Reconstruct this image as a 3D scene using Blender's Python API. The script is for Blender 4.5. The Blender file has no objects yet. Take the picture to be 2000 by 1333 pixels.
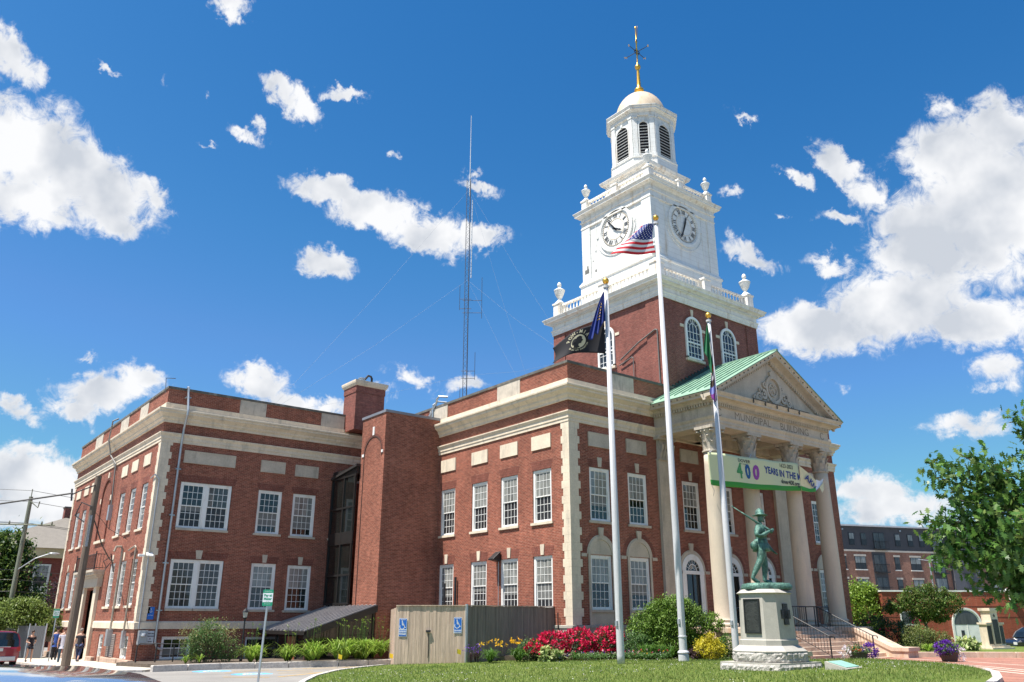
import bpy, math, random
import numpy as np
from mathutils import Vector, Matrix
R_ = math.radians
PI = math.pi
C = bpy.context.scene.collection
sc = bpy.context.scene

# ------------------------------------------------------------------ camera
cam_d = bpy.data.cameras.new('camera'); cam = bpy.data.objects.new('camera', cam_d); C.objects.link(cam)
cam.location = (0, 0, 0)
fwd = Vector((0.5850478, 0.74269234, 0.32577164)); upv = Vector((-0.20219702, -0.25542917, 0.9454482)); rgt = Vector((0.785388717, -0.619002445, 0.0007319))
cam.matrix_world = Matrix(((rgt.x, upv.x, -fwd.x, 0), (rgt.y, upv.y, -fwd.y, 0), (rgt.z, upv.z, -fwd.z, 0), (0, 0, 0, 1)))
cam_d.sensor_width = 36; cam_d.lens = 36 * 1581.79 / 2000; cam_d.clip_end = 5000; cam_d.clip_start = 0.1
sc.camera = cam

# ------------------------------------------------------------------ sun and sky
SUN_EL = 67.0
sx, sy = -0.982, 0.187
sd = Vector((sx * math.cos(R_(SUN_EL)), sy * math.cos(R_(SUN_EL)), math.sin(R_(SUN_EL)))).normalized()
sl = bpy.data.lights.new('sun', 'SUN'); sl.energy = 5.0; sl.angle = R_(0.53); sl.color = (1.0, 0.95, 0.87)
so = bpy.data.objects.new('sun', sl); C.objects.link(so); so.rotation_euler = sd.to_track_quat('Z', 'Y').to_euler(); so.location = (0, 0, 80)
world = bpy.data.worlds.new('World'); sc.world = world; world.use_nodes = True
wt = world.node_tree; wn = wt.nodes; wl = wt.links
for n in list(wn): wn.remove(n)
def WN(t, **k):
    n = wn.new(t)
    for a, b in k.items(): setattr(n, a, b)
    return n
def wmath(op, a, b=None, c=None, clamp=False):
    n = WN('ShaderNodeMath', operation=op, use_clamp=clamp)
    for i, v in enumerate((a, b, c)):
        if v is None: continue
        if isinstance(v, (int, float)): n.inputs[i].default_value = v
        else: wl.new(v, n.inputs[i])
    return n.outputs[0]
hz = None
sky = WN('ShaderNodeTexSky', sky_type='NISHITA', sun_disc=False, sun_elevation=R_(SUN_EL), sun_rotation=math.atan2(sx, sy), altitude=50, air_density=1.0, dust_density=0.25, ozone_density=2.2)
skm = WN('ShaderNodeVectorMath', operation='SCALE'); wl.new(sky.outputs[0], skm.inputs[0]); skm.inputs['Scale'].default_value = 0.095
# colour response of the camera: deeper blue high up
ssp = WN('ShaderNodeSeparateColor'); wl.new(skm.outputs[0], ssp.inputs[0]); scb = WN('ShaderNodeCombineColor')
def wcurve(o, p, k, lin, cap): return wmath('MINIMUM', wmath('MINIMUM', wmath('MULTIPLY', wmath('POWER', o, p), k), wmath('MULTIPLY', o, lin)), cap)
wl.new(wcurve(ssp.outputs[0], 2.5, 5.9, .37, .165), scb.inputs[0]); wl.new(wcurve(ssp.outputs[1], 1.33, 1.073, .64, .285), scb.inputs[1]); wl.new(wcurve(ssp.outputs[2], 1.0, .87, .87, .40), scb.inputs[2])
skx = scb
hsv = skx
tc = WN('ShaderNodeTexCoord'); sep = WN('ShaderNodeSeparateXYZ'); wl.new(tc.outputs['Generated'], sep.inputs[0])
az = wmath('MULTIPLY', wmath('ARCTAN2', sep.outputs[1], sep.outputs[0]), 180 / PI)
el = wmath('MULTIPLY', wmath('ARCSINE', sep.outputs[2]), 180 / PI)
cmb = WN('ShaderNodeCombineXYZ'); wl.new(az, cmb.inputs[0]); wl.new(el, cmb.inputs[1])
def wnoise(scale, detail, rough, off=(0, 0, 0), dist=0.0):
    mp = WN('ShaderNodeVectorMath', operation='ADD'); wl.new(cmb.outputs[0], mp.inputs[0]); mp.inputs[1].default_value = off
    n = WN('ShaderNodeTexNoise'); wl.new(mp.outputs[0], n.inputs['Vector']); n.inputs['Scale'].default_value = scale
    n.inputs['Detail'].default_value = detail; n.inputs['Roughness'].default_value = rough; n.inputs['Distortion'].default_value = dist
    return n
wrp = wnoise(0.5, 7, 0.62); ws = WN('ShaderNodeVectorMath', operation='SUBTRACT'); wl.new(wrp.outputs['Color'], ws.inputs[0]); ws.inputs[1].default_value = (0.5, 0.5, 0.5)
wsc = WN('ShaderNodeVectorMath', operation='SCALE'); wl.new(ws.outputs[0], wsc.inputs[0]); wsc.inputs['Scale'].default_value = 3.4
wad = WN('ShaderNodeVectorMath', operation='ADD'); wl.new(wsc.outputs[0], wad.inputs[0]); wl.new(cmb.outputs[0], wad.inputs[1])
wflat = WN('ShaderNodeVectorMath', operation='MULTIPLY'); wl.new(wad.outputs[0], wflat.inputs[0]); wflat.inputs[1].default_value = (1, 1, 0)
CLOUDS = [(86.2,27.6,4.92,2.9,-174,1.1),(82.2,26.4,4.61,2.71,-161,1.1),(85.3,24.7,4.39,1.99,165,1),(78.6,26.6,2.26,1.16,-152,.8),(80.4,24.5,2.2,1.45,-172,.9),(89.2,25.5,3.56,3.22,96,1),(88.6,32.4,2.65,1.44,-161,1),(86.5,31.8,.86,.81,-136,.6),(70.6,35.1,1.57,.86,-149,.85),(68.8,34.2,2.23,.97,-160,.85),(65.8,35.1,2.02,.49,179,.75),(72.5,31.8,1.51,.51,-164,.6),(72,32.4,.81,.53,83,.5),(82.8,33.4,.87,.28,-163,.6),(78.8,33.5,.74,.49,81,.35),(75.6,33.5,.57,.36,82,.4),(66.2,28.6,3.45,1.17,-176,1),(62.4,27.6,4.28,1.62,-172,1.1),(58.2,26.2,3.95,1.57,-172,1.05),(54.4,26.2,2.6,1.14,175,.95),(65.8,23.8,2.25,1.12,175,.95),(54.6,29.8,2.1,.53,-166,.7),(54.9,30.6,1.23,.35,179,.5),(75.2,30.3,.92,.29,178,.5),(75.2,39.1,2.1,.66,175,.75),(61.3,31.7,.73,.31,176,.45),(33.4,33.2,1.3,.36,-153,.6),(34.7,28.4,.98,.41,-160,.5),(27,28.7,2.56,1.12,-128,1),(25.2,26.7,1.98,1.3,-113,.8),(30,28.7,1.61,.5,-148,.7),(20.1,28.1,3.67,2.5,177,1),(18.3,24.5,5.23,4.36,96,1.2),(22.3,23.1,3.72,3.5,-157,1.1),(24.4,19.6,5.3,2.77,-179,1.15),(20.5,17.9,4.02,1.89,-170,1),(29.8,18.5,4.34,1.86,-173,1.1),(19.8,30.8,1.61,.89,-137,.6),(16.8,28.7,3.25,2.07,-161,1),(33.7,23.9,2.7,.83,-152,.85),(28.4,22.7,2.03,.74,-161,.7),(27.5,25.4,1.88,.56,-158,.7),(31.3,26,.79,.3,-162,.5),(35.4,25.2,.9,.59,95,.5),(79,13.8,3.57,1.36,165,.95),(77.6,14.9,1.85,1.31,175,.95),(80.7,12.5,2.01,1.11,174,.9),(83.7,11.9,2.1,.77,-164,.75),(82.2,8.2,3.76,1.9,171,1.1),(84.6,8.3,2.58,1.78,179,1),(81.1,6.6,4.37,1.37,177,1),(80.6,15.5,.88,.38,172,.5),(69.6,15.3,2.76,1.3,-164,.95),(67.1,14,3.5,1.04,-169,.8),(64.9,13.8,2.12,.91,177,.8),(59.3,16.2,2.59,.86,-163,.6),(61.4,15.4,2.19,.71,-163,.5),(55,15.8,1.87,.72,179,.75),(28,7.8,3,1.61,-173,.9),(26.7,6.5,4.4,1.26,-178,.9),(21.9,11.3,2.66,1.03,-174,.75),(19.9,14.6,1.66,1.56,-154,.7),(29,14.5,1.28,.54,-153,.35),(19.9,13.4,1.37,.62,-173,.6),(18.2,15.6,.92,.54,101,.5),
 (140,30,14,6,10,1),(190,22,20,7,0,1),(240,28,16,7,20,1),(-40,25,16,6,0,1),(-80,32,12,6,30,1),(-130,22,22,7,0,1)]
acc = None
for (a, e, rx, ry, rot, w) in CLOUDS:
    if a > 180: a -= 360
    m = WN('ShaderNodeMapping', vector_type='TEXTURE'); wl.new(wflat.outputs[0], m.inputs[0])
    m.inputs['Location'].default_value = (a, e, 0); m.inputs['Rotation'].default_value = (0, 0, R_(rot)); m.inputs['Scale'].default_value = (rx * 1.32, ry * 1.32, 1)
    ln = WN('ShaderNodeVectorMath', operation='LENGTH'); wl.new(m.outputs[0], ln.inputs[0])
    k = wmath('MULTIPLY', wmath('SUBTRACT', 1.0, ln.outputs['Value'], clamp=True), w * 1.5)
    acc = k if acc is None else wmath('MAXIMUM', acc, k)
fb = wnoise(0.75, 12, 0.68, (31, 7, 3), 0.7)
fin = wmath('SUBTRACT', wmath('MULTIPLY', acc, 1.60), wmath('ADD', wmath('MULTIPLY', wmath('SUBTRACT', fb.outputs['Fac'], 0.36), 2.5), 0.13))
mr = WN('ShaderNodeMapRange', interpolation_type='SMOOTHSTEP'); wl.new(fin, mr.inputs['Value']); mr.inputs['From Min'].default_value = -0.05; mr.inputs['From Max'].default_value = 0.95; mr.inputs['To Max'].default_value = 0.985
shn = wnoise(0.22, 4, 0.5, (3, 11, 5)); sh2 = WN('ShaderNodeMapRange'); wl.new(shn.outputs['Fac'], sh2.inputs['Value']); sh2.inputs['From Min'].default_value = 0.40; sh2.inputs['From Max'].default_value = 0.62
thick = WN('ShaderNodeMapRange'); wl.new(acc, thick.inputs['Value']); thick.inputs['From Min'].default_value = 0.35; thick.inputs['From Max'].default_value = 0.95
shade = wmath('MULTIPLY', wmath('MULTIPLY', sh2.outputs[0], thick.outputs[0]), 0.85)
cc = WN('ShaderNodeMix', data_type='RGBA'); wl.new(shade, cc.inputs['Factor']); cc.inputs['A'].default_value = (0.51, 0.513, 0.52, 1); cc.inputs['B'].default_value = (0.29, 0.315, 0.355, 1)
mx = WN('ShaderNodeMix', data_type='RGBA'); gate = WN('ShaderNodeMapRange'); wl.new(acc, gate.inputs['Value']); gate.inputs['From Min'].default_value = 0.03; gate.inputs['From Max'].default_value = 0.50; wl.new(wmath('MULTIPLY', mr.outputs[0], gate.outputs[0]), mx.inputs['Factor']); wl.new(hsv.outputs[0], mx.inputs['A']); wl.new(cc.outputs['Result'], mx.inputs['B'])
bg = WN('ShaderNodeBackground'); wl.new(mx.outputs['Result'], bg.inputs['Color']); bg.inputs['Strength'].default_value = 1.0
wo = WN('ShaderNodeOutputWorld'); wl.new(bg.outputs[0], wo.inputs[0])
sc.view_settings.view_transform = 'Standard'; sc.view_settings.look = 'None'; sc.view_settings.exposure = 0.96; sc.view_settings.gamma = 1.0

# ------------------------------------------------------------------ materials
class NT:
    def __init__(s, m): s.t = m.node_tree; s.n = s.t.nodes; s.l = s.t.links
    def N(s, t, **k):
        n = s.n.new(t)
        for a, b in k.items(): setattr(n, a, b)
        return n
    def L(s, a, b): s.l.new(a, b)
    def math(s, op, a, b=None, clamp=False):
        n = s.N('ShaderNodeMath', operation=op, use_clamp=clamp)
        for i, v in enumerate((a, b)):
            if v is None: continue
            if isinstance(v, (int, float)): n.inputs[i].default_value = v
            else: s.L(v, n.inputs[i])
        return n.outputs[0]
    def noise(s, vec, scale, detail=4, rough=0.55, dist=0.0):
        n = s.N('ShaderNodeTexNoise'); n.inputs['Scale'].default_value = scale; n.inputs['Detail'].default_value = detail
        n.inputs['Roughness'].default_value = rough; n.inputs['Distortion'].default_value = dist
        if vec is not None: s.L(vec, n.inputs['Vector'])
        return n.outputs['Fac']
    def rng(s, v, a, b, c=0.0, d=1.0):
        n = s.N('ShaderNodeMapRange'); s.L(v, n.inputs[0]); n.inputs[1].default_value = a; n.inputs[2].default_value = b; n.inputs[3].default_value = c; n.inputs[4].default_value = d
        return n.outputs[0]
    def mix(s, f, a, b, blend='MIX'):
        n = s.N('ShaderNodeMix', data_type='RGBA', blend_type=blend)
        for v, i in ((f, 'Factor'), (a, 'A'), (b, 'B')):
            if isinstance(v, (int, float)): n.inputs[i].default_value = v
            elif isinstance(v, tuple): n.inputs[i].default_value = (*v, 1) if len(v) == 3 else v
            else: s.L(v, n.inputs[i])
        return n.outputs['Result']
    def scalevec(s, v, sc_):
        n = s.N('ShaderNodeVectorMath', operation='MULTIPLY'); s.L(v, n.inputs[0]); n.inputs[1].default_value = sc_; return n.outputs[0]
MATS = {}
def mat(name, col, rough=0.7, metal=0.0, var=0.12, vscale=1.5, spec=0.5, fine=0.06, fscale=25, bump=0.0, bscale=12, grime=None, gscale=0.8, coat=0.0, stretch=(1, 1, 1), sub=0.0):
    if name in MATS: return MATS[name]
    m = bpy.data.materials.new(name); m.use_nodes = True; t = NT(m); b = t.n['Principled BSDF']
    geo = t.N('ShaderNodeNewGeometry'); P = t.scalevec(geo.outputs['Position'], stretch)
    f1 = t.rng(t.noise(P, vscale, 5), 0.3, 0.7, 1 - var, 1 + var); f2 = t.rng(t.noise(P, fscale, 3), 0.3, 0.7, 1 - fine, 1 + fine)
    k = t.math('MULTIPLY', f1, f2)
    cv = t.N('ShaderNodeVectorMath', operation='SCALE'); cv.inputs[0].default_value = col[:3]; t.L(k, cv.inputs['Scale'])
    out = cv.outputs[0]
    if name in ('white_paint', 'white_rusted'):
        zz = t.N('ShaderNodeSeparateXYZ'); t.L(geo.outputs['Position'], zz.inputs[0]); ln_ = t.math('LESS_THAN', t.math('FRACT', t.math('MULTIPLY', zz.outputs[2], 3.1)), .07); out = t.mix(t.math('MULTIPLY', ln_, .32), out, (.30, .28, .25))
    if grime:
        g = t.rng(t.noise(t.scalevec(geo.outputs['Position'], (3, 3, .5)), gscale, 6, .65), 0.53, 0.72, 0, .75)
        out = t.mix(g, out, grime)
    t.L(out, b.inputs['Base Color'])
    b.inputs['Roughness'].default_value = rough; b.inputs['Metallic'].default_value = metal; b.inputs['Specular IOR Level'].default_value = spec
    b.inputs['Coat Weight'].default_value = coat; b.inputs['Coat Roughness'].default_value = 0.03
    if bump:
        bp = t.N('ShaderNodeBump'); bp.inputs['Strength'].default_value = bump; bp.inputs['Distance'].default_value = 0.05
        t.L(t.noise(P, bscale, 6, .6), bp.inputs['Height']); t.L(bp.outputs[0], b.inputs['Normal'])
    MATS[name] = m; return m
def brickmat(name, c1=(.275, .082, .050), c2=(.185, .052, .034), mort=(.42, .30, .22), w=.215, h=.0677, mo=.011, dark=.25, vert=False, fr=.5):
    if name in MATS: return MATS[name]
    m = bpy.data.materials.new(name); m.use_nodes = True; t = NT(m); b = t.n['Principled BSDF']
    geo = t.N('ShaderNodeNewGeometry'); s = t.N('ShaderNodeSeparateXYZ'); t.L(geo.outputs['Position'], s.inputs[0])
    u = t.math('ADD', s.outputs[0], s.outputs[1]); cb = t.N('ShaderNodeCombineXYZ')
    if vert: t.L(s.outputs[2], cb.inputs[0]); t.L(u, cb.inputs[1])
    else: t.L(u, cb.inputs[0]); t.L(s.outputs[2], cb.inputs[1])
    br = t.N('ShaderNodeTexBrick'); t.L(cb.outputs[0], br.inputs['Vector'])
    for k, v in (('Scale', 1.0), ('Mortar Size', mo * .5), ('Mortar Smooth', .3), ('Bias', -.1), ('Brick Width', w), ('Row Height', h)): br.inputs[k].default_value = v
    br.offset = .5; br.inputs['Color1'].default_value = (*c1, 1); br.inputs['Color2'].default_value = (*c2, 1); br.inputs['Mortar'].default_value = (*mort, 1)
    big = t.math('MULTIPLY', t.rng(t.noise(geo.outputs['Position'], .35, 5, .6), .3, .7, .78, 1.22), t.rng(t.noise(t.scalevec(geo.outputs['Position'], (2.2, 2.2, .25)), 1.0, 5, .7), .35, .75, 1.06, .80))
    med = t.rng(t.noise(t.scalevec(geo.outputs['Position'], (1, 1, 3.2)), 4.2, 3, .6), .3, .7, 1 - dark, 1 + dark)
    k = t.math('MULTIPLY', big, med); sv = t.N('ShaderNodeVectorMath', operation='SCALE'); t.L(br.outputs['Color'], sv.inputs[0]); t.L(k, sv.inputs['Scale'])
    t.L(sv.outputs[0], b.inputs['Base Color']); b.inputs['Roughness'].default_value = .85; b.inputs['Specular IOR Level'].default_value = .25
    bp = t.N('ShaderNodeBump'); bp.invert = True; bp.inputs['Strength'].default_value = .5; bp.inputs['Distance'].default_value = .008; t.L(br.outputs['Fac'], bp.inputs['Height']); t.L(bp.outputs[0], b.inputs['Normal'])
    MATS[name] = m; return m
def leafmat(name, cols, trans=.35, rough=.5):
    if name in MATS: return MATS[name]
    m = bpy.data.materials.new(name); m.use_nodes = True; t = NT(m); b = t.n['Principled BSDF']
    geo = t.N('ShaderNodeNewGeometry'); cr = t.N('ShaderNodeValToRGB'); t.L(geo.outputs['Random Per Island'], cr.inputs[0])
    e = cr.color_ramp.elements
    while len(e) < len(cols): e.new(.5)
    for i, c in enumerate(cols): e[i].position = i / (len(cols) - 1); e[i].color = (*c, 1)
    n = t.rng(t.noise(geo.outputs['Position'], .9, 3), .3, .7, .75, 1.25); sv = t.N('ShaderNodeVectorMath', operation='SCALE'); t.L(cr.outputs[0], sv.inputs[0]); t.L(n, sv.inputs['Scale'])
    t.L(sv.outputs[0], b.inputs['Base Color']); b.inputs['Roughness'].default_value = rough; b.inputs['Specular IOR Level'].default_value = .35
    tr = t.N('ShaderNodeBsdfTranslucent'); t.L(sv.outputs[0], tr.inputs['Color']); ms = t.N('ShaderNodeMixShader'); ms.inputs[0].default_value = trans
    t.L(b.outputs[0], ms.inputs[1]); t.L(tr.outputs[0], ms.inputs[2]); t.L(ms.outputs[0], t.n['Material Output'].inputs[0])
    MATS[name] = m; return m
BRICK = brickmat('brick')
BRICKN = brickmat('brick_new', (.30, .100, .062), (.21, .066, .042), (.36, .27, .21), dark=.3)
BRICKT = brickmat('brick_tower', (.235, .072, .055), (.17, .052, .042), (.33, .24, .19))
BRICKV = brickmat('brick_soldier', (.20, .060, .040), (.15, .044, .031), (.27, .18, .14), vert=True)
BRICKR = brickmat('brick_red', (.30, .075, .042), (.25, .062, .036), (.30, .13, .09), dark=.12)
BRICKA = brickmat('brick_apartment', (.30, .15, .105), (.24, .115, .08), (.34, .23, .18), dark=.15)
STONE = mat('limestone', (.66, .56, .43), .85, var=.10, fine=.08, fscale=14, grime=(.36, .32, .26))
STONEG = mat('limestone_grey', (.36, .34, .29), .9, var=.18, vscale=2, fine=.12, fscale=10, grime=(.14, .135, .12), gscale=1.2)
STONED = mat('coping_dark', (.115, .108, .095), .95, var=.3, vscale=3, fine=.2, grime=(.3, .28, .24))
STONEC = mat('stone_carved_shaded', (.50, .43, .34), .85, var=.12, fine=.1, fscale=18, grime=(.30, .26, .21))  # carved porch stone, also the copy darkened for trim on shaded walls
STONEL = mat('stone_letter', (.22, .18, .14), .9)
WHITE = mat('white_paint', (.74, .735, .70), .55, var=.06, fine=.05, grime=(.58, .50, .40), gscale=.75)
WHITER = mat('white_rusted', (.76, .73, .67), .6, var=.08, vscale=3, fine=.06, grime=(.46, .34, .22), gscale=1.1)
WFRAME = mat('window_paint', (.78, .77, .74), .5, var=.05, fine=.03, grime=(.60, .54, .46), gscale=1.6)
GREYMETAL = mat('grey_metal', (.42, .44, .46), .45, metal=.6)
GALV = mat('galvanised', (.45, .48, .50), .4, metal=.7, var=.15)
BLACKM = mat('black_metal', (.018, .018, .02), .45, spec=.5)
BLACKF = mat('bronze_frame', (.020, .018, .017), .4)
ROOFM = mat('dark_roof_metal', (.028, .025, .024), .6, metal=.0)
COPPER = mat('copper_green', (.20, .33, .235), .75, var=.15, vscale=2.5, grime=(.13, .26, .19), gscale=2)
COPPERD = mat('copper_dark', (.03, .055, .05), .7)
GOLD = mat('gold', (.80, .45, .08), .35, metal=.85, var=.15)
DOMEM = mat('dome_sheet', (.62, .50, .36), .5, var=.12, grime=(.50, .27, .12), gscale=.9)
BRONZE = mat('statue_bronze', (.075, .165, .13), .5, metal=.25, var=.4, vscale=5, fine=.35, fscale=16, grime=(.018, .045, .04), gscale=3.4, bump=.5, bscale=22)  # dark mottling of the patina also paints in the figure's shaded parts
PLAQUE = mat('plaque', (.035, .038, .035), .45, metal=.4, var=.4, vscale=6, bump=.5, bscale=40)
GRANITE = mat('granite', (.40, .375, .33), .8, var=.10, vscale=3, fine=.14, fscale=60, grime=(.36, .34, .30))
GRANR = mat('granite_rough', (.40, .375, .34), .95, var=.2, vscale=9, fine=.2, fscale=40, bump=1.0, bscale=9)
STEPS = mat('step_stone', (.55, .42, .32), .85, var=.15, vscale=2.5, fine=.1, grime=(.42, .22, .11), gscale=.9)
WOODG = mat('weathered_wood', (.50, .375, .285), .85, var=.28, vscale=1.1, fine=.2, fscale=8, stretch=(9, 9, .35), grime=(.27, .215, .17), gscale=1.5)
POLEW = mat('pole_wood', (.15, .11, .082), .9, var=.3, vscale=3, stretch=(6, 6, .4), fine=.25)
FLAGP = mat('flagpole_paint', (.50, .50, .515), .5, var=.07, vscale=1.2, stretch=(1, 1, .4))
ASPH = mat('asphalt', (.235, .222, .205), .92, var=.16, vscale=.35, fine=.16, fscale=30, grime=(.165, .158, .148), gscale=.22)
CONC = mat('concrete', (.50, .46, .39), .9, var=.10, vscale=.6, fine=.1, fscale=20, grime=(.40, .36, .30))
SOIL = mat('soil', (.10, .075, .055), .95, var=.4, vscale=4, fine=.3)
TAR = mat('roof_membrane', (.16, .155, .15), .9)
DARKIN = mat('dark_interior', (.012, .012, .014), .9)
def glassmat(name, col, rough=.04, spec=.6, wav=.02):
    m = bpy.data.materials.new(name); m.use_nodes = True; t = NT(m); b = t.n['Principled BSDF']; geo = t.N('ShaderNodeNewGeometry')
    f = t.rng(t.noise(t.scalevec(geo.outputs['Position'], (3, 3, .6)), 1.3, 4), .3, .7, .55, 1.45); sv = t.N('ShaderNodeVectorMath', operation='SCALE'); sv.inputs[0].default_value = col; t.L(f, sv.inputs['Scale'])
    t.L(sv.outputs[0], b.inputs['Base Color']); b.inputs['Roughness'].default_value = rough; b.inputs['IOR'].default_value = 1.55; b.inputs['Specular IOR Level'].default_value = spec
    bp = t.N('ShaderNodeBump'); bp.inputs['Strength'].default_value = wav; bp.inputs['Distance'].default_value = .3; t.L(t.noise(geo.outputs['Position'], 1.1, 1), bp.inputs['Height']); t.L(bp.outputs[0], b.inputs['Normal'])
    MATS[name] = m; return m
GLASS = glassmat('window_glass', (.022, .025, .03)); GLASSB = glassmat('glass_with_blind', (.22, .225, .21)); GLASSC = glassmat('glass_with_curtain', (.06, .058, .055)); GLASSS = glassmat('glass_with_screen', (.028, .028, .03), .25, .4)
GLASSD = glassmat('glass_dark', (.010, .012, .011), .03, .7, .01)

# ------------------------------------------------------------------ mesh helpers
class MB:
    def __init__(s): s.v = []; s.f = []
    def add(s, vs, fs):
        o = len(s.v); s.v += [tuple(v) for v in vs]; s.f += [tuple(i + o for i in f) for f in fs]; return s
    def box(s, x0, x1, y0, y1, z0, z1):
        x0, x1 = min(x0, x1), max(x0, x1); y0, y1 = min(y0, y1), max(y0, y1); z0, z1 = min(z0, z1), max(z0, z1)
        return s.add([(x0, y0, z0), (x1, y0, z0), (x1, y1, z0), (x0, y1, z0), (x0, y0, z1), (x1, y0, z1), (x1, y1, z1), (x0, y1, z1)],
                     [(0, 3, 2, 1), (4, 5, 6, 7), (0, 1, 5, 4), (1, 2, 6, 5), (2, 3, 7, 6), (3, 0, 4, 7)])
    def fbox(s, F, u0, u1, d0, d1, z0, z1):
        a = F.P(u0, d0, z0); b = F.P(u1, d1, z1); return s.box(a[0], b[0], a[1], b[1], a[2], b[2])
    def poly(s, pts): return s.add(pts, [tuple(range(len(pts)))])
    def prism(s, xy, z0, z1):
        n = len(xy); return s.add([(x, y, z0) for x, y in xy] + [(x, y, z1) for x, y in xy], [tuple(range(n - 1, -1, -1)), tuple(range(n, 2 * n))] + [(i, (i + 1) % n, n + (i + 1) % n, n + i) for i in range(n)])
    def extr(s, pts, vec):
        n = len(pts); q = [tuple(p[i] + vec[i] for i in range(3)) for p in pts]
        return s.add([tuple(p) for p in pts] + q, [tuple(range(n - 1, -1, -1)), tuple(range(n, 2 * n))] + [(i, (i + 1) % n, n + (i + 1) % n, n + i) for i in range(n)])
    def lathe(s, prof, c=(0, 0), n=20, z=0, ph=0.0, caps=True):
        o = len(s.v)
        for r, h in prof:
            for i in range(n):
                a = ph + 2 * PI * i / n; s.v.append((c[0] + r * math.cos(a), c[1] + r * math.sin(a), z + h))
        for j in range(len(prof) - 1):
            for i in range(n):
                k = (i + 1) % n; s.f.append((o + j * n + i, o + j * n + k, o + (j + 1) * n + k, o + (j + 1) * n + i))
        if caps:
            s.f.append(tuple(o + i for i in range(n - 1, -1, -1))); s.f.append(tuple(o + (len(prof) - 1) * n + i for i in range(n)))
        return s
    def tube(s, pts, r, n=8):
        pts = [Vector(p) for p in pts]; o = len(s.v); rr = r if isinstance(r, (list, tuple)) else [r] * len(pts)
        for i, p in enumerate(pts):
            d = ((pts[i] - pts[i - 1]).normalized() if i else Vector()) + ((pts[i + 1] - pts[i]).normalized() if i < len(pts) - 1 else Vector())
            d.normalize(); a = d.orthogonal().normalized() if abs(d.z) > .95 else d.cross(Vector((0, 0, 1))).normalized()
            if i and a.dot(pa) < 0: a = -a
            pa = a; b = d.cross(a)
            for k in range(n):
                t = 2 * PI * k / n; q = p + (a * math.cos(t) + b * math.sin(t)) * rr[i]; s.v.append(tuple(q))
        for i in range(len(pts) - 1):
            for k in range(n):
                l = (k + 1) % n; s.f.append((o + i * n + k, o + i * n + l, o + (i + 1) * n + l, o + (i + 1) * n + k))
        s.f.append(tuple(o + k for k in range(n - 1, -1, -1))); s.f.append(tuple(o + (len(pts) - 1) * n + k for k in range(n)))
        return s
    def blob(s, c, r, sub=2, seed=0, amp=.1):
        rnd = np.random.RandomState(seed); n = 12 * sub; m = 7 * sub; o = len(s.v); ph = rnd.rand(4) * 6
        for j in range(m + 1):
            for i in range(n):
                t = PI * j / m; a = 2 * PI * i / n; k = 1 + amp * (math.sin(3 * a + ph[0]) * math.sin(2 * t + ph[1]) + .6 * math.sin(5 * a + ph[2]) * math.sin(4 * t + ph[3]))
                s.v.append((c[0] + r[0] * k * math.sin(t) * math.cos(a), c[1] + r[1] * k * math.sin(t) * math.sin(a), c[2] + r[2] * k * math.cos(t)))
        for j in range(m):
            for i in range(n):
                k = (i + 1) % n; s.f.append((o + j * n + i, o + (j + 1) * n + i, o + (j + 1) * n + k, o + j * n + k))
        return s
    def build(s, name, m, parent=None, loc=None, rot=None, smooth=False, bevel=0):
        me = bpy.data.meshes.new(name); me.from_pydata(s.v, [], s.f); me.update()
        if m is not None: me.materials.append(m)
        if smooth:
            me.polygons.foreach_set('use_smooth', [True] * len(me.polygons))
        o = bpy.data.objects.new(name, me); C.objects.link(o)
        if parent is not None: o.parent = parent
        if loc is not None: o.location = loc
        if rot is not None: o.rotation_euler = rot
        if bevel:
            b = o.modifiers.new('b', 'BEVEL'); b.width = bevel; b.segments = 2; b.limit_method = 'ANGLE'
        return o
def tag(o, label=None, cat=None, group=None, kind=None):
    if label: o['label'] = label
    if cat: o['category'] = cat
    if group: o['group'] = group
    if kind: o['kind'] = kind
    return o
def empty(name, loc=(0, 0, 0), label=None, cat=None, group=None, rz=0):
    o = bpy.data.objects.new(name, None); C.objects.link(o); o.location = loc; o.rotation_euler = (0, 0, rz); o.empty_display_size = .2
    return tag(o, label, cat, group)
def copy_tree(o, parent=None):
    c = o.copy(); C.objects.link(c); c.parent = parent
    for ch in list(o.children): copy_tree(ch, c)
    return c
class Face:
    def __init__(s, kind, v): s.k = kind; s.v = v
    def P(s, u, d, z): return (u, s.v - d, z) if s.k == 'S' else (s.v - d, u, z)
    @property
    def rz(s): return 0 if s.k == 'S' else -PI / 2
def molding(mb, path, prof, closed=False):
    n = len(path); nrm = []
    for i in range(n if closed else n - 1):
        a = Vector(path[i]); b = Vector(path[(i + 1) % n]); d = (b - a).normalized(); nrm.append(Vector((-d.y, d.x)))
    offs = []
    for i in range(n):
        if closed: n0, n1 = nrm[i - 1], nrm[i]
        else: n0 = nrm[max(i - 1, 0)]; n1 = nrm[min(i, n - 2)]
        k = n0 + n1; offs.append(k / (k.dot(n1)) if k.length > 1e-6 else n1)
    o = len(mb.v); m = len(prof)
    for i in range(n):
        for (d, z) in prof: mb.v.append((path[i][0] + offs[i].x * d, path[i][1] + offs[i].y * d, z))
    for i in range(n if closed else n - 1):
        j = (i + 1) % n
        for k in range(m - 1): mb.f.append((o + i * m + k, o + i * m + k + 1, o + j * m + k + 1, o + j * m + k))
    return mb
def arc(uc, zc, r, a0, a1, n): return [(uc + r * math.cos(a0 + (a1 - a0) * i / n), zc + r * math.sin(a0 + (a1 - a0) * i / n)) for i in range(n + 1)]
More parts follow.
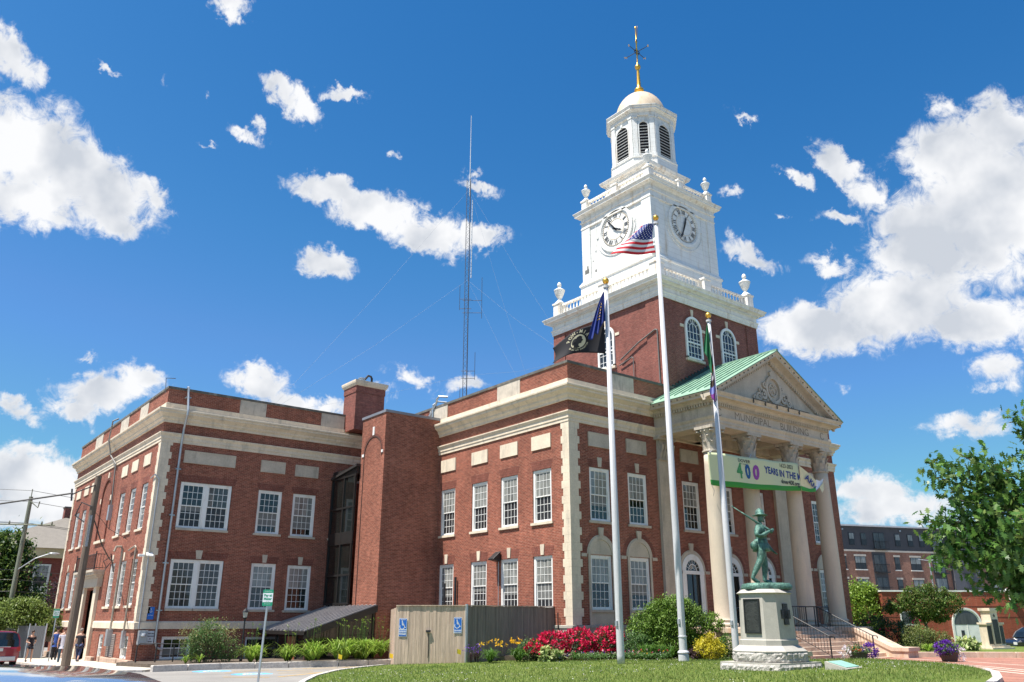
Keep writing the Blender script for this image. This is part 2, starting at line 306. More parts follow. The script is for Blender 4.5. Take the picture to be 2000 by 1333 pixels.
def ringF(mb, F, uc, zc, r0, r1, d0, d1, a0=0, a1=PI, n=20):
    A = arc(uc, zc, r0, a0, a1, n); B = arc(uc, zc, r1, a0, a1, n)
    for i in range(n):
        q = [A[i], B[i], B[i + 1], A[i + 1]]
        mb.add([F.P(u, d0, z) for u, z in q] + [F.P(u, d1, z) for u, z in q], [(0, 1, 2, 3), (7, 6, 5, 4), (1, 5, 6, 2), (0, 3, 7, 4), (0, 4, 5, 1), (3, 2, 6, 7)])
def archF(mb, F, uc, zs, w, zb, d0, d1, n=20):
    pts = [(uc - w, zb), (uc + w, zb)] + arc(uc, zs, w, 0, PI, n)
    pts = [p for i, p in enumerate(pts) if i == 0 or p != pts[i - 1]]
    mb.extr([F.P(u, d0, z) for u, z in pts], tuple(b - a for a, b in zip(F.P(0, d0, 0), F.P(0, d1, 0))))
def wallF(mb, F, u0, u1, z0, z1, holes, depth=.16):
    us = sorted({u0, u1, *[h[0] for h in holes], *[h[1] for h in holes]}); zs = sorted({z0, z1, *[h[2] for h in holes], *[h[3] for h in holes]})
    for i in range(len(us) - 1):
        for j in range(len(zs) - 1):
            uc = (us[i] + us[i + 1]) / 2; zc = (zs[j] + zs[j + 1]) / 2
            if any(h[0] < uc < h[1] and h[2] < zc < h[3] for h in holes): continue
            mb.poly([F.P(us[i], 0, zs[j]), F.P(us[i + 1], 0, zs[j]), F.P(us[i + 1], 0, zs[j + 1]), F.P(us[i], 0, zs[j + 1])])
    for h in holes:
        for a, b in (((h[0], h[2]), (h[1], h[2])), ((h[1], h[2]), (h[1], h[3])), ((h[1], h[3]), (h[0], h[3])), ((h[0], h[3]), (h[0], h[2]))):
            mb.poly([F.P(a[0], 0, a[1]), F.P(b[0], 0, b[1]), F.P(b[0], -depth, b[1]), F.P(a[0], -depth, a[1])])
_tc = {}
def textmesh(s, size=1.0, off=0.0, align='CENTER'):
    cu = bpy.data.curves.new('t', 'FONT'); cu.body = s; cu.size = size; cu.offset = off; cu.align_x = align; cu.align_y = 'CENTER'; cu.resolution_u = 3
    o = bpy.data.objects.new('t', cu); C.objects.link(o); dg = bpy.context.evaluated_depsgraph_get(); dg.update()
    me = bpy.data.meshes.new_from_object(o.evaluated_get(dg)); vs = [(v.co.x, v.co.y) for v in me.vertices]; fs = [tuple(p.vertices) for p in me.polygons]
    C.objects.unlink(o); bpy.data.objects.remove(o); bpy.data.curves.remove(cu); bpy.data.meshes.remove(me); return vs, fs
def text_on(mb, fn, s, u, v, size, off=0.0, sxs=1.0, mirror=False, align='CENTER', rot=0.0):
    vs, fs = textmesh(s, size, off, align); c, q = math.cos(rot), math.sin(rot)
    pts = []
    for x, y in vs:
        x *= sxs * (-1 if mirror else 1); pts.append(fn(u + c * x - q * y, v + q * x + c * y))
    mb.add(pts, fs)
def flatfn(F, d): return lambda u, v: F.P(u, d, v)
def rotfn(origin, yaw, d=0.0):
    ax = Vector((math.cos(yaw), math.sin(yaw), 0)); nn = Vector((math.sin(yaw), -math.cos(yaw), 0)); o = Vector(origin)
    return lambda u, v: tuple(o + ax * u + nn * d + Vector((0, 0, v)))
def wloc(o):
    l = Vector((0, 0, 0))
    while o is not None: l += Vector(o.location); o = o.parent
    return l
def wb(mb, name, m, parent=None, **k):
    o = mb.build(name, m, parent, **k)
    if parent is not None: o.location = -wloc(parent)
    return o

def wbs(mb, name, m, parent=None, **k):
    "one object per piece: faces that share corners, and pieces whose boxes touch, stay together"
    n = len(mb.v); par = list(range(n))
    def fd(i):
        while par[i] != i: par[i] = par[par[i]]; i = par[i]
        return i
    for f in mb.f:
        for i in f[1:]: par[fd(i)] = fd(f[0])
    cm = {}
    for i in range(n): cm.setdefault(fd(i), []).append(i)
    g = [[set(v), [min(mb.v[i][a] for i in v) - .004 for a in range(3)], [max(mb.v[i][a] for i in v) + .004 for a in range(3)]] for v in cm.values()]
    ch = True
    while ch:
        ch = False
        for i in range(len(g)):
            for j in range(i + 1, len(g)):
                if all(g[i][1][a] <= g[j][2][a] and g[j][1][a] <= g[i][2][a] for a in range(3)):
                    g[i][0] |= g[j][0]; g[i][1] = [min(p) for p in zip(g[i][1], g[j][1])]; g[i][2] = [max(p) for p in zip(g[i][2], g[j][2])]; g.pop(j); ch = True; break
            if ch: break
    out = []
    for vs, _, _ in g:
        ix = sorted(vs); mp = {a: b for b, a in enumerate(ix)}; q = MB(); q.v = [mb.v[i] for i in ix]; q.f = [tuple(mp[i] for i in f) for f in mb.f if f[0] in mp]; out.append(wb(q, name, m, parent, **k))
    return out

# ------------------------------------------------------------------ ground
def ss(a, b, x):
    t = min(1, max(0, (x - a) / (b - a))); return t * t * (3 - 2 * t)
def zp(x, y):
    z = min(-1.62, -1.46 - .0132 * min(y, 75))
    if x > 26: z = z * (1 - ss(26, 34, x)) + (-1.56 - .012 * max(0, min(x, 75) - 38)) * ss(26, 34, x)
    return z
def zl(x, y): return -1.27 + .016 * (min(x, 22) - 20) - .022 * (y - 14) - .012 * max(0, x - 26)
gm = MB(); xs = [-400, -150, -60, -30] + list(range(-20, 90, 4)) + [100, 130, 180, 260, 450, 900]; ys = [-60, -20, -8] + list(range(0, 90, 4)) + [100, 130, 180, 260, 450, 900]
gm.add([(x, y, zp(x, y) - .02) for y in ys for x in xs], [(j * len(xs) + i, j * len(xs) + i + 1, (j + 1) * len(xs) + i + 1, (j + 1) * len(xs) + i) for j in range(len(ys) - 1) for i in range(len(xs) - 1)])
tag(gm.build('ground', ASPH, smooth=True), kind='structure')
def inpoly(x, y, P):
    c = False; n = len(P)
    for i in range(n):
        x1, y1 = P[i]; x2, y2 = P[i - 1]
        if (y1 > y) != (y2 > y) and x < (x2 - x1) * (y - y1) / (y2 - y1) + x1: c = not c
    return c
def sheet(P, fz, m, name, step=.8, skirt=.3, kind='structure', edge=0.0):
    """a heightfield cut to polygon P: bmesh-free fan by triangulating a dense grid clipped to the outline"""
    import bmesh
    bm = bmesh.new(); vs = []
    for i in range(len(P)):
        a, b = P[i], P[(i + 1) % len(P)]; k = max(1, int(math.hypot(b[0] - a[0], b[1] - a[1]) / step))
        for j in range(k): vs.append(bm.verts.new((a[0] + (b[0] - a[0]) * j / k, a[1] + (b[1] - a[1]) * j / k, 0)))
    f = bm.faces.new(vs); x0 = min(p[0] for p in P); x1 = max(p[0] for p in P); y0 = min(p[1] for p in P); y1 = max(p[1] for p in P)
    for ax, lo, hi in ((0, x0, x1), (1, y0, y1)):
        t = lo + step
        while t < hi:
            co = (t, 0, 0) if ax == 0 else (0, t, 0); no = (1, 0, 0) if ax == 0 else (0, 1, 0)
            bmesh.ops.bisect_plane(bm, geom=bm.verts[:] + bm.edges[:] + bm.faces[:], plane_co=co, plane_no=no, dist=1e-4); t += step
    bed = [e for e in bm.edges if e.is_boundary]
    for v in bm.verts: v.co.z = fz(v.co.x, v.co.y)
    if skirt:
        r = bmesh.ops.extrude_edge_only(bm, edges=bed)
        for v in r['geom']:
            if isinstance(v, bmesh.types.BMVert): v.co.z -= skirt
    bmesh.ops.recalc_face_normals(bm, faces=bm.faces[:])
    me = bpy.data.meshes.new(name); bm.to_mesh(me); bm.free(); me.materials.append(m); o = bpy.data.objects.new(name, me); C.objects.link(o)
    return tag(o, kind=kind)
def grassmat():
    m = bpy.data.materials.new('lawn'); m.use_nodes = True; t = NT(m); b = t.n['Principled BSDF']; geo = t.N('ShaderNodeNewGeometry'); P = geo.outputs['Position']
    a = t.rng(t.noise(P, .45, 5, .6), .35, .65); f = t.rng(t.noise(P, 14, 4, .7), .3, .7); g = t.rng(t.noise(P, 2.2, 4, .6), .35, .65)
    c = t.mix(a, (.10, .165, .024), (.19, .235, .05)); c = t.mix(t.math('MULTIPLY', g, .6), c, (.215, .225, .07)); c = t.mix(t.math('MULTIPLY', f, .5), c, (.055, .11, .016))
    t.L(c, b.inputs['Base Color']); b.inputs['Roughness'].default_value = .9; b.inputs['Specular IOR Level'].default_value = .15
    bp = t.N('ShaderNodeBump'); bp.inputs['Strength'].default_value = .9; bp.inputs['Distance'].default_value = .05; t.L(t.noise(P, 40, 3, .7), bp.inputs['Height']); t.L(bp.outputs[0], b.inputs['Normal'])
    return m
LAWN = grassmat()
LP = [(8.0, 17.5), (9.3, 20.2), (10.6, 22.6), (12.2, 25.2), (14.2, 27.7), (16.2, 29.2), (17.7, 29.95), (19.5, 29.4), (20.6, 28.6), (23.0, 26.6), (26.0, 25.0), (27.6, 24.3), (28.5, 22.4), (28.7, 19.9), (31.6, 19.4), (32.6, 18.2), (32.2, 16.3), (30.9, 14.7), (28.9, 13.25), (26.2, 11.55), (23.6, 10.05), (21.2, 9.0), (18, 8.0), (10, 11.5), (8.6, 14.5)]
REDGE = [(28.7, 19.9), (31.6, 19.4), (32.6, 18.2), (32.2, 16.3), (30.9, 14.7), (28.9, 13.25), (26.2, 11.55), (23.6, 10.05), (21.2, 9.0), (18, 8.0)]
def redist(x, y):
    d = 9e9
    for (ax, ay), (bx, by) in zip(REDGE, REDGE[1:]):
        t = max(0, min(1, ((x - ax) * (bx - ax) + (y - ay) * (by - ay)) / ((bx - ax) ** 2 + (by - ay) ** 2))); d = min(d, math.hypot(x - ax - t * (bx - ax), y - ay - t * (by - ay)))
    return d
lawnz = lambda x, y: max(zl(x, y) - .10 * (1 - ss(0, 2.2, redist(x, y))), zp(x, y) + .05)
sheet(LP, lawnz, LAWN, 'lawn', step=.9)
# concrete kerb round the lawn
def kerb(path, w, h, fz, name, m, seg=1.6, gap=.012):
    mb = MB(); n = len(path)
    for i in range(n - 1):
        a = Vector(path[i]); b = Vector(path[i + 1]); L = (b - a).length; k = max(1, round(L / seg)); d = (b - a).normalized(); q = Vector((-d.y, d.x)) * w / 2
        for j in range(k):
            p0 = a + d * (L * j / k + gap); p1 = a + d * (L * (j + 1) / k - gap); z0 = fz(p0.x, p0.y); z1 = fz(p1.x, p1.y)
            c = [p0 - q, p1 - q, p1 + q, p0 + q]; z = [z0, z1, z1, z0]; b_ = .03
            lo = [(p.x, p.y, zz - .35) for p, zz in zip(c, z)]; mid = [(p.x, p.y, zz + h - b_) for p, zz in zip(c, z)]
            ctr = (p0 + p1) / 2; top = [(p.x + (ctr.x - p.x) * .04, p.y + (ctr.y - p.y) * .04, zz + h) for p, zz in zip(c, z)]
            mb.add(lo + mid + top, [(0, 1, 5, 4), (1, 2, 6, 5), (2, 3, 7, 6), (3, 0, 4, 7), (4, 5, 9, 8), (5, 6, 10, 9), (6, 7, 11, 10), (7, 4, 8, 11), (8, 9, 10, 11)])
    return mb.build(name, m)
KST = mat('kerb_stone', (.50, .46, .42), .9, var=.2, vscale=2.5, fine=.15, fscale=15, bump=.5)
tag(kerb([(7.9, 17.4), (9.2, 20.25), (10.5, 22.7), (12.1, 25.3), (14.1, 27.85), (16.1, 29.4), (17.2, 29.95)], .16, .02, lawnz, 'kerb', KST), kind='structure')
tag(kerb([(25.4, 10.95), (23.65, 9.95), (21.25, 8.9), (18.1, 7.9)], .2, .03, lambda x, y: lawnz(x, y) - .02, 'kerb', KST), kind='structure')
# planting bed in front of the wing: kerb stones and soil
bedz = lambda x, y: zp(x, y) + .20
BP = [(11.0, 36.9), (13.0, 36.5), (15.7, 35.8), (17.8, 35.3), (19.8, 36.0), (20.75, 35.6), (20.75, 42.7), (11.4, 42.7), (10.2, 41.5)]
sheet(BP, bedz, SOIL, 'planting_bed', step=1.2)
tag(kerb([(10.2, 36.1), (13.0, 36.25), (15.7, 35.55), (17.8, 35.05), (20.5, 34.6), (21.4, 34.4)], .3, .22, zp, 'kerb', KST, seg=1.5), kind='structure')
sheet([(18.5, 30.5), (24.2, 27.2), (24.2, 26.6), (30, 26.6), (28.6, 22.5), (27.6, 24.2), (25.8, 24.8), (22.8, 26.4), (20.4, 28.4), (19.0, 29.0)], lambda x, y: lawnz(x, y) + .015 + .20 * ss(0, 2.5, (x - 19) * .2 + (y - 24) * .4), SOIL, 'planting_bed', step=1.0)
# sidewalk along the side street
sheet([(10.0, 36.2), (11.0, 37.4), (11.0, 42.6), (11.05, 95), (8.0, 95), (8.0, 42), (8.3, 38.2), (9.0, 36.6)], lambda x, y: zp(x, y) + .06, CONC, 'sidewalk', step=2.5, skirt=.14)
tag(kerb([(9.9, 36.15), (8.95, 36.55), (8.25, 38.2), (7.95, 42), (7.95, 95)], .16, .07, zp, 'kerb', KST, seg=2.4), kind='structure')
# painted markings on the drive
def strip(a, b, w, fz, dz=.006):
    a = Vector(a); b = Vector(b); d = (b - a).normalized(); q = Vector((-d.y, d.x)) * w / 2; n = max(1, int((b - a).length / 1.5)); mb = []
    for i in range(n):
        p0 = a + (b - a) * i / n; p1 = a + (b - a) * (i + 1) / n
        mb.append([(p.x, p.y, fz(p.x, p.y) + dz) for p in (p0 - q, p1 - q, p1 + q, p0 + q)])
    return mb
YEL = mat('yellow_paint', (.62, .36, .05), .8, var=.25, vscale=6); BLU = mat('blue_paint', (.12, .34, .55), .8, var=.3, vscale=5); WHP = mat('white_line', (.70, .68, .64), .85, var=.25, vscale=6)
ym = MB()
for a, b in (((15.3, 34.2), (19.4, 33.8)), ((15.6, 33.8), (16.6, 32.6)), ((17.3, 33.6), (18.2, 32.5)), ((12.7, 33.9), (14.2, 33.9)), ((12.0, 32.9), (13.2, 31.4)), ((14.2, 33.2), (15.0, 31.6)), ((12.3, 28.6), (16.0, 31.2)), ((10.9, 30.0), (12.0, 28.6)), ((13.4, 31.2), (14.6, 30.2))):
    for q in strip(a, b, .11, lambda x, y: zp(x, y) - .02): ym.poly(q)
tag(ym.build('painted_marking', YEL), kind='structure')
bmk = MB(); wmk = MB()
for cx, cy in ((12.1, 34.6), (12.4, 31.2)):
    z = lambda x, y, d=.006: zp(x, y) - .02 + d
    bmk.poly([(cx + .75 * math.cos(t * PI / 12), cy + .75 * math.sin(t * PI / 12), z(cx, cy)) for t in range(24)])
    for k in range(14):
        t0, t1 = k * PI / 9, (k + 1) * PI / 9; wmk.poly([(cx + r * math.cos(t), cy - .1 + r * math.sin(t), z(cx, cy, .011)) for r, t in ((.28, t0), (.28, t1), (.38, t1), (.38, t0))])
    for q in strip((cx, cy), (cx, cy + .42), .09, lambda x, y: zp(cx, cy) - .02, .011) + strip((cx, cy + .2), (cx + .3, cy + .2), .08, lambda x, y: zp(cx, cy) - .02, .012): wmk.poly(q)
tag(bmk.build('painted_marking', BLU), kind='structure'); tag(wmk.build('painted_marking', WHP), kind='structure')
# brick walk in front of the steps, with light stone bands, and the farther lawn
PAVER = mat('brick_paving', (.30, .135, .095), .9, var=.22, vscale=1.2, fine=.25, fscale=14)
wz = lambda x, y: -1.36 - .016 * min(11, max(-4, x - 23)) - .006 * max(0, x - 34)
WP = [(28.6, 21.0), (28.6, 19.8), (31.5, 19.3), (32.5, 18.2), (32.1, 16.3), (30.8, 14.7), (28.8, 13.2), (26.1, 11.5), (23.5, 10.0), (20.5, 8.6), (23, 4.0), (34, 9), (44, 14.2), (41.5, 17.2), (38.3, 19.4), (38.0, 21.0)]
sheet(WP, wz, PAVER, 'brick_path', step=1.4, skirt=.1)
bnd = MB()
for P in ([(34.6, 19.1), (33.6, 16.4), (31.0, 13.2), (27.5, 9.5)], [(31.6, 14.6), (29.6, 12.6), (26.2, 9.2)], [(28.4, 12.3), (26.9, 10.9), (24.6, 8.6)], [(36.2, 18.9), (35.3, 15.6), (33.6, 12.6), (30, 8.8)]):
    for a, b in zip(P, P[1:]):
        for q in strip(a, b, .17, wz): bnd.poly(q)
tag(bnd.build('paving_band', mat('band_stone', (.62, .54, .44), .85, var=.1)), kind='structure')
fz2 = lambda x, y: -1.40 - .007 * max(0, x - 38) + .05 * ss(0, 4, x - 36)
sheet([(38.15, 19.6), (40.6, 17.9), (43.0, 15.3), (46, 12), (72, 20), (72, 45), (47, 45), (47, 26.3), (40.6, 26.3), (40.6, 21.8), (38.2, 21.8)], fz2, LAWN, 'lawn', step=2.0)
tag(kerb([(38.1, 19.45), (39.5, 18.55), (40.6, 17.8), (41.8, 16.6), (43.0, 15.2), (46, 11.9)], .26, .13, lambda x, y: -1.47, 'kerb', STEPS, seg=2.0), kind='structure')

# ------------------------------------------------------------------ windows (a window is one part with sub-parts)
def win(P, F, u, z0, w, h, cols=4, rows=3, top=GLASSB, bot=GLASSS, sill=True, key=0, lint=0.0, case=.12, rec=.05, sillw=.1, name='window', dark=False):
    x0, x1 = -w / 2, w / 2; c = case; m = MB(); y0, y1 = rec, rec + .09
    m.box(x0, x0 + c, y0, y1, 0, h); m.box(x1 - c, x1, y0, y1, 0, h); m.box(x0 + c, x1 - c, y0, y1, h - c, h); m.box(x0 + c, x1 - c, y0, y1, 0, c * .6)
    fr = m.build(name, WFRAME, P, rot=(0, 0, F.rz)); fr.location = Vector(F.P(u, 0, z0)) - wloc(P)
    zi0, zi1 = c * .6, h - c; mid = (zi0 + zi1) / 2; a, b = x0 + c, x1 - c; s = MB(); st = .045
    for (za, zb, y) in ((mid - .02, zi1, y0 + .03), (zi0, mid + .02, y0 + .065)):
        s.box(a, a + st, y, y + .035, za, zb); s.box(b - st, b, y, y + .035, za, zb); s.box(a + st, b - st, y, y + .035, zb - st, zb); s.box(a + st, b - st, y, y + .035, za, za + st)
        for i in range(1, cols): x = a + st + (b - a - 2 * st) * i / cols; s.box(x - .011, x + .011, y + .004, y + .028, za + st, zb - st)
        for j in range(1, rows): z = za + st + (zb - za - 2 * st) * j / rows; s.box(a + st, b - st, y + .0055, y + .0265, z - .011, z + .011)
    s.build('sash', WFRAME, fr)
    MB().box(a + .02, b - .02, y0 + .046, y0 + .052, mid, zi1 - .02).build('pane', top, fr); MB().box(a + .02, b - .02, y0 + .081, y0 + .087, zi0 + .02, mid).build('pane', bot, fr)
    rk_ = random.Random(int(u * 31 + z0 * 17 + F.v * 7)); hb_ = rk_.choice((0, 0, .25, .45, .7)) if bot is not GLASSC else 0
    if hb_: MB().box(a + .03, b - .03, y0 + .0745, y0 + .0805, mid - (mid - zi0) * hb_, mid - .01).build('blind', mat('roller_blind', (.16, .16, .15), .35, var=.15, spec=.5), fr)
    if sill: MB().box(x0 - sillw, x1 + sillw, -.07, rec + .05, -.11, 0).build('sill', STONE if F.k == 'W' else STONEC, fr)  # darker stone copy paints in the shade of walls turned from the sun
    if key: MB().extr([(-.10, -.035, h + .04), (.10, -.035, h + .04), (.14, -.035, h + .04 + key), (-.14, -.035, h + .04 + key)], (0, .06, 0)).build('keystone', STONE if F.k == 'W' else STONEC, fr)
    if lint: MB().extr([(x0 - .02, -.004, h), (x1 + .02, -.004, h), (x1 + .14, -.004, h + lint), (x0 - .14, -.004, h + lint)], (0, .05, 0)).build('lintel', BRICKV, fr)
    return fr

# ------------------------------------------------------------------ municipal building
B = empty('municipal_building', (24.23, 26.62, -1.6), 'red brick civic building with a white clock tower, columned porch and pale stone trim', 'building')
FX, FY, LX, LY, LE = 24.23, 26.62, 11.08, 42.70, 62.6
FS = Face('S', FY); FW = Face('W', FX); GS = Face('S', LY); GW = Face('W', LX)
hole = lambda u, w, z0, z1: (u - w / 2, u + w / 2, z0, z1)
mS = MB(); WF = [26.08, 28.56, 32.43, 35.15, 37.9, 41.3, 43.8]
holes = [hole(u, 1.30, 4.2, 6.6) for u in WF]
holes += [hole(u, 1.33, .42, 2.72) for u in (26.0, 28.45, 41.3, 43.8)]
wallF(mS, FS, FX, 46.0, -.25, 11.34, holes)
YS = [28.53, 30.97, 33.40, 36.25]
wallF(mS, FW, FY, LY, -.25, 11.34, [hole(u, 1.33, 4.2, 6.6) for u in YS] + [hole(u, 1.33, .46, 2.72) for u in YS])
mS.poly([(46, FY, -.25), (46, 64, -.25), (46, 64, 11.34), (46, FY, 11.34)])
wb(mS, 'wall', BRICK, B)
mL = MB()
GU = [12.96, 14.27, 17.03, 19.0, 21.2]
wallF(mL, GS, LX, FX, -2.1, 11.34, [hole(13.615, 2.65, 4.35, 6.64), hole(13.615, 2.65, .52, 2.84), hole(17.03, 1.33, 4.33, 6.6), hole(19.0, 1.34, 4.3, 6.58), hole(21.3, 1.33, 4.3, 6.58), hole(17.05, 1.34, .5, 2.8), hole(19.05, 1.35, .48, 2.77), hole(21.3, 1.33, .48, 2.77), (12.36, 13.75, -1.78, -.76), (16.45, 17.9, -1.9, -.82)])
GY = [44.6, 46.85, 49.05, 56.35, 58.42, 60.45]
wallF(mL, GW, LY, LE, -2.4, 11.34, [hole(u, 1.1, 4.35, 6.66) for u in GY] + [hole(u, 1.12, .66, 2.88) for u in (44.45, 46.6, 48.85, 56.3, 58.25, 60.3)] + [(51.7, 53.9, -2.2, 1.6), (43.6, 44.9, -1.76, -.74), (48.5, 49.45, -2.0, -.72)])
wb(mL, 'wing_wall', BRICK, B)
dk = MB(); dk.box(FX + .5, 45.5, FY + .5, FY + .52, -1, 7.5); dk.box(FX + .5, FX + .52, FY + .5, LY, -1, 7.5); dk.box(LX + .5, FX, LY + .5, LY + .52, -2.3, 7.5); dk.box(LX + .5, LX + .52, LY + .5, LE, -2.3, 7.5)
wbs(dk, 'inner_wall', DARKIN, B)
PATH = [(46.0, 64.0), (46.0, FY), (FX, FY), (FX, LY), (LX, LY), (LX, LE), (46, LE)]
wb(molding(MB(), PATH, [(0, 9.55), (.07, 9.55), (.07, 9.66), (.16, 9.76), (.16, 9.84), (.33, 9.98), (.36, 9.99), (.36, 10.09), (.42, 10.12), (.43, 10.2), (.42, 10.22), (.06, 10.30)]), 'cornice', STONE, B)
wb(molding(MB(), PATH, [(0, 10.295), (.045, 10.30), (.045, 10.56), (0, 10.58)]), 'parapet_base', STONE, B)
wb(molding(MB(), PATH, [(0, 8.55), (.05, 8.55), (.05, 8.70), (.08, 8.71), (.08, 8.86), (.11, 8.90), (.16, 8.98), (.16, 9.03), (0, 9.06)]), 'architrave', STONE, B)
wb(molding(MB(), PATH, [(0, 11.32), (.05, 11.32), (.05, 11.44), (-.33, 11.46), (-.33, 10.5)]), 'coping', STONED, B)
wb(molding(MB(), [(46, FY), (FX, FY), (FX, LY)], [(.04, -1.9), (.04, -.32), (.07, -.32), (.07, -.22), (0, -.2)]), 'foundation', STONEG, B)
wb(molding(MB(), [(FX, LY), (LX, LY), (LX, 51.0)], [(0, -.42), (.07, -.42), (.07, -.12), (0, -.06)]), 'water_table', STONE, B)
wb(molding(MB(), [(LX, 54.9), (LX, LE)], [(0, -.42), (.07, -.42), (.07, -.12), (0, -.06)]), 'water_table', STONE, B)
ft = MB()
rnd = random.Random(4)
yy = 42.55
while yy < 48.2:
    L = .9 + rnd.random() * .5; ft.box(LX - .16 - rnd.random() * .06, LX + .1, yy + .012, min(yy + L, 48.3), -2.4, -1.80 + rnd.random() * .04); yy += L
ft.box(LX - .02, 12.3, LY - .14, LY + .05, -2.3, -1.85); ft.box(LX - .18, LX + .1, 49.7, 51.0, -2.4, -1.85); ft.box(LX - .18, LX + .1, 55, LE, -2.5, -1.9)
wbs(ft, 'footing', mat('rough_footing', (.42, .30, .23), .95, var=.2, vscale=4, bump=.8, bscale=14), B, bevel=.03)
wb(MB().box(LX + .2, 45.8, LY + .2, LE, 10.4, 10.5).box(FX + .2, 45.8, FY + .2, LY + .3, 10.41, 10.51), 'roof_deck', TAR, B)
# parapet stone panels
pp = MB()
for a, b in ((30.1, 31.95), (36.5, 38.3)): pp.fbox(FW, a, b, -.02, .028, 10.57, 11.33)
for a, b in ((27.0, 28.6), (43.6, 45.0)): pp.fbox(FS, a, b, -.02, .028, 10.57, 11.33)
for a, b in ((14.85, 16.32), (19.62, 21.08)): pp.fbox(GS, a, b, -.02, .028, 10.57, 11.33)
for a, b in ((46.2, 47.8), (50.2, 52.0), (56.4, 58.3)): pp.fbox(GW, a, b, -.02, .028, 10.57, 11.33)
wbs(pp, 'parapet_panel', STONEG if False else mat('panel_stone', (.50, .44, .36), .9, var=.15, vscale=3, grime=(.22, .21, .19), gscale=1.5), B)
# quoins
def quoin(cx, cy, wy, wx, z0, z1, nm='quoin', per=.338):
    mb = MB(); z = z0; i = 0
    while z < z1 - .05:
        zt = min(z + per, z1); a, b = ((wx * 1.0, wy * .78) if i % 2 else (wx * .8, wy)); a2 = a
        mb.box(cx - .03, cx + (wx if i % 2 else wx * .8), cy - .03, cy + (wy if i % 2 else wy * .8), z + .002, zt - .002); z = zt; i += 1
    return wb(mb, nm, STONE, B)
quoin(FX, FY, .52, .62, -.2, 8.55); quoin(LX, LY, .40, .56, -.06, 8.55)
q = MB(); z = -.06; i = 0
while z < 8.5:
    q.box(LX - .03, LX + .2, LE - (.45 if i % 2 else .34), LE + .02, z, min(z + .336, 8.55)); z += .338; i += 1
wb(q, 'quoin', STONE, B)
# square stone panels over the upper windows
def spanel(F, u, w, z0=7.55, z1=8.21, m=STONE, d=.05):
    mb = MB().fbox(F, u - w / 2, u + w / 2, -.02, d, z0, z1)
    if F.k == 'S':
        for a, b, c_, e in ((u - w / 2, u + w / 2, z0, z0 + .05), (u - w / 2, u + w / 2, z1 - .05, z1), (u - w / 2, u - w / 2 + .05, z0 + .05, z1 - .05), (u + w / 2 - .05, u + w / 2, z0 + .05, z1 - .05)): mb.fbox(F, a, b, d, d + .018, c_, e)
    return wb(mb, 'stone_panel', m, B)
for u in YS: spanel(FW, u, 1.38)
for u in WF: spanel(FS, u, 1.36, m=STONEC)
spanel(GS, 13.6, 2.67, 7.6, 8.23, STONEC); spanel(GS, 17.03, 1.38, 7.56, 8.2, STONEC); spanel(GS, 19.0, 1.38, 7.53, 8.16, STONEC); spanel(GS, 21.7, 1.3, 7.5, 8.12, STONEC)
for u in (44.75, 47.1, 49.2, 56.6, 58.6, 60.85): spanel(GW, u, 1.25, 7.6, 8.2)
# windows
for u in YS:
    win(B, FW, u, 4.2, 1.33, 2.4, top=GLASSB, bot=GLASSS, lint=.42); win(B, FW, u, .46, 1.33, 2.26, top=GLASSB, bot=GLASSS, key=.46, lint=.42, sill=False)
for u in WF: win(B, FS, u, 4.2, 1.30, 2.4, top=GLASSB if u < 36 else GLASSC, bot=GLASSD, key=.44, lint=.36)
for u, m1, m2 in ((12.965, GLASS, GLASSS), (14.265, GLASSC, GLASSS)): win(B, GS, u, 4.35, 1.30, 2.29, top=m1, bot=m2, sillw=.02)
for u in (12.965, 14.265): win(B, GS, u, .52, 1.30, 2.32, top=GLASSC, bot=GLASSC, sillw=.02)
win(B, GS, 17.03, 4.33, 1.33, 2.27, top=GLASS, bot=GLASS, lint=.36); win(B, GS, 19.0, 4.3, 1.34, 2.28, top=GLASSB, bot=GLASSD, lint=.36); win(B, GS, 21.3, 4.3, 1.33, 2.28, top=GLASSC, bot=GLASS, lint=.36)
win(B, GS, 17.05, .5, 1.34, 2.3, top=GLASSB, bot=GLASSC, key=.4, lint=.36); win(B, GS, 19.05, .48, 1.35, 2.29, top=GLASSB, bot=GLASSD, key=.4, lint=.36); win(B, GS, 21.3, .48, 1.33, 2.29, top=GLASSC, bot=GLASSD)
lt = MB()
for z in (6.64, 2.84):
    lt.extr([(12.2, LY - .004, z), (15.03, LY - .004, z), (15.17, LY - .004, z + .36), (12.06, LY - .004, z + .36)], (0, .05, 0))
wbs(lt, 'lintel', BRICKV, B); wb(MB().extr([(13.5, LY - .035, 2.88), (13.74, LY - .035, 2.88), (13.79, LY - .035, 3.3), (13.45, LY - .035, 3.3)], (0, .06, 0)), 'keystone', STONEC, B)
for u in GY: win(B, GW, u, 4.35, 1.1, 2.31, top=GLASSB if u > 50 else GLASS, bot=GLASSS, rec=.06, case=.1, lint=.36)
for u in (44.45, 46.6, 48.85, 56.3, 58.25, 60.3): win(B, GW, u, .66, 1.12, 2.22, top=GLASSB if u > 45 else GLASSC, bot=GLASSS, rec=.06, case=.1, key=.4)
win(B, GS, 13.055, -1.78, 1.39, 1.02, cols=3, rows=1, top=GLASSD, bot=GLASSD, sill=True, case=.09); win(B, GS, 17.175, -1.9, 1.45, 1.08, cols=1, rows=1, top=GLASSD, bot=GLASSD, case=.07)
win(B, GW, 44.25, -1.76, 1.3, 1.02, cols=5, rows=1, top=GLASSC, bot=GLASSC, sill=False, case=.12); win(B, GW, 48.97, -2.0, .95, 1.28, cols=3, rows=2, top=GLASSC, bot=GLASSC, sill=False, case=.12)
lv = MB()
for i in range(13): z = -1.74 + i * .083; lv.extr([GW.P(45.95, .0, z), GW.P(45.95, .05, z), GW.P(45.95, .012, z + .07)], (0, 1.3, 0))
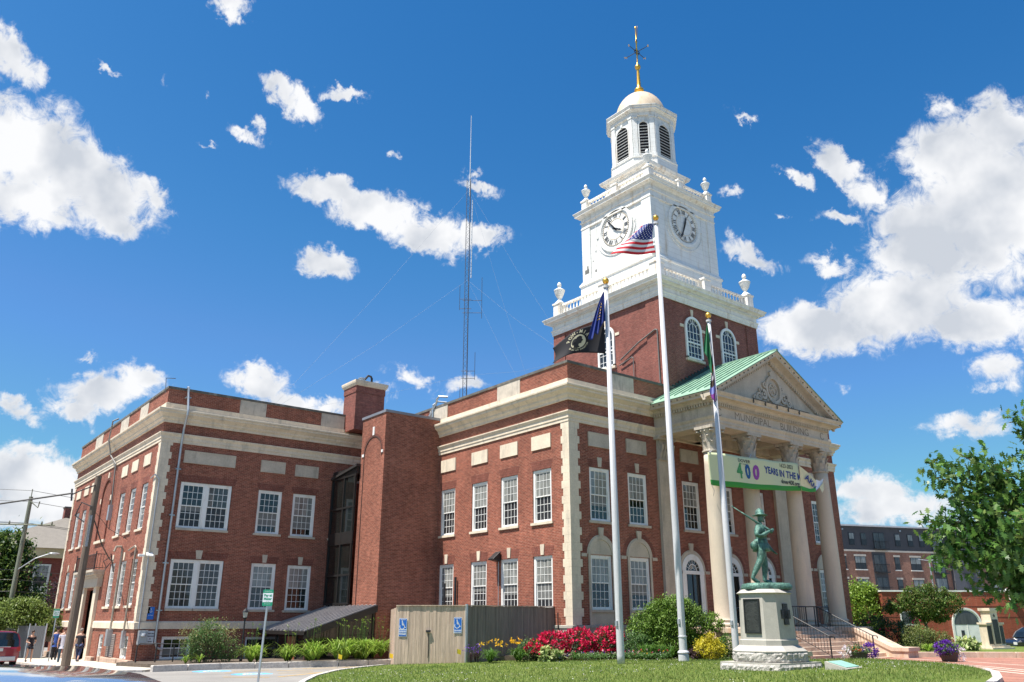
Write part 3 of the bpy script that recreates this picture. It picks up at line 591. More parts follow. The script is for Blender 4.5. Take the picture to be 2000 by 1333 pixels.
lv.fbox(GW, 45.9, 45.97, 0, .06, -1.8, -.66); lv.fbox(GW, 47.25, 47.32, 0, .06, -1.8, -.66)
wb(lv, 'louvre', mat('louvre_metal', (.24, .20, .18), .6), B)
# arched bays on the front
def blindbay(F, u, zs=2.74, r=.67, zb=.32, bottom=-.22, door=False):
    mb = MB(); archF(mb, F, u, zs, r, zs - .001, -.02, .012); ringF(mb, F, u, zs, r - .02, r + .13, -.02, .05); ringF(mb, F, u, zs, r + .13, r + .19, -.02, .03)
    mb.extr([F.P(u - .11, .07, zs + r + .12), F.P(u + .11, .07, zs + r + .12), F.P(u + .16, .07, zs + r + .50), F.P(u - .16, .07, zs + r + .50)], tuple(b - a for a, b in zip(F.P(0, .07, 0), F.P(0, -.02, 0))))
    for s in (-1, 1):
        mb.fbox(F, u + s * (r + .2), u + s * (r + .52), -.02, .03, zs - .12, zs + .02); mb.fbox(F, u + s * (r), u + s * (r + .12), -.02, .045, bottom, zs)
    if not door: mb.fbox(F, u - r, u + r, -.02, .016, bottom, zb); mb.fbox(F, u - r - .06, u + r + .06, -.02, .075, zb, zb + .1)
    wb(mb, 'arch_surround', STONEC, B)
    rb = MB(); ringF(rb, F, u, zs, r + .19, r + .42, -.02, .006); wb(rb, 'brick_arch', BRICKV, B)
for u in (26.0, 28.45, 41.3, 43.8): blindbay(FS, u); win(B, FS, u, .42, 1.33, 2.3, top=GLASSB, bot=GLASSD, sill=False)
def doorbay(u):
    blindbay(FS, u, zs=2.25, r=.80, bottom=-.25, door=True)
    g = MB(); archF(g, FS, u, 2.26, .53, 2.255, .0, .02); g.fbox(FS, u - .5, u + .5, 0, .02, -.25, 2.1); d = wb(g, 'door', GLASSD, B)
    mb = MB(); ringF(mb, FS, u, 2.25, .52, .79, -.02, .07); mb.fbox(FS, u - .79, u - .5, -.02, .07, -.25, 2.25); mb.fbox(FS, u + .5, u + .79, -.02, .07, -.25, 2.25); mb.fbox(FS, u - .79, u + .79, .03, .09, 2.1, 2.26)
    wb(mb, 'door_frame', WFRAME, d)
    k = MB()
    for i in range(1, 8): a = i * PI / 8; k.tube([FS.P(u + .1 * math.cos(a), .035, 2.27 + .1 * math.sin(a)), FS.P(u + .53 * math.cos(a), .035, 2.27 + .53 * math.sin(a))], .012, 4)
    ringF(k, FS, u, 2.27, .28, .31, .02, .05, n=12); wb(k, 'fanlight_bar', WFRAME, d)
    h = MB(); h.fbox(FS, u - .03, u + .03, .02, .05, -.25, 2.1)
    for s in (-1, 1): h.fbox(FS, u + s * .5, u + s * .44, .02, .05, -.25, 2.1)
    h.fbox(FS, u - .44, u + .44, .021, .048, .55, .62); wb(h, 'door_rail', BLACKM, d)
for u in (32.1, 35.15, 37.95): doorbay(u)
# wing side: portal with balcony, blind arch
wb(MB().fbox(GW, 51.0, 51.65, -.05, .16, -2.3, 1.72).fbox(GW, 53.95, 54.7, -.05, .16, -2.3, 1.72).fbox(GW, 51.7, 52.05, -.6, .06, -2.2, 1.6).fbox(GW, 50.9, 51.75, 0, .22, -2.3, -2.02).fbox(GW, 53.85, 54.8, 0, .22, -2.3, -2.02), 'door_surround', STONE, B)
wb(MB().fbox(GW, 50.6, 55.1, -.05, .26, 1.72, 2.22).fbox(GW, 50.55, 55.15, -.05, .36, 2.22, 2.36).fbox(GW, 50.45, 55.25, -.05, .55, 2.36, 2.5).fbox(GW, 50.4, 55.3, -.05, .62, 2.5, 2.62), 'door_hood', STONEC, B)
wb(MB().fbox(GW, 52.05, 53.9, -.5, -.45, -2.2, 1.6), 'door_leaf', mat('door_red', (.20, .05, .035), .6), B)
rl = MB()
for u in np.arange(50.5, 55.25, .155): rl.tube([GW.P(u, .55, 2.62), GW.P(u, .55, 3.45)], .012, 4)
for z in (2.72, 3.45): rl.tube([GW.P(50.45, 0, z), GW.P(50.45, .55, z), GW.P(55.25, .55, z), GW.P(55.25, 0, z)], .02, 5)
for u in (50.45, 52.85, 55.25): rl.tube([GW.P(u, .55, 2.6), GW.P(u, .55, 3.6)], .03, 5)
for d in (.15, .3, .45): rl.tube([GW.P(50.45, d, 2.62), GW.P(50.45, d, 3.45)], .012, 4)
wb(rl, 'balcony_railing', BLACKM, B)
ba = MB(); ringF(ba, GW, 52.7, 6.85, 1.0, 1.14, -.02, .07, n=28); ba.fbox(GW, 51.56, 51.7, -.02, .07, 4.35, 6.85); ba.fbox(GW, 53.7, 53.84, -.02, .07, 4.35, 6.85); wb(ba, 'blind_arch', BRICKV, B)
wbs(MB().fbox(GW, 51.5, 53.9, -.02, .1, 4.2, 4.35).fbox(GW, 52.6, 52.86, -.02, .09, 7.97, 8.3).fbox(GW, 51.42, 51.62, -.02, .08, 6.55, 6.85).fbox(GW, 53.78, 53.98, -.02, .08, 6.55, 6.85), 'arch_block', STONE, B)

# ------------------------------------------------------------------ portico
CXP = 34.82; YF = 23.05
st = MB(); st.box(29.15, 40.5, 22.4, FY, -1.8, -.29); st.box(29.05, 32.45, 22.28, FY, -1.8, -.72); st.box(37.2, 40.6, 22.28, FY, -1.8, -.72); wb(st, 'porch_floor', STEPS, B, bevel=.015)
ent = MB(); EP = [(39.68, FY), (39.68, YF), (29.98, YF), (29.98, FY)]
molding(ent, EP, [(-.93, 8.57), (0, 8.57), (0, 8.71), (.03, 8.72), (.03, 8.86), (.05, 8.87), (.11, 8.97), (.11, 9.01), (0, 9.03), (0, 9.46), (.05, 9.47), (.05, 9.50)])
molding(ent, EP, [(-.93, 8.57), (-.93, 9.0)])
ent.box(30.6, 39.0, 23.9, FY - .01, 8.95, 9.05)
wb(ent, 'entablature', STONEC, B)
cof = MB()
for u in (33.0, 36.6): cof.box(u - .3, u + .3, 23.9, FY, 8.6, 8.96)
cof.box(30.9, 38.8, 26.1, FY - .005, 8.6, 8.96); wbs(cof, 'porch_beam', STONEC, B)
den = MB(); n = 62
for i in range(n): x = 29.96 + (39.70 - 29.96) * i / n; den.box(x, x + .088, YF - .14, YF + .01, 9.50, 9.64)
for i in range(22): y = 23.1 + i * .157; den.box(29.84, 29.99, y, y + .088, 9.50, 9.64)
wb(den, 'dentil_course', STONEC, B)
cp = [(0, 9.64), (.16, 9.64), (.16, 9.70), (.26, 9.78), (.52, 9.80), (.52, 9.90), (.56, 9.93), (.62, 10.02), (.62, 10.05), (0, 10.07)]
wb(molding(MB(), EP, cp), 'porch_cornice', STONEC, B)
# gable: tympanum + raking cornice
ZA = 12.98; HW = 5.42; ZE = 10.06; SL = (ZA - ZE) / HW
wb(MB().extr([(CXP - 4.86, YF, 10.05), (CXP + 4.86, YF, 10.05), (CXP, YF, 12.45)], (0, .5, 0)), 'pediment', STONEC, B)
rk = MB(); prof = [(0, .0), (-.14, .0), (-.14, .10), (-.24, .14), (-.52, .16), (-.52, .27), (-.56, .30), (-.62, .40), (-.62, .43), (.2, .43)]
for s in (-1, 1):
    def pt(x, dy, dz): return (CXP + s * x, YF + dy, ZA - .43 - SL * x + dz)
    vs = [pt(0, a, b) for a, b in prof] + [pt(HW, a, b) for a, b in prof]; k = len(prof)
    rk.add(vs, [(i, i + 1, k + i + 1, k + i) for i in range(k - 1)] + [tuple(range(k, 2 * k))])
wb(rk, 'raking_cornice', STONEC, B)
rd = MB()
for s in (-1, 1):
    for i in range(31):
        x = .1 + i * .157; zt = ZA - .43 - SL * x
        rd.extr([(CXP + s * x, YF - .13, zt - .12), (CXP + s * (x + .088), YF - .13, zt - .12 - SL * .088), (CXP + s * (x + .088), YF - .13, zt + .01 - SL * .088), (CXP + s * x, YF - .13, zt + .01)], (0, .14, 0))
wb(rd, 'raking_dentil_course', STONEC, B)
def rz_(x): return ZA - SL * abs(x - CXP)
rf = MB()
for s in (-1, 1):
    x0 = CXP; x1 = CXP + s * (HW + .04)
    rf.extr([(x0, YF - .66, ZA + .03), (x1, YF - .66, rz_(x1) + .03), (x1, YF - .66, rz_(x1) - .02), (x0, YF - .66, ZA - .02)], (0, FY - YF + .62, 0))
wb(rf, 'porch_roof', COPPER, B)
sm = MB()
for s in (-1, 1):
    for y in np.arange(YF - .25, FY - .1, .46):
        x0 = CXP + s * .05; x1 = CXP + s * (HW - .45); sm.extr([(x0, y, rz_(x0) + .03), (x1, y, rz_(x1) + .03), (x1, y, rz_(x1) + .09), (x0, y, rz_(x0) + .09)], (0, .035, 0))
sm.box(CXP - .06, CXP + .06, YF - .66, FY, ZA + .0, ZA + .1)
wb(sm, 'roof_seam', COPPERD if False else COPPER, B)
fl = MB()
for i in range(14):
    x = 31.0 + i * .27; fl.box(x, x + .27, FY - .03, FY + .02, rz_(x) - .0, rz_(x) + .34)
wb(fl, 'step_flashing', COPPERD, B)
# snow guards on cornice, as dark studs
sg = MB()
for i in range(9): y = 23.0 + i * .38; sg.box(29.33, 29.38, y, y + .04, 9.90, 9.96)
for s in (-1, 1):
    for i in range(14): x = .35 + i * .36; zz = ZA - .43 - SL * x + .28; sg.box(CXP + s * x - .02, CXP + s * x + .02, YF - .60, YF - .56, zz - .02, zz + .04)
wb(sg, 'stud', mat('stud_dark', (.06, .055, .05), .8), B)
lg = MB()
for i in range(5): x = 32.4 + i * .95; lg.box(x, x + .04, YF - .66, YF - .60, 9.86, 10.06); lg.box(x, x + .9, YF - .66, YF - .63, 10.05, 10.08)
wb(lg, 'light_strip', mat('stain_dark', (.09, .08, .07), .8), B)
tx = MB(); text_on(tx, flatfn(FS, YF and (FY - YF + .006)), 'MUNICIPAL', 33.12, 9.225, .50, .0, 1.13); text_on(tx, flatfn(FS, FY - YF + .006), 'BUILDING', 36.62, 9.225, .50, .0, 1.12)
ringF(tx, FS, 30.55, 9.24, .155, .185, FY - YF, FY - YF + .01, PI / 5, 2 * PI - PI / 5, 20); ringF(tx, FS, 39.12, 9.24, .155, .185, FY - YF, FY - YF + .01, PI / 5, 2 * PI - PI / 5, 20)
wb(tx, 'inscription', STONEL, B)
# carved cartouche
ct = MB(); Fp = Face('S', YF); ringF(ct, Fp, 35.0, 11.05, .52, .66, 0, .12, 0, 2 * PI, 28); ct.v = [(x, y, 11.05 + (z - 11.05) * 1.12) for x, y, z in ct.v]
ringF(ct, Fp, 35.0, 11.05, .30, .35, 0, .07, 0, 2 * PI, 20)
rr = random.Random(8)
for s in (-1, 1):
    for (du, dz, r) in ((.85, -.35, .27), (1.25, -.52, .22), (1.6, -.64, .15), (.72, .15, .16), (1.1, -.18, .14)):
        ringF(ct, Fp, 35.0 + s * du, 11.05 + dz, r * .5, r, 0, .10, 0, 2 * PI, 14); ringF(ct, Fp, 35.0 + s * du, 11.05 + dz, r * .0, r * .28, 0, .12, 0, 2 * PI, 8)
for i in range(40):
    a = rr.random() * 2 * PI; r = rr.random() * .3; ct.blob((35 + r * math.cos(a), YF - .03, 11.05 + r * 1.1 * math.sin(a)), (.05, .05, .05), 1, i)
for i in range(26):
    x = -1.7 + 3.4 * i / 25; ct.blob((35 + x, YF - .02, 10.42 + .12 * math.sin(i * 1.7)), (.09, .06, .07), 1, i)
ct.extr([(34.85, YF - .1, 11.72), (35.15, YF - .1, 11.72), (35.22, YF - .1, 11.95), (35, YF - .1, 12.06), (34.78, YF - .1, 11.95)], (0, .1, 0))
wb(ct, 'cartouche', STONEC, B)
# columns
def column(x, y):
    c = MB(); zb, zt = .02, 7.36; pr = []
    for i in range(13): t = i / 12; pr.append((.415 - .055 * max(0, t - .3) ** 1.4 / (.7 ** 1.4), zb + .12 + (zt - zb - .12) * t))
    c.lathe([(.44, zb), (.43, zb + .05), (.415, zb + .12)] + pr[1:], n=28)
    col = c.build('column', mat('column_stone', (.56, .475, .37), .85, var=.07, vscale=.8, fine=.07, fscale=30, grime=(.42, .37, .31), gscale=.7), B, smooth=False); col.location = Vector((x, y, 0)) - wloc(B)
    for p in col.data.polygons: p.use_smooth = len(p.vertices) == 4
    b = MB(); b.lathe([(.50, .0), (.565, .03), (.585, .08), (.565, .13), (.51, .155), (.465, .17), (.455, .21), (.49, .235), (.505, .27), (.49, .30), (.44, .315)], n=28, z=-.26)
    b.box(-.6, .6, -.6, .6, -.42, -.26); b.build('column_base', mat('base_stained', (.52, .45, .36), .85, var=.15, grime=(.30, .46, .36), gscale=1.6), col)
    k = MB(); k.lathe([(.36, 7.36), (.42, 7.38), (.42, 7.44), (.365, 7.46), (.35, 7.7), (.37, 8.0), (.43, 8.25), (.50, 8.42)], n=24)
    for row, (n, z0, h, r, o, ph) in enumerate(((8, 7.46, .40, .36, .10, 0), (8, 7.46, .68, .355, .14, PI / 8), (16, 7.5, .86, .36, .17, PI / 16))):
        for i in range(n):
            a = ph + 2 * PI * i / n; ca, sa = math.cos(a), math.sin(a); w = .085 if n == 8 else .045; pts = []
            for (t, rr_, ww) in ((0, r, w), (.5, r + .02, w * 1.1), (.82, r + .06, w), (1.0, r + o, w * .55), (.93, r + o + .03, .01)):
                for sgn in (-1, 1): pts.append(((rr_) * ca - sgn * ww * sa, rr_ * sa + sgn * ww * ca, z0 + h * t))
            k.add(pts, [(2 * j, 2 * j + 1, 2 * j + 3, 2 * j + 2) for j in range(4)])
    for i in range(4):
        a = PI / 4 + i * PI / 2; k.lathe([(.02, -.04), (.10, -.03), (.11, .0), (.10, .03), (.02, .04)], (.56 * math.cos(a), .56 * math.sin(a)), 10, 8.33)
    A = []
    for i in range(4):
        a0 = PI / 4 + i * PI / 2; A += [(.72 * math.cos(a0 - .07), .72 * math.sin(a0 - .07)), (.72 * math.cos(a0 + .07), .72 * math.sin(a0 + .07))]
        for t in (.3, .5, .7): a = a0 + t * PI / 2; r = .50 + .02 * abs(t - .5) * 4; A.append((r * math.cos(a) * 1.02, r * math.sin(a) * 1.02))
    k.prism(A, 8.43, 8.565); k.build('capital', mat('capital_stone', (.44, .39, .32), .9, var=.15, vscale=4, grime=(.2, .18, .16), gscale=2.5), col)
    return col
for x in (30.36, 33.15, 36.7, 39.35): column(x, 23.55)
def pilaster(u, w=1.02):
    p = MB(); p.fbox(FS, u - w / 2, u + w / 2, -.02, .16, -.25, 7.42); p.fbox(FS, u - w / 2 - .06, u + w / 2 + .06, -.02, .24, -.25, .05); pl = wb(p, 'pilaster', STONEC, B)
    k = MB(); k.fbox(FS, u - w / 2 + .05, u + w / 2 - .05, -.02, .2, 7.46, 8.42); k.fbox(FS, u - w / 2 - .05, u + w / 2 + .05, -.02, .26, 7.42, 7.47); k.fbox(FS, u - w / 2 - .14, u + w / 2 + .14, -.02, .34, 8.42, 8.56)
    for i in range(5):
        for z0, h, o in ((7.47, .4, .1), (7.6, .6, .15)):
            a = u - w / 2 + .12 + i * (w - .24) / 4 + (.08 if h > .5 else 0); k.extr([FS.P(a - .07, .2, z0), FS.P(a + .07, .2, z0), FS.P(a + .06, .2 + o, z0 + h), FS.P(a - .06, .2 + o, z0 + h)], (0, .06, 0))
    o = wb(k, 'pilaster_capital', MATS['capital_stone'], pl)
MATS.get('capital_stone') or mat('capital_stone', (.44, .39, .32), .9, var=.15, vscale=4, grime=(.2, .18, .16), gscale=2.5)
for u in (30.5, 39.95): pilaster(u)
# front steps and cheek walls
stp = MB(); n = 8
for i in range(n):
    zt = -.29 - .155 * (i + 1); y1 = 22.42 - .33 * i; stp.box(29.62, 37.12, y1 - .33 - .02, y1 + .3, -1.9, zt)
wb(stp, 'front_step', STEPS, B)
ck = MB()
for x0, x1 in ((37.1, 38.02), (28.7, 29.62)):
    P = [(22.4, -.30), (21.5, -.30), (19.75, -1.13), (19.02, -1.16)]
    top = [(x0 - .05, y, z) for y, z in P]; ck.extr([(x0 - .05, 22.4, -.30), (x0 - .05, 21.5, -.30), (x0 - .05, 19.75, -1.12), (x0 - .05, 19.0, -1.12), (x0 - .05, 19.0, -1.30), (x0 - .05, 19.8, -1.30), (x0 - .05, 21.5, -.50), (x0 - .05, 22.4, -.50)], (x1 - x0 + .1, 0, 0))
    ck.extr([(x0, 22.4, -.50), (x0, 21.5, -.50), (x0, 19.8, -1.30), (x0, 19.08, -1.30), (x0, 19.08, -1.85), (x0, 22.4, -1.85)], (x1 - x0, 0, 0))
wbs(ck, 'cheek_wall', STEPS, B, bevel=.012)

# ------------------------------------------------------------------ clock tower
TX, TY = 35.22, 30.90
def sq(h): return [(TX + h, TY - h), (TX - h, TY - h), (TX - h, TY + h), (TX + h, TY + h)]
def ring_sq(prof): return molding(MB(), sq(1.0), [(a - 1.0, z) for a, z in prof], True)
TH = 4.27
tw = MB(); tw.box(TX - TH + .06, TX + TH - .06, TY - TH + .06, TY + TH - .06, 8, 16.6)
for a in (-1, 1):
    for b in (-1, 1): tw.box(TX + a * TH, TX + a * (TH - 1.0), TY + b * TH, TY + b * (TH - 1.0), 8.001, 16.601)
wb(tw, 'tower_wall', BRICKT, B)
TS = Face('S', TY - TH + .06); TW = Face('W', TX - TH + .06)
def archwin(F, u, zb, zs, r, P=B):
    g = MB(); archF(g, F, u, zs, r - .12, zb, .0, .02); w = wb(g, 'tower_window', GLASS, P); f = MB()
    ringF(f, F, u, zs, r - .14, r, -.02, .09); f.fbox(F, u - r, u - r + .14, -.02, .09, zb, zs); f.fbox(F, u + r - .14, u + r, -.02, .09, zb, zs); f.fbox(F, u - r, u + r, -.02, .09, zb, zb + .1); f.fbox(F, u - r, u + r, .02, .06, zs - .88, zs - .8)
    wb(f, 'frame', WFRAME, w); m = MB(); ri = r - .12
    for i in (-1, 0, 1): m.fbox(F, u + i * ri / 2 - .014, u + i * ri / 2 + .014, .018, .045, zb, zs + (0 if i else ri))
    z = zb + .35
    while z < zs + .05: m.fbox(F, u - ri, u + ri, .019, .043, z - .013, z + .013); z += .4
    ringF(m, F, u, zs, ri * .5, ri * .5 + .03, .018, .045, n=14)
    for a in (PI / 5, 2 * PI / 5, 3 * PI / 5, 4 * PI / 5): m.tube([F.P(u + ri * .5 * math.cos(a), .03, zs + ri * .5 * math.sin(a)), F.P(u + ri * math.cos(a), .03, zs + ri * math.sin(a))], .014, 4)
    wb(m, 'glazing_bar', WFRAME, w)
    s = MB(); s.fbox(F, u - r - .06, u + r + .06, -.02, .14, zb - .14, zb); wb(s, 'sill', STONE, w)
    for q in (-1, 1): wb(MB().fbox(F, u + q * (r + .04), u + q * (r + .36), -.02, .035, zs - .06, zs + .1), 'impost', STONE, w)
    s = MB()
    s.extr([F.P(u - .07, .05, zs + r + .03), F.P(u + .07, .05, zs + r + .03), F.P(u + .11, .05, zs + r + .42), F.P(u - .11, .05, zs + r + .42)], tuple(b - a for a, b in zip(F.P(0, .05, 0), F.P(0, -.01, 0))))
    wb(s, 'keystone', STONE, w); s = MB(); ringF(s, F, u, zs, r + .01, r + .16, -.02, .008); wb(s, 'brick_arch', BRICKV, w)
archwin(TS, 33.62, 13.32, 15.1, .68); archwin(TS, 36.66, 13.32, 15.1, .68); archwin(TW, 30.72, 13.32, 15.1, .66)
wb(ring_sq([(TH - .02, 16.40), (TH + .05, 16.40), (TH + .05, 16.52), (TH + .08, 16.53), (TH + .08, 16.64), (TH + .12, 16.68), (TH + .12, 16.72), (TH + .04, 16.74), (TH + .04, 17.02), (TH + .12, 17.05), (TH + .16, 17.06), (TH + .16, 17.14), (TH + .22, 17.18), (TH + .42, 17.2), (TH + .42, 17.29), (TH + .46, 17.32), (TH + .50, 17.4), (TH + .50, 17.43), (2.8, 17.47)]), 'tower_cornice', WHITER, B)
td = MB(); n = 78
for i in range(n):
    t = -TH - .1 + (2 * TH + .2) * i / n; td.box(TX + t, TX + t + .06, TY - TH - .19, TY - TH - .1, 17.03, 17.12); td.box(TX - TH - .19, TX - TH - .1, TY + t, TY + t + .06, 17.03, 17.12)
wb(td, 'tower_dentil_course', WHITE, B)
# balustrades
BALP = [(.055, 0), (.055, .04), (.035, .07), (.06, .16), (.065, .22), (.045, .36), (.03, .48), (.032, .56), (.05, .58), (.05, .62)]
def balustrade(h, z0, H, pw, nb, mat_=WHITER):
    mid = (0,); cap = H; rail = MB(); ped = MB(); posts = [-h + pw / 2, 0, h - pw / 2]
    for a in (-1, 1):
        c = a * (h - pw / 2)
        for s_, (b0, b1) in enumerate(((-h + pw, -pw / 2), (pw / 2, h - pw))):
            rail.box(TX + b0, TX + b1, TY + c - .10, TY + c + .10, z0 + H - .11, z0 + H); rail.box(TX + b0, TX + b1, TY + c - .10, TY + c + .10, z0, z0 + .10)
            rail.box(TX + c - .10, TX + c + .10, TY + b0, TY + b1, z0 + H - .11, z0 + H); rail.box(TX + c - .10, TX + c + .10, TY + b0, TY + b1, z0, z0 + .10)
    r = wb(rail, 'balustrade', mat_, B)
    for i, x in enumerate(posts):
        for j, y in enumerate(posts):
            if i == 1 and j == 1: continue
            hh = pw / 2; ped.box(TX + x - hh, TX + x + hh, TY + y - hh, TY + y + hh, z0, z0 + H + .02); ped.box(TX + x - hh - .05, TX + x + hh + .05, TY + y - hh - .05, TY + y + hh + .05, z0 + H + .02, z0 + H + .12)
            ped.box(TX + x - hh - .012, TX + x - hh + .001, TY + y - hh + .09, TY + y + hh - .09, z0 + .15, z0 + H - .12); ped.box(TX + x - hh + .09, TX + x + hh - .09, TY + y - hh - .012, TY + y - hh + .001, z0 + .15, z0 + H - .12)
    wbs(ped, 'pedestal', mat_, r)
    base = None; hb = H - .21; pr = [(rr_, zz / .62 * hb) for rr_, zz in BALP]; back = MB()
    for (b0, b1) in ((-h + pw, -pw / 2), (pw / 2, h - pw)):
        for i in range(nb):
            t = b0 + (b1 - b0) * (i + .5) / nb
            for (x, y) in ((TX + t, TY - h + pw / 2), (TX - h + pw / 2, TY + t)):
                if base is None: base = MB().lathe(pr, n=10).build('baluster', mat_, r, smooth=True); o = base
                else: o = base.copy(); C.objects.link(o)
                o.parent = r; o.location = Vector((x, y, z0 + .10)) - wloc(r)
            back.lathe(pr, (TX + t, TY + h - pw / 2), 6, z0 + .1); back.lathe(pr, (TX + h - pw / 2, TY + t), 6, z0 + .1)
    tag(wb(back, 'baluster', mat_, r), kind='stuff')
    return r
def urn(x, y, z, k, P):
    u = MB(); u.lathe([(.30, 0), (.30, .05), (.22, .12), (.14, .20), (.09, .28), (.09, .33), (.14, .38), (.24, .56), (.29, .72), (.31, .80), (.33, .82), (.33, .87), (.28, .90), (.18, .97), (.09, 1.03), (.07, 1.08), (.11, 1.12), (.13, 1.2), (.11, 1.3), (.05, 1.38), (.0, 1.41)], n=20)
    o = u.build('urn', WHITE, P, smooth=True); o.scale = (k, k, k); o.location = Vector((x, y, z)) - wloc(P); return o
b1 = balustrade(4.26, 17.46, .95, .56, 12); b2 = balustrade(2.9, 24.66, .78, .44, 8)
for a in (-1, 1):
    for b in (-1, 1): urn(TX + a * 3.98, TY + b * 3.98, 18.52, 1.05, b1); urn(TX + a * 2.68, TY + b * 2.68, 25.56, .88, b2)
# clock stage
HC = 2.86; cs = MB(); cs.box(TX - HC, TX + HC, TY - HC, TY + HC, 17.3, 24.4)
for a in (-1, 1):
    for b in (-1, 1): cs.box(TX + a * (HC + .07), TX + a * (HC - .66), TY + b * (HC + .07), TY + b * (HC - .66), 17.31, 24.05)
wb(cs, 'clock_stage', WHITE, B)
wb(ring_sq([(HC - .1, 17.4), (HC + .17, 17.4), (HC + .17, 19.5), (HC + .24, 19.56), (HC + .24, 19.66), (HC + .14, 19.78), (HC + .12, 19.86), (HC, 19.9)]), 'stage_base', WHITE, B)
wb(ring_sq([(HC, 23.45), (HC + .10, 23.47), (HC + .10, 23.56), (HC + .06, 23.58), (HC + .06, 23.86), (HC + .13, 23.92), (HC + .13, 24.0), (HC + .08, 24.02), (HC + .08, 24.28), (HC + .14, 24.32), (HC + .20, 24.36), (HC + .38, 24.38), (HC + .38, 24.47), (HC + .42, 24.52), (HC + .46, 24.6), (HC + .46, 24.63), (1.5, 24.66)]), 'stage_cornice', WHITER, B)
MARKS = ('XII', 'I', 'II', 'III', 'IIII', 'V', 'VI', 'VII', 'VIII', 'IX', 'X', 'XI')
def clock(F, uc, zc, hm, mm, dirn):
    R0 = 1.17; rim = MB(); ringF(rim, F, uc, zc, 1.23, 1.42, -.02, .10, 0, 2 * PI, 40); ringF(rim, F, uc, zc, 1.17, 1.24, -.02, .06, 0, 2 * PI, 40)
    o = MB(); pts = [F.P(uc + R0 * math.cos(i * PI / 24), .035, zc + R0 * math.sin(i * PI / 24)) for i in range(48)]; o.poly(pts if F.k == 'S' else pts[::-1]); dial = wb(o, 'clock_face', WHITE, B)
    wb(rim, 'bezel', WHITE, dial); n = MB()
    def P(x, y): return F.P(uc + dirn * x, .045, zc + y)
    def bar(x0, y0, x1, y1, w):
        d = Vector((x1 - x0, y1 - y0)).normalized(); q = Vector((-d.y, d.x)) * w / 2; n.poly([P(x0 - q.x, y0 - q.y), P(x1 - q.x, y1 - q.y), P(x1 + q.x, y1 + q.y), P(x0 + q.x, y0 + q.y)])
    for k, s in enumerate(MARKS):
        th = PI / 2 - k * PI / 6; c, q = math.cos(th), math.sin(th); wd = {'I': .085, 'V': .17, 'X': .17}; tot = sum(wd[ch] for ch in s); x = -tot / 2
        def T(a, b): rr = .86 + b; return (rr * c + a * q, rr * q - a * c)
        for ch in s:
            w = wd[ch]; m = x + w / 2
            if ch == 'I': bar(*T(m, -.13), *T(m, .15), .05)
            elif ch == 'V': bar(*T(m - .055, .15), *T(m, -.13), .052); bar(*T(m + .055, .15), *T(m + .01, -.13), .025)
            else: bar(*T(m - .06, .15), *T(m + .06, -.13), .052); bar(*T(m + .06, .15), *T(m - .06, -.13), .025)
            x += w
    for i in range(60): a = i * PI / 30; bar(1.06 * math.cos(a), 1.06 * math.sin(a), 1.13 * math.cos(a), 1.13 * math.sin(a), .05)
    wb(n, 'numerals', BLACKM, dial); g = MB(); ringF(g, F, uc, zc, .655, .675, .03, .05, 0, 2 * PI, 40); ringF(g, F, uc, zc, 1.035, 1.05, .03, .05, 0, 2 * PI, 40); wb(g, 'dial_ring', mat('dial_gold', (.62, .48, .30), .5), dial)
    for ang, L, w in ((PI / 2 - (hm % 12) * PI / 6, .62, .085), (PI / 2 - mm * PI / 30, 1.02, .07)):
        h = MB(); c, q = math.cos(ang), math.sin(ang)
        def H(a, b, dd): return F.P(uc + dirn * (a * c - b * q), dd, zc + a * q + b * c)
        pl = [(-.22, -.03), (-.05, -.05), (.3 * L, -w * .8), (.55 * L, -w * .55), (.7 * L, -w * .9), (L, 0), (.7 * L, w * .9), (.55 * L, w * .55), (.3 * L, w * .8), (-.05, .05), (-.22, .03)]
        a_ = [H(a, b, .10) for a, b in pl]; v = tuple(p - r for p, r in zip(F.P(0, .12, 0), F.P(0, .10, 0))); h.extr(a_, v); wbs(h, 'clock_hand', BLACKM, dial)
CS_ = Face('S', TY - HC); CW_ = Face('W', TX - HC)
clock(CS_, TX, 22.45, 12.55, 33.5, 1); clock(CW_, TY - .02, 22.45, 3.9, 53.5, -1)
# mouldings around the clocks, broken boards on the side
ap = MB()
for F, u in ((CS_, TX), (CW_, TY)):
    ringF(ap, F, u, 22.45, 1.62, 1.66, -.02, .05, PI, 2 * PI, 24)
    for s in (-1, 1): ap.fbox(F, u + s * 1.5, u + s * 1.66, -.02, .05, 22.4, 22.55); ap.fbox(F, u + s * 1.66, u + s * 1.70, -.02, .03, 19.9, 23.45)
wbs(ap, 'stage_moulding', WHITE, B)
dm = MB(); dm.fbox(CW_, 33.25, 33.62, .071, .078, 20.35, 20.62); dm.fbox(CW_, 33.3, 33.42, .071, .079, 20.62, 20.85); dm.fbox(CW_, 32.65, 32.78, .0, .008, 20.25, 20.42); dm.fbox(CW_, 32.9, 32.98, 0, .008, 21.0, 21.1); dm.fbox(CW_, 32.62, 32.70, .0, .008, 21.55, 21.68)
wbs(dm, 'peeled_patch', mat('bare_board', (.13, .13, .12), .9), B)
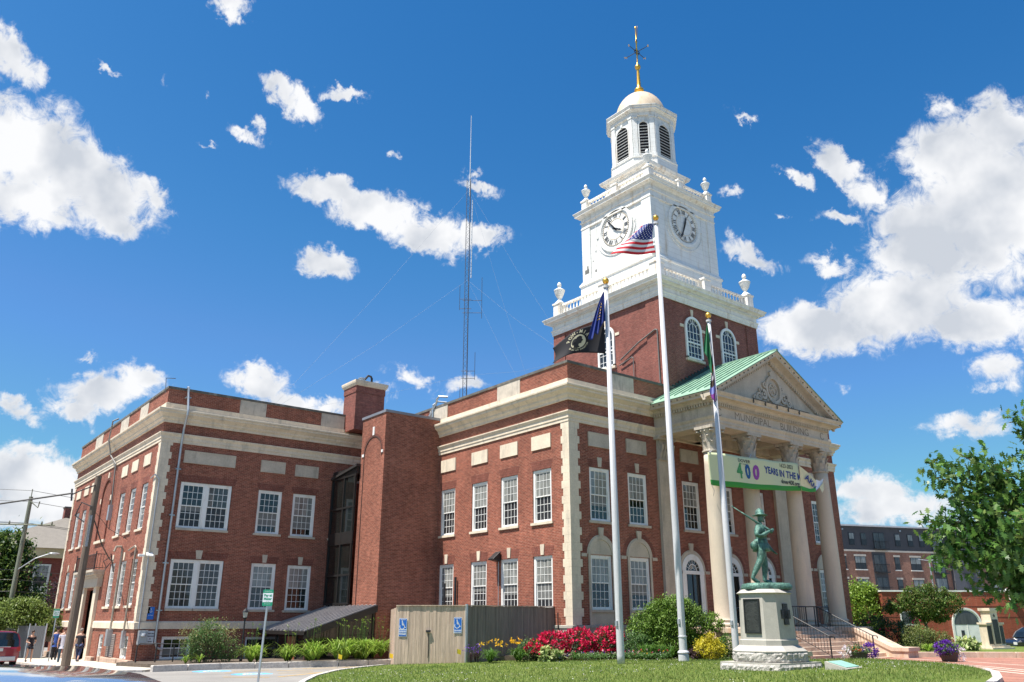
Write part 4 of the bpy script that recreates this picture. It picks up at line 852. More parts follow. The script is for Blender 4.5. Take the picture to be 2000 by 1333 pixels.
# attic and belfry
wb(MB().box(TX - 1.78, TX + 1.78, TY - 1.78, TY + 1.78, 24.6, 26.45), 'attic', WHITE, B)
wb(ring_sq([(1.7, 26.38), (1.82, 26.40), (1.86, 26.48), (2.0, 26.55), (2.04, 26.66), (2.06, 26.72), (2.06, 26.75), (1.0, 26.79)]), 'attic_cornice', WHITER, B)
def octp(h):
    b = .9 + .414 * (h - 1.9); return [(TX + x, TY + y) for x, y in ((h, -b), (b, -h), (-b, -h), (-h, -b), (-h, b), (-b, h), (b, h), (h, b))]
AO = 1.90
def octf(i):   # apothem and width of face i: broad main faces, narrower diagonal faces
    return (AO, 1.80) if i % 2 == 0 else ((AO + .9) / math.sqrt(2), 1.414)
wb(MB().prism(octp(AO + .07), 26.7, 27.36), 'belfry_base', WHITE, B); wb(molding(MB(), octp(AO), [(.07, 27.32), (.12, 27.36), (.12, 27.42), (.04, 27.48), (0, 27.5)], True), 'belfry_base_moulding', WHITE, B)
wb(MB().prism(octp(AO - .07), 27.3, 30.6), 'belfry', WHITE, B)
for i in range(8):
    a = -i * PI / 4; nx, ny = math.cos(a), math.sin(a); tx_, ty_ = -ny, nx; D0, sd2 = octf(i); D0 -= .07; sd2 = sd2 / 2 - .02; pw_ = .26 if i % 2 == 0 else .30
    for s in (-1, 1):
        q0 = s * sd2; q1 = s * (sd2 - pw_); pl_ = MB()
        f_ = lambda q, d: (TX + nx * (D0 + d) + tx_ * q, TY + ny * (D0 + d) + ty_ * q)
        pl_.prism([f_(q0, 0), f_(q1, 0), f_(q1, .09), f_(q0, .09)], 27.5, 30.28)
        for z0, z1 in ((30.26, 30.40), (27.48, 27.62)): pl_.prism([f_(q0 + s * .02, 0), f_(q1 - s * .04, 0), f_(q1 - s * .04, .13), f_(q0 + s * .02, .13)], z0, z1)
        wb(pl_, 'belfry_pilaster', WHITE, B)
class OF:
    def __init__(s, a, d): s.a = a; s.d = d; s.k = 'S'
    def P(s, u, d, z): n = (math.cos(s.a), math.sin(s.a)); r = s.d + d; return (TX + n[0] * r - n[1] * u, TY + n[1] * r + n[0] * u, z)
for i in range(8):
    D0, sd2 = octf(i); F = OF(-i * PI / 4, D0 - .07); r = .50 if i % 2 == 0 else .27; zs = 29.95 - r; zb0 = 27.62; g = MB(); archF(g, F, 0, zs, r, zb0, .0, .012); lo = wb(g, 'louvre_opening', DARKIN, B)
    f = MB(); ringF(f, F, 0, zs, r, r + .08, -.01, .08)
    def ob(mb, u0, u1, d0, d1, z0, z1): mb.add([F.P(u, d, z) for z in (z0, z1) for u, d in ((u0, d0), (u1, d0), (u1, d1), (u0, d1))], [(0, 3, 2, 1), (4, 5, 6, 7), (0, 1, 5, 4), (1, 2, 6, 5), (2, 3, 7, 6), (3, 0, 4, 7)])
    ob(f, -r - .08, -r, -.01, .08, zb0, zs); ob(f, r, r + .08, -.01, .08, zb0, zs); ob(f, -r - .1, r + .1, -.01, .1, zb0 - .08, zb0); ob(f, -.06, .06, -.01, .11, zs + r + .05, zs + r + .25)
    wb(f, 'frame', WHITE, lo); s_ = MB(); z = zb0 + .1
    while z < zs + r - .08:
        w = r - .005 if z < zs else math.sqrt(max(.01, r ** 2 - (z - zs) ** 2)) - .01
        s_.add([F.P(-w, .015, z + .05), F.P(w, .015, z + .05), F.P(w, .07, z), F.P(-w, .07, z), F.P(-w, .015, z + .07), F.P(w, .015, z + .07), F.P(w, .075, z + .03), F.P(-w, .075, z + .03)], [(0, 3, 2, 1), (4, 5, 6, 7), (0, 1, 5, 4), (1, 2, 6, 5), (2, 3, 7, 6), (3, 0, 4, 7)]); z += .215
    wb(s_, 'louvre', WHITE, lo)
wb(molding(MB(), octp(AO), [(-.07, 30.40), (.05, 30.42), (.05, 30.52), (.02, 30.54), (.02, 30.66), (.07, 30.70), (.12, 30.76), (.24, 30.80), (.24, 30.90), (.28, 30.95), (.31, 31.03), (.31, 31.07), (-.3, 31.2), (-.3, 31.16)], True), 'belfry_cornice', WHITER, B)
wb(MB().prism(octp(1.62), 31.05, 31.22), 'dome_base', WHITER, B)
wb(MB().lathe([(1.70, 31.2), (1.70, 31.28)] + [(1.68 * math.cos(t), 31.28 + 2.05 * math.sin(t)) for t in [i * PI / 2 / 16 for i in range(16)]] + [(.12, 33.33)], (TX, TY), 40), 'dome', DOMEM, B, smooth=True)
fi = MB(); fi.lathe([(.30, 33.25), (.26, 33.35), (.12, 33.44), (.10, 33.5), (.2, 33.54), (.31, 33.62), (.33, 33.70), (.30, 33.8), (.20, 33.88), (.15, 33.95), (.135, 34.2), (.09, 35.35), (.10, 35.42), (.17, 35.47), (.20, 35.58), (.19, 35.68), (.12, 35.77), (.06, 35.82), (.045, 36.0), (.045, 37.6), (.08, 37.65), (.07, 37.75), (.035, 37.8), (.03, 38.75), (.07, 38.85), (.05, 38.95), (.0, 39.0)], (TX, TY), 14)
fin_ = wb(fi, 'finial', GOLD, B, smooth=True)
wv = MB(); zc = 36.85
for k in range(4):
    a = R_(8) + k * PI / 2; c, s = math.cos(a), math.sin(a); wv.tube([(TX, TY, zc), (TX + .85 * c, TY + .85 * s, zc)], .024, 5)
    ringF(wv, Face('S', TY), TX + .14 * c, zc + .14 * s, .10, .13, -.02, .02, 0, 2 * PI, 10)
vn = wb(wv, 'weather_vane', BLACKM, B)
for k, L in enumerate('NWSE'):
    a = R_(8) + k * PI / 2; c, s = math.cos(a), math.sin(a); m = MB(); fn = rotfn((TX + .92 * c, TY + .92 * s, zc), -.7); text_on(m, fn, L, 0, 0, .24, .006); wb(m, 'letter', GOLD, vn)
wb(MB().extr([(TX + .42, TY + .45, 37.60), (TX - .05, TY, 37.68), (TX - .55, TY - .55, 37.58), (TX - 1.0, TY - 1.0, 37.72), (TX - .95, TY - .97, 37.9), (TX - .5, TY - .5, 37.86), (TX, TY, 37.74)], (.03, -.03, 0)), 'vane_blade', mat('vane_copper', (.20, .13, .09), .5, metal=.4), vn)

# ------------------------------------------------------------------ stair tower, chimney, glass link, entrance lean-to, pipes
SY, SX0 = 37.2, 20.78
wb(MB().box(SX0, FX + .3, SY, 39.75, -2.1, 10.5), 'stair_tower', BRICKN, B)
wb(MB().box(SX0 - .05, FX - .02, SY - .05, 39.8, 10.5, 10.64), 'stair_coping', mat('grey_coping', (.22, .225, .25), .5, metal=.2), B)
SW = Face('W', SX0); ba = MB(); ringF(ba, SW, 38.42, 8.42, .92, .98, -.02, .03, n=24); ba.fbox(SW, 39.34, 39.38, -.02, .03, .7, 8.42); ba.fbox(SW, 37.46, 37.50, -.02, .03, 8.2, 8.42)
wb(ba, 'blind_arch', mat('joint_dark', (.07, .035, .028), .9), B); ba = MB(); ringF(ba, SW, 38.42, 8.42, .98, 1.10, -.02, .012, n=24); wb(ba, 'brick_arch', BRICKV, B)
wbs(MB().fbox(SW, 38.34, 38.52, -.02, .04, 9.44, 9.9).fbox(SW, 37.32, 37.48, -.02, .04, 8.36, 8.5).fbox(SW, 39.38, 39.6, -.02, .04, 8.4, 8.54), 'arch_block', WFRAME, B)
chm = wb(MB().box(21.12, 23.0, 41.5, 43.0, 10.4, 13.02).box(21.09, 23.03, 41.47, 43.03, 12.62, 13.02), 'chimney', BRICKT, B)
wb(molding(MB(), [(23.03, 41.47), (21.09, 41.47), (21.09, 43.03), (23.03, 43.03)], [(0, 13.0), (.04, 13.02), (.10, 13.14), (.12, 13.24), (.12, 13.32), (-.5, 13.34)], True).box(21.2, 22.9, 41.6, 42.9, 13.2, 13.34), 'chimney_cap', STONE, chm)
wb(MB().lathe([(.2, 13.3), (.2, 13.62), (.22, 13.62), (.22, 13.66), (.0, 13.68)], (21.75, 42.1), 16), 'flue', GALV, chm)
wbs(MB().tube([(22.35, 42.0, 13.3), (22.35, 42.0, 13.72), (22.28, 42.0, 13.84), (22.1, 42.0, 13.86), (21.9, 42.02, 13.6)], .07, 8), 'vent_pipe', BLACKM, chm)
# glass link: frame + glazing between the stair tower and the wing
LK = 20.62; FK = Face('W', LK)
lk = MB(); lk.fbox(FK, 39.8, 42.68, -.3, .0, 7.55, 7.95)
for y in (39.85, 41.1, 42.55): lk.fbox(FK, y, y + .1, -.05, .06, .75, 7.6)
for z in (.75, 2.2, 3.85, 4.4, 5.75, 7.45): lk.fbox(FK, 39.8, 42.68, -.05, .055, z, z + .1)
lk.fbox(FK, 39.8, 42.68, -.02, .05, 3.9, 4.45); gl = wb(lk, 'glass_link', BLACKF, B)
wb(MB().fbox(FK, 39.8, 42.66, -.02, 0, .8, 7.5), 'pane', GLASSD, gl)
wb(MB().extr([(LK - .12, 39.7, 8.06), (LK - .12, 42.69, 7.62), (LK - .12, 42.69, 7.50), (LK - .12, 39.7, 7.92)], (1.5, 0, 0)), 'link_roof', ROOFM, gl)
# lean-to: slope falls toward -X from the stair tower
E0, E1 = 17.3, SX0; yA, yB = 37.25, LY - .02
lr = wb(MB().extr([(E0 - .3, yA - .25, -.50), (E1 - .02, yA - .25, .70), (E1 - .02, yA - .25, .60), (E0 - .3, yA - .25, -.64)], (0, yB - yA + .2, 0)), 'entrance_roof', ROOFM, B)
rs = MB(); y = yA - .2
while y < yB - .1:
    rs.extr([(E0 - .28, y, -.492), (E1 - .1, y, .675), (E1 - .1, y, .735), (E0 - .28, y, -.43)], (0, .06, 0)); y += .44
wb(rs, 'roof_seam', mat('seam_lit', (.36, .33, .32), .6), lr)  # paler than the roof metal: sunlight on the seams put into the colour
ef = MB(); ef.box(E0 - .32, E0 - .24, yA - .27, yB, -.66, -.49); ef.extr([(E0 - .3, yA - .27, -.53), (E1 - .02, yA - .27, .67), (E1 - .02, yA - .27, .38), (E0 - .3, yA - .27, -.82)], (0, .06, 0))
for x in (E0, 18.9, E1 - .12): ef.box(x, x + .1, yA, yA + .1, -1.8, -.6 + (x - E0) * .345 + .1)
ef.box(E0, E1, yA + .01, yA + .09, -1.78, -1.68); ef.box(19.0, E1, yA + .012, yA + .088, -.72, -.66)
for y in (yA + 1.2, yA + 2.3, yA + 3.6, yB - .15): ef.box(E0, E0 + .1, y, y + .1, -1.8, -.6)
wb(ef, 'entrance_frame', BLACKF, B)
eg = MB(); eg.extr([(E0 + .05, yA + .05, -1.7), (E1 - .05, yA + .05, -1.7), (E1 - .05, yA + .05, .52), (E0 + .05, yA + .05, -.66)], (0, .02, 0)); eg.box(E0 + .04, E0 + .06, yA + .1, yB, -1.8, -.62); wb(eg, 'entrance_glass', GLASSD, B)
wb(MB().box(E0 - .02, E0 + .03, yA + 1.3, yA + 2.25, -1.8, -.75), 'entrance_door', mat('door_orange', (.28, .10, .05), .5), B)
wbs(MB().tube([(E0 - .2, yA - .1, -.64), (E0 - .12, yA - .05, -.8), (E0 - .12, yA - .05, -1.8)], .05, 8), 'downpipe', mat('brown_pipe', (.11, .06, .05), .5), B)
# pipes and boxes on the walls
pi_ = MB(); pi_.tube([(12.0, LY + .12, 11.4), (12.0, LY - .05, 11.52), (12.0, LY - .2, 11.46), (12.0, LY - .22, 11.2), (12.02, LY - .5, 10.2), (12.02, LY - .5, 9.95), (12.02, LY - .22, 9.3), (12.02, LY - .12, 8.4), (12.04, LY - .1, -.6), (12.05, LY - .1, -1.0), (12.15, LY - .1, -1.25), (12.42, LY - .08, -1.36)], .06, 8)
for z in (7.2, 4.9, 2.6, .4, 10.9): pi_.box(11.9, 12.16, LY - .17 if z < 9 else LY - .3, LY, z, z + .05)
wbs(pi_, 'downpipe', GALV, B)
wbs(MB().tube([(LX - .1, LY + .6, 6.75), (LX - .1, LY - .05, 6.85), (11.2, LY - .1, 6.6), (11.22, LY - .09, -.4)], .035, 7), 'conduit', GREYMETAL, B)
wbs(MB().tube([(LX - .15, 52.3, 11.5), (LX - .45, 52.3, 11.3), (LX - .5, 52.3, 10.1), (LX - .3, 52.1, 9.2), (LX - .12, 51.3, 8.6), (LX - .08, 51.0, 6.2)], .045, 7).tube([(LX - .1, 42.95, 11.1), (LX - .16, 42.95, 11.9), (LX + .3, 42.9, 11.95)], .02, 5), 'conduit', mat('dark_conduit', (.16, .15, .14), .6), B)
wbs(MB().tube([(LX - .08, 46.8, 3.4), (LX - .18, 46.8, 3.62), (LX - .42, 46.8, 3.6), (LX - .5, 46.75, 3.35)], .06, 8).tube([(LX - .1, 46.8, 3.5), (LX - .1, 46.8, -.6)], .06, 8).tube([(LX - .1, 45.5, 3.35), (LX - .1, 44.4, 3.5), (LX - .1, 44.2, 3.4), (LX - .1, 44.2, -.9)], .045, 8), 'service_pipe', mat('brown_conduit', (.30, .26, .21), .6, var=.2), B)
wbs(MB().fbox(GW, 50.85, 51.15, 0, .2, 5.35, 6.2).fbox(GW, 46.62, 47.0, 0, .26, -1.25, -.45).fbox(GW, 44.1, 44.35, 0, .16, -1.3, -.5), 'junction_box', GREYMETAL, B)
wb(MB().box(11.22, 11.62, LY - .3, LY - .03, -1.1, -.48).lathe([(.1, 0), (.12, .02), (.1, .12), (.0, .13)], (11.42, LY - .38), 12, -.74), 'electric_meter', GREYMETAL, B, bevel=.01)
wb(MB().extr([(LX + .02, LY - .03, 2.95), (LX + .02, LY - .24, 2.88), (LX + .02, LY - .26, 2.94), (LX + .02, LY - .03, 3.1)], (.30, 0, 0)).box(LX - .3, LX - .03, LY - .02, LY + .2, 2.88, 3.0), 'security_light', WFRAME, B, bevel=.02)
wb(MB().extr([(FX - .12, 31.55, 3.05), (FX - .5, 31.55, 2.75), (FX - .5, 31.55, 2.70), (FX - .05, 31.55, 2.62), (FX - .05, 31.55, 3.1)], (0, .42, 0)), 'wall_light', BLACKM, B, bevel=.02)
wbs(MB().tube([(FX - .05, 31.72, 2.65), (FX - .05, 31.72, .3)], .018, 6), 'conduit', GREYMETAL, B)
wbs(MB().tube([(FX - .12, 35.2, -1), (FX - .12, 35.2, 2.05)], .06, 8).tube([(FX - .5, 35.6, -1), (FX - .5, 35.6, 1.75)], .06, 8).tube([(FX - .1, 27.45, -1), (FX - .1, 27.45, .3)], .03, 6), 'vent_pipe', BLACKM, B)
wbs(MB().tube([(FX - .06, 38.6, 10.7), (FX - .06, 37.6, 11.6), (FX - .1, 37.5, 11.8), (FX - .05, 37.35, 11.95), (FX + .3, 37.0, 11.9)], .06, 8).tube([(FX - .08, 37.9, 10.5), (FX - .08, 37.9, 11.55), (FX + .1, 37.7, 11.75), (FX + .5, 37.4, 11.7)], .05, 8), 'conduit', GALV, B)
wbs(MB().tube([(TX - TH - .05, 29.6, 13.5), (TX - TH - .05, 28.2, 14.15), (TX - TH - .05, 27.0, 14.55), (TX - TH - .05, 26.85, 14.5), (TX - TH - .05, 26.85, 11.3)], .04, 6).tube([(TX - TH - .05, 29.7, 13.2), (TX - TH - .05, 28.75, 13.45), (TX - TH - .05, 28.65, 13.4), (TX - TH - .05, 28.65, 12.0)], .03, 6), 'conduit', mat('dark_conduit', (.2, .2, .2), .6), B)
wb(MB().lathe([(.05, 0), (.1, .05), (.1, .18), (.05, .22)], (27.2, FY + .3), 12, 11.7), 'flood_lamp', BLACKM, B)

# ------------------------------------------------------------------ radio mast on the roof
RV = Vector((.785, -.619, 0))
mast = empty('radio_mast', (29.2, 42.0, 10.5), 'tall thin guyed lattice radio mast rising behind the roof parapet', 'antenna')
ml = MB(); mx_, my_ = 29.2, 42.0; leg = [(mx_ + .17 * math.cos(a), my_ + .17 * math.sin(a)) for a in (R_(140), R_(260), R_(20))]
for x, y in leg: ml.tube([(x, y, 10.5), (x, y, 29.8)], .022, 5)
for i in range(64):
    z = 10.6 + i * .3
    for k in range(3): a, b = leg[k], leg[(k + 1) % 3]; ml.tube([(a[0], a[1], z), (b[0], b[1], z + .3)] if i % 2 else [(b[0], b[1], z), (a[0], a[1], z + .3)], .008, 3)
wb(ml, 'lattice', mat('mast_steel', (.10, .10, .11), .5, metal=.4), mast)
wb(MB().tube([(mx_ + .05, my_, 28.5), (mx_ + .05, my_, 30.3)], .045, 6).tube([(mx_ + .05, my_, 30.3), (mx_ + .05, my_, 35.2)], [.035, .02], 6), 'whip_antenna', mat('antenna_white', (.6, .62, .64), .4), mast)
wb(MB().tube([(mx_ + .22, my_ - .1, 22.2), (mx_ + .22, my_ - .1, 28.2)], .035, 6), 'whip_antenna', MATS['antenna_white'], mast)
for z, L, s in ((20.5, 1.0, 1), (19.6, 1.0, 1), (19.9, .5, -1), (20.6, .5, -1), (15.0, .6, 1), (15.5, .6, 1)):
    p = Vector((mx_, my_, z)); q = p + RV * L * s; wb(MB().tube([p - RV * .3 * s, q], .018, 4), 'side_arm', MATS['mast_steel'], mast)
for L, z0, z1, s in ((1.0, 19.2, 22.2, 1), (.5, 19.8, 21.6, -1), (.6, 14.9, 16.8, 1), (.35, 12.2, 14.4, -1)):
    p = Vector((mx_, my_, 0)) + RV * L * s; wb(MB().tube([p + Vector((0, 0, z0)), p + Vector((0, 0, z1))], .016, 4), 'dipole', MATS['mast_steel'], mast)
for z in (29.0, 22.0, 15.2):
    for q in ((31.2, 33.6, 14.6), (17.0, 44.5, 11.2), (30.5, 36.0, 11.3)): wb(MB().tube([(mx_, my_, z), ((mx_ + q[0]) / 2, (my_ + q[1]) / 2, (z + q[2]) / 2 - .25), q], .004, 4), 'guy_wire', mat('guy_grey', (.22, .25, .30), .7), mast)

# ------------------------------------------------------------------ flagpoles and flags
def flagpole(x, y, z0, z1, lab, style=0):
    t = empty('flagpole', (x, y, z0), lab, 'flagpole', 'flagpoles on the lawn'); H = z1 - z0
    MB().lathe([(.135, 0), (.13, .3), (.128, .3 * H), (.075, H - .28)], n=20).build('pole', FLAGP, t, smooth=True)
    MB().lathe([(.0, -.13)] + [(.13 * math.sin(a), -.13 * math.cos(a)) for a in [i * PI / 10 for i in range(1, 10)]] + [(.0, .13)], n=16, z=H, caps=False).build('ball', GOLD, t, smooth=True)
    MB().lathe([(.09, H - .32), (.115, H - .30), (.115, H - .22), (.05, H - .2), (.02, H - .15), (.02, H - .1)], n=14).build('cap', FLAGP, t)
    MB().tube([(-.10, -.10, 1.2), (-.12, -.13, H * .5), (-.07, -.09, H - .3)], .006, 4).build('halyard', FLAGP, t)
    MB().box(-.17, -.12, -.05, .05, 1.25, 1.42).build('cleat', GREYMETAL, t)
    if style: MB().lathe([(.19, 0), (.19, .2), (.15, .26), (.21, .27), (.2, .32), (.14, .36), (.14, .8), (.155, .8), (.155, .84), (.13, .85)], n=20).build('base_collar', FLAGP, t)
    return t
flagpole(21.06, 20.78, -1.44, 12.62, 'leftmost of the three white flagpoles, flying the black and the dark blue flag')
flagpole(24.07, 20.61, -1.38, 16.30, 'tallest flagpole with a stepped white base, flying the stars and stripes', 1)
flagpole(27.12, 20.62, -1.43, 12.55, 'white flagpole just behind the soldier statue with a limp green flag')
def cloth(name, fn, m, nu, nv, lab, cat='flag', uv=True):
    v = [fn(i / nu, j / nv) for j in range(nv + 1) for i in range(nu + 1)]; f = [(j * (nu + 1) + i, j * (nu + 1) + i + 1, (j + 1) * (nu + 1) + i + 1, (j + 1) * (nu + 1) + i) for j in range(nv) for i in range(nu)]
    me = bpy.data.meshes.new(name); me.from_pydata([tuple(p) for p in v], [], f); ul = me.uv_layers.new(name='UVMap')
    for p in me.polygons:
        for li, vi in zip(p.loop_indices, p.vertices): ul.data[li].uv = ((vi % (nu + 1)) / nu, (vi // (nu + 1)) / nv)
    me.polygons.foreach_set('use_smooth', [True] * len(me.polygons)); me.materials.append(m); o = bpy.data.objects.new(name, me); C.objects.link(o)
    s = o.modifiers.new('s', 'SOLIDIFY'); s.thickness = .006
    return tag(o, lab, cat)
def clothmat(name, fcol, trans=.35):
    m = bpy.data.materials.new(name); m.use_nodes = True; t = NT(m); b = t.n['Principled BSDF']; uv = t.N('ShaderNodeUVMap'); s = t.N('ShaderNodeSeparateXYZ'); t.L(uv.outputs[0], s.inputs[0])
    c = fcol(t, s.outputs[0], s.outputs[1]); tr = t.N('ShaderNodeBsdfTranslucent'); ms = t.N('ShaderNodeMixShader'); ms.inputs[0].default_value = trans
    if isinstance(c, tuple): b.inputs['Base Color'].default_value = (*c, 1); tr.inputs[0].default_value = (*c, 1)
    else: t.L(c, b.inputs['Base Color']); t.L(c, tr.inputs[0])
    b.inputs['Roughness'].default_value = .8; t.L(b.outputs[0], ms.inputs[1]); t.L(tr.outputs[0], ms.inputs[2]); t.L(ms.outputs[0], t.n['Material Output'].inputs[0]); return m
def uscol(t, u, v):
    st = t.math('GREATER_THAN', t.math('FRACT', t.math('MULTIPLY', v, 6.5)), .5); c = t.mix(st, (.60, .02, .035), (.72, .72, .74))
    # stars: staggered grid inside the canton
    def grid(ou, ov, n, k):
        a = t.math('SUBTRACT', t.math('FRACT', t.math('ADD', t.math('MULTIPLY', u, n / .4), ou)), .5); b_ = t.math('SUBTRACT', t.math('FRACT', t.math('ADD', t.math('MULTIPLY', t.math('SUBTRACT', v, .4615), k / .5385), ov)), .5)
        return t.math('LESS_THAN', t.math('ADD', t.math('POWER', t.math('ABSOLUTE', a), 2), t.math('POWER', t.math('ABSOLUTE', b_), 2)), .022)
    stt = t.math('MAXIMUM', grid(0, 0, 6, 5), grid(.5, .5, 6, 5)); cc = t.mix(stt, (.018, .035, .20), (.75, .75, .78))
    inc = t.math('MULTIPLY', t.math('LESS_THAN', u, .4), t.math('GREATER_THAN', v, .4615)); return t.mix(inc, c, cc)
def usfn(u, v):
    k = min(1, max(0, (v - .34) / .14)); E = .50 + (1 - v) * 1.42; g = (u / .4 * .84 if u < .4 else .84 + .16 * (u - .4) / .6) * k + u * (1 - k)
    lat = -.09 - E * g - .10 * math.sin(PI * v) * (1 - u); z = 14.66 + 1.40 * v - .06 * math.sin(PI * g) - .06 * u * (1 - v)
    dep = .16 * math.sin(g * 6.5 + v * 2.2) * g + .32 * max(0, u - .4) * k; n = Vector((.619, .785, 0))
    return Vector((24.07, 20.61, z)) + RV * lat + n * dep
cloth('flag', usfn, clothmat('stars_and_stripes', uscol), 60, 52, 'stars and stripes flag streaming left from the tallest pole')
def pwfn(u, v):
    n = Vector((.619, .785, 0)); top = 10.92 - .42 * u - .62 * u * u; bot = 9.60 + .12 * math.sin(PI * u) - .36 * u * u; z = bot + (top - bot) * v
    return Vector((21.06, 20.78, z)) + RV * (-.12 - 2.02 * u + .12 * math.sin(v * 3) * u) + n * (.12 * math.sin(u * 7 + v) * (.3 + u))
pw = cloth('flag', pwfn, clothmat('black_cloth', lambda t, u, v: (.010, .009, .014), .1), 40, 20, 'black flag with a round white emblem streaming left under the dark blue flag')
emw = clothmat('emblem_cream', lambda t, u, v: (.62, .56, .38), .1)
def pwe(du, dv, d=.012):   # metres about the emblem centre, mirrored as seen from behind
    p = pwfn(.54 - du / 2.05, .50 + dv / 1.22); return tuple(p - Vector((.619, .785, 0)) * d)
e = MB()
A = [pwe(.31 * math.cos(t), .36 * math.sin(t)) for t in [i * PI / 24 for i in range(48)]]; e.add([pwe(0, 0)] + A, [(0, 1 + i, 1 + (i + 1) % 48) for i in range(48)])
for i, ch in enumerate('POW-MIA'): a_ = R_(150 - i * 20); text_on(e, pwe, ch, .45 * math.cos(a_), .50 * math.sin(a_), .22, .006, .8, rot=a_ - PI / 2)
for i, ch in enumerate('YOU ARE NOT FORGOTTEN'): a_ = R_(205 + i * 6.8); text_on(e, pwe, ch, .40 * math.cos(a_), .46 * math.sin(a_), .085, .003, .9, rot=a_ + PI / 2)
k_ = MB(); k_.poly([pwe(x, y, .02) for x, y in ((-.20, -.28), (-.19, -.14), (-.11, -.02), (-.13, .12), (-.05, .25), (.08, .28), (.17, .2), (.15, .11), (.2, .02), (.14, -.03), (.12, -.11), (.02, -.12), (.0, -.2), (.07, -.30), (-.05, -.35))])
k_.poly([pwe(x, y, .02) for x, y in ((-.24, .14), (-.16, .16), (-.16, .05), (-.24, .03))])
for x in (-.25, -.20, -.16): k_.poly([pwe(a, b, .021) for a, b in ((x - .005, -.15), (x + .005, -.15), (x + .005, .05), (x - .005, .05))])
o = e.build('emblem', emw, pw)
k_.build('silhouette', mat('ink_black', (.008, .008, .01), .8), pw)
def drape(name, px, py, ztop, ends, nf, m, lab, amp=.05, cat='flag', lat0=-.1):
    n = Vector((.619, .785, 0))
    def fn(u, v):
        v = 1 - v; k = len(ends) - 1; t = u * k; i = min(int(t), k - 1); f = t - i; la = ends[i][0] * (1 - f) + ends[i + 1][0] * f; ze = ends[i][1] * (1 - f) + ends[i + 1][1] * f
        w = v ** .8; return Vector((px, py, ztop * (1 - v) + ze * v)) + RV * (lat0 * (1 - w) + la * w) + n * (amp * math.sin(u * nf * 2 * PI) * min(1, v * 2.5) - .14)
    return cloth(name, fn, m, 48, 24, lab, cat), fn
nh, nfn = drape('flag', 21.06, 20.78, 12.12, [(-.78, 10.15), (-.62, 10.12), (-.52, 10.42), (-.40, 10.30), (-.30, 10.62), (-.16, 10.85), (-.10, 10.9)], 3.5, clothmat('blue_cloth', lambda t, u, v: (.015, .035, .22), .2), 'dark blue flag with gold marks hanging in folds from the leftmost pole')
g = MB()
for i in range(13):
    v = .30 + i * .035; u = .34 + .10 * (i % 2); a = nfn(u, v); b = nfn(u + .05, v + .02); g.poly([tuple(a + Vector((0, 0, .025)) - Vector((.01, .013, 0))), tuple(b + Vector((0, 0, .02)) - Vector((.01, .013, 0))), tuple(b - Vector((.01, .013, .02))), tuple(a - Vector((.01, .013, .02)))])
g.build('gold_marks', mat('gold_thread', (.65, .42, .14), .7), nh)
gr, gfn = drape('flag', 27.12, 20.62, 12.12, [(-.36, 10.95), (-.30, 10.72), (-.20, 10.5), (-.12, 9.9), (-.06, 9.75), (.0, 10.1)], 2.5, clothmat('green_cloth', lambda t, u, v: (.02, .17, .07), .25), 'limp green flag with a white patch on the pole behind the soldier')
g = MB(); g.poly([tuple(gfn(u, v) - Vector((.03, .04, 0))) for u, v in ((.80, .62), (.99, .60), (.99, .32), (.86, .30))]); g.build('white_patch', mat('patch_white', (.55, .52, .48), .8), gr)
def pridecol(t, u, v):
    cr = t.N('ShaderNodeValToRGB'); cr.color_ramp.interpolation = 'CONSTANT'; e = cr.color_ramp.elements
    cols = [(.55, .05, .02), (.60, .12, .03), (.55, .5, .55), (.08, .05, .04), (.30, .32, .70), (.28, .05, .33), (.06, .02, .22)]
    while len(e) < len(cols): e.new(.5)
    for i, c in enumerate(cols): e[i].position = i / len(cols); e[i].color = (*c, 1)
    t.L(t.math('ADD', t.math('MULTIPLY', t.math('SUBTRACT', 1.0, v), .72), t.math('MULTIPLY', u, .25)), cr.inputs[0]); return cr.outputs[0]
drape('flag', 27.12, 20.62, 10.3, [(-.24, 9.05), (-.16, 8.75), (-.05, 8.62), (.04, 8.7)], 1.5, clothmat('striped_cloth', pridecol), 'narrow many coloured striped flag hanging limp below the green flag', .04, lat0=0)

# ------------------------------------------------------------------ banner between the columns
BAN = clothmat('banner_cloth', lambda t, u, v: t.mix(t.math('LESS_THAN', v, .17), (.66, .70, .43), (.045, .30, .05)), .15)
def bfn(u, v):
    x = 29.42 + 7.0 * u; top = 7.18 + .30 * u ** .7 - .1 * math.sin(PI * u); bot = 5.70 + .40 * u - .10 * math.sin(PI * u) + .0; y = 22.98 - .22 * math.sin(PI * min(1, u * 1.05)) + .05 * math.sin(u * 17 + v * 2)
    return Vector((x, y, bot + (top - bot) * v))
bn = cloth('banner', bfn, BAN, 60, 12, 'pale yellow anniversary banner with a green hem strung across the columns', 'banner')
def btx(x, z, d=.012): u = (x - 29.42) / 7.0; a = bfn(u, 0); b = bfn(u, 1); v = (z - a.z) / (b.z - a.z); p = bfn(u, v); return (p.x, p.y - d, p.z)
def bt(s, x, z, size, col, off=.0, sx_=1.0, slope=0.0, nm='lettering'):
    m = MB(); text_on(m, lambda a, b: btx(a, b), s, x, z, size, off, sx_, rot=slope); wb(m, nm, mat('ink_%d_%d_%d' % tuple(int(c * 100) for c in col), col, .8, var=0, fine=0), bn)
INK = (.03, .035, .045); NAVY = (.025, .055, .22)
bt('DOVER', 31.75, 7.02, .21, INK, .003, 1.35); bt('NEW HAMPSHIRE', 31.75, 6.87, .075, INK, 0, 1.2)
bt('4', 31.32, 6.5, .98, (.06, .28, .09), .03, .85); bt('0', 31.98, 6.52, .86, (.015, .09, .24), .045, .88); bt('0', 32.58, 6.54, .86, (.26, .06, .30), .05, .95)
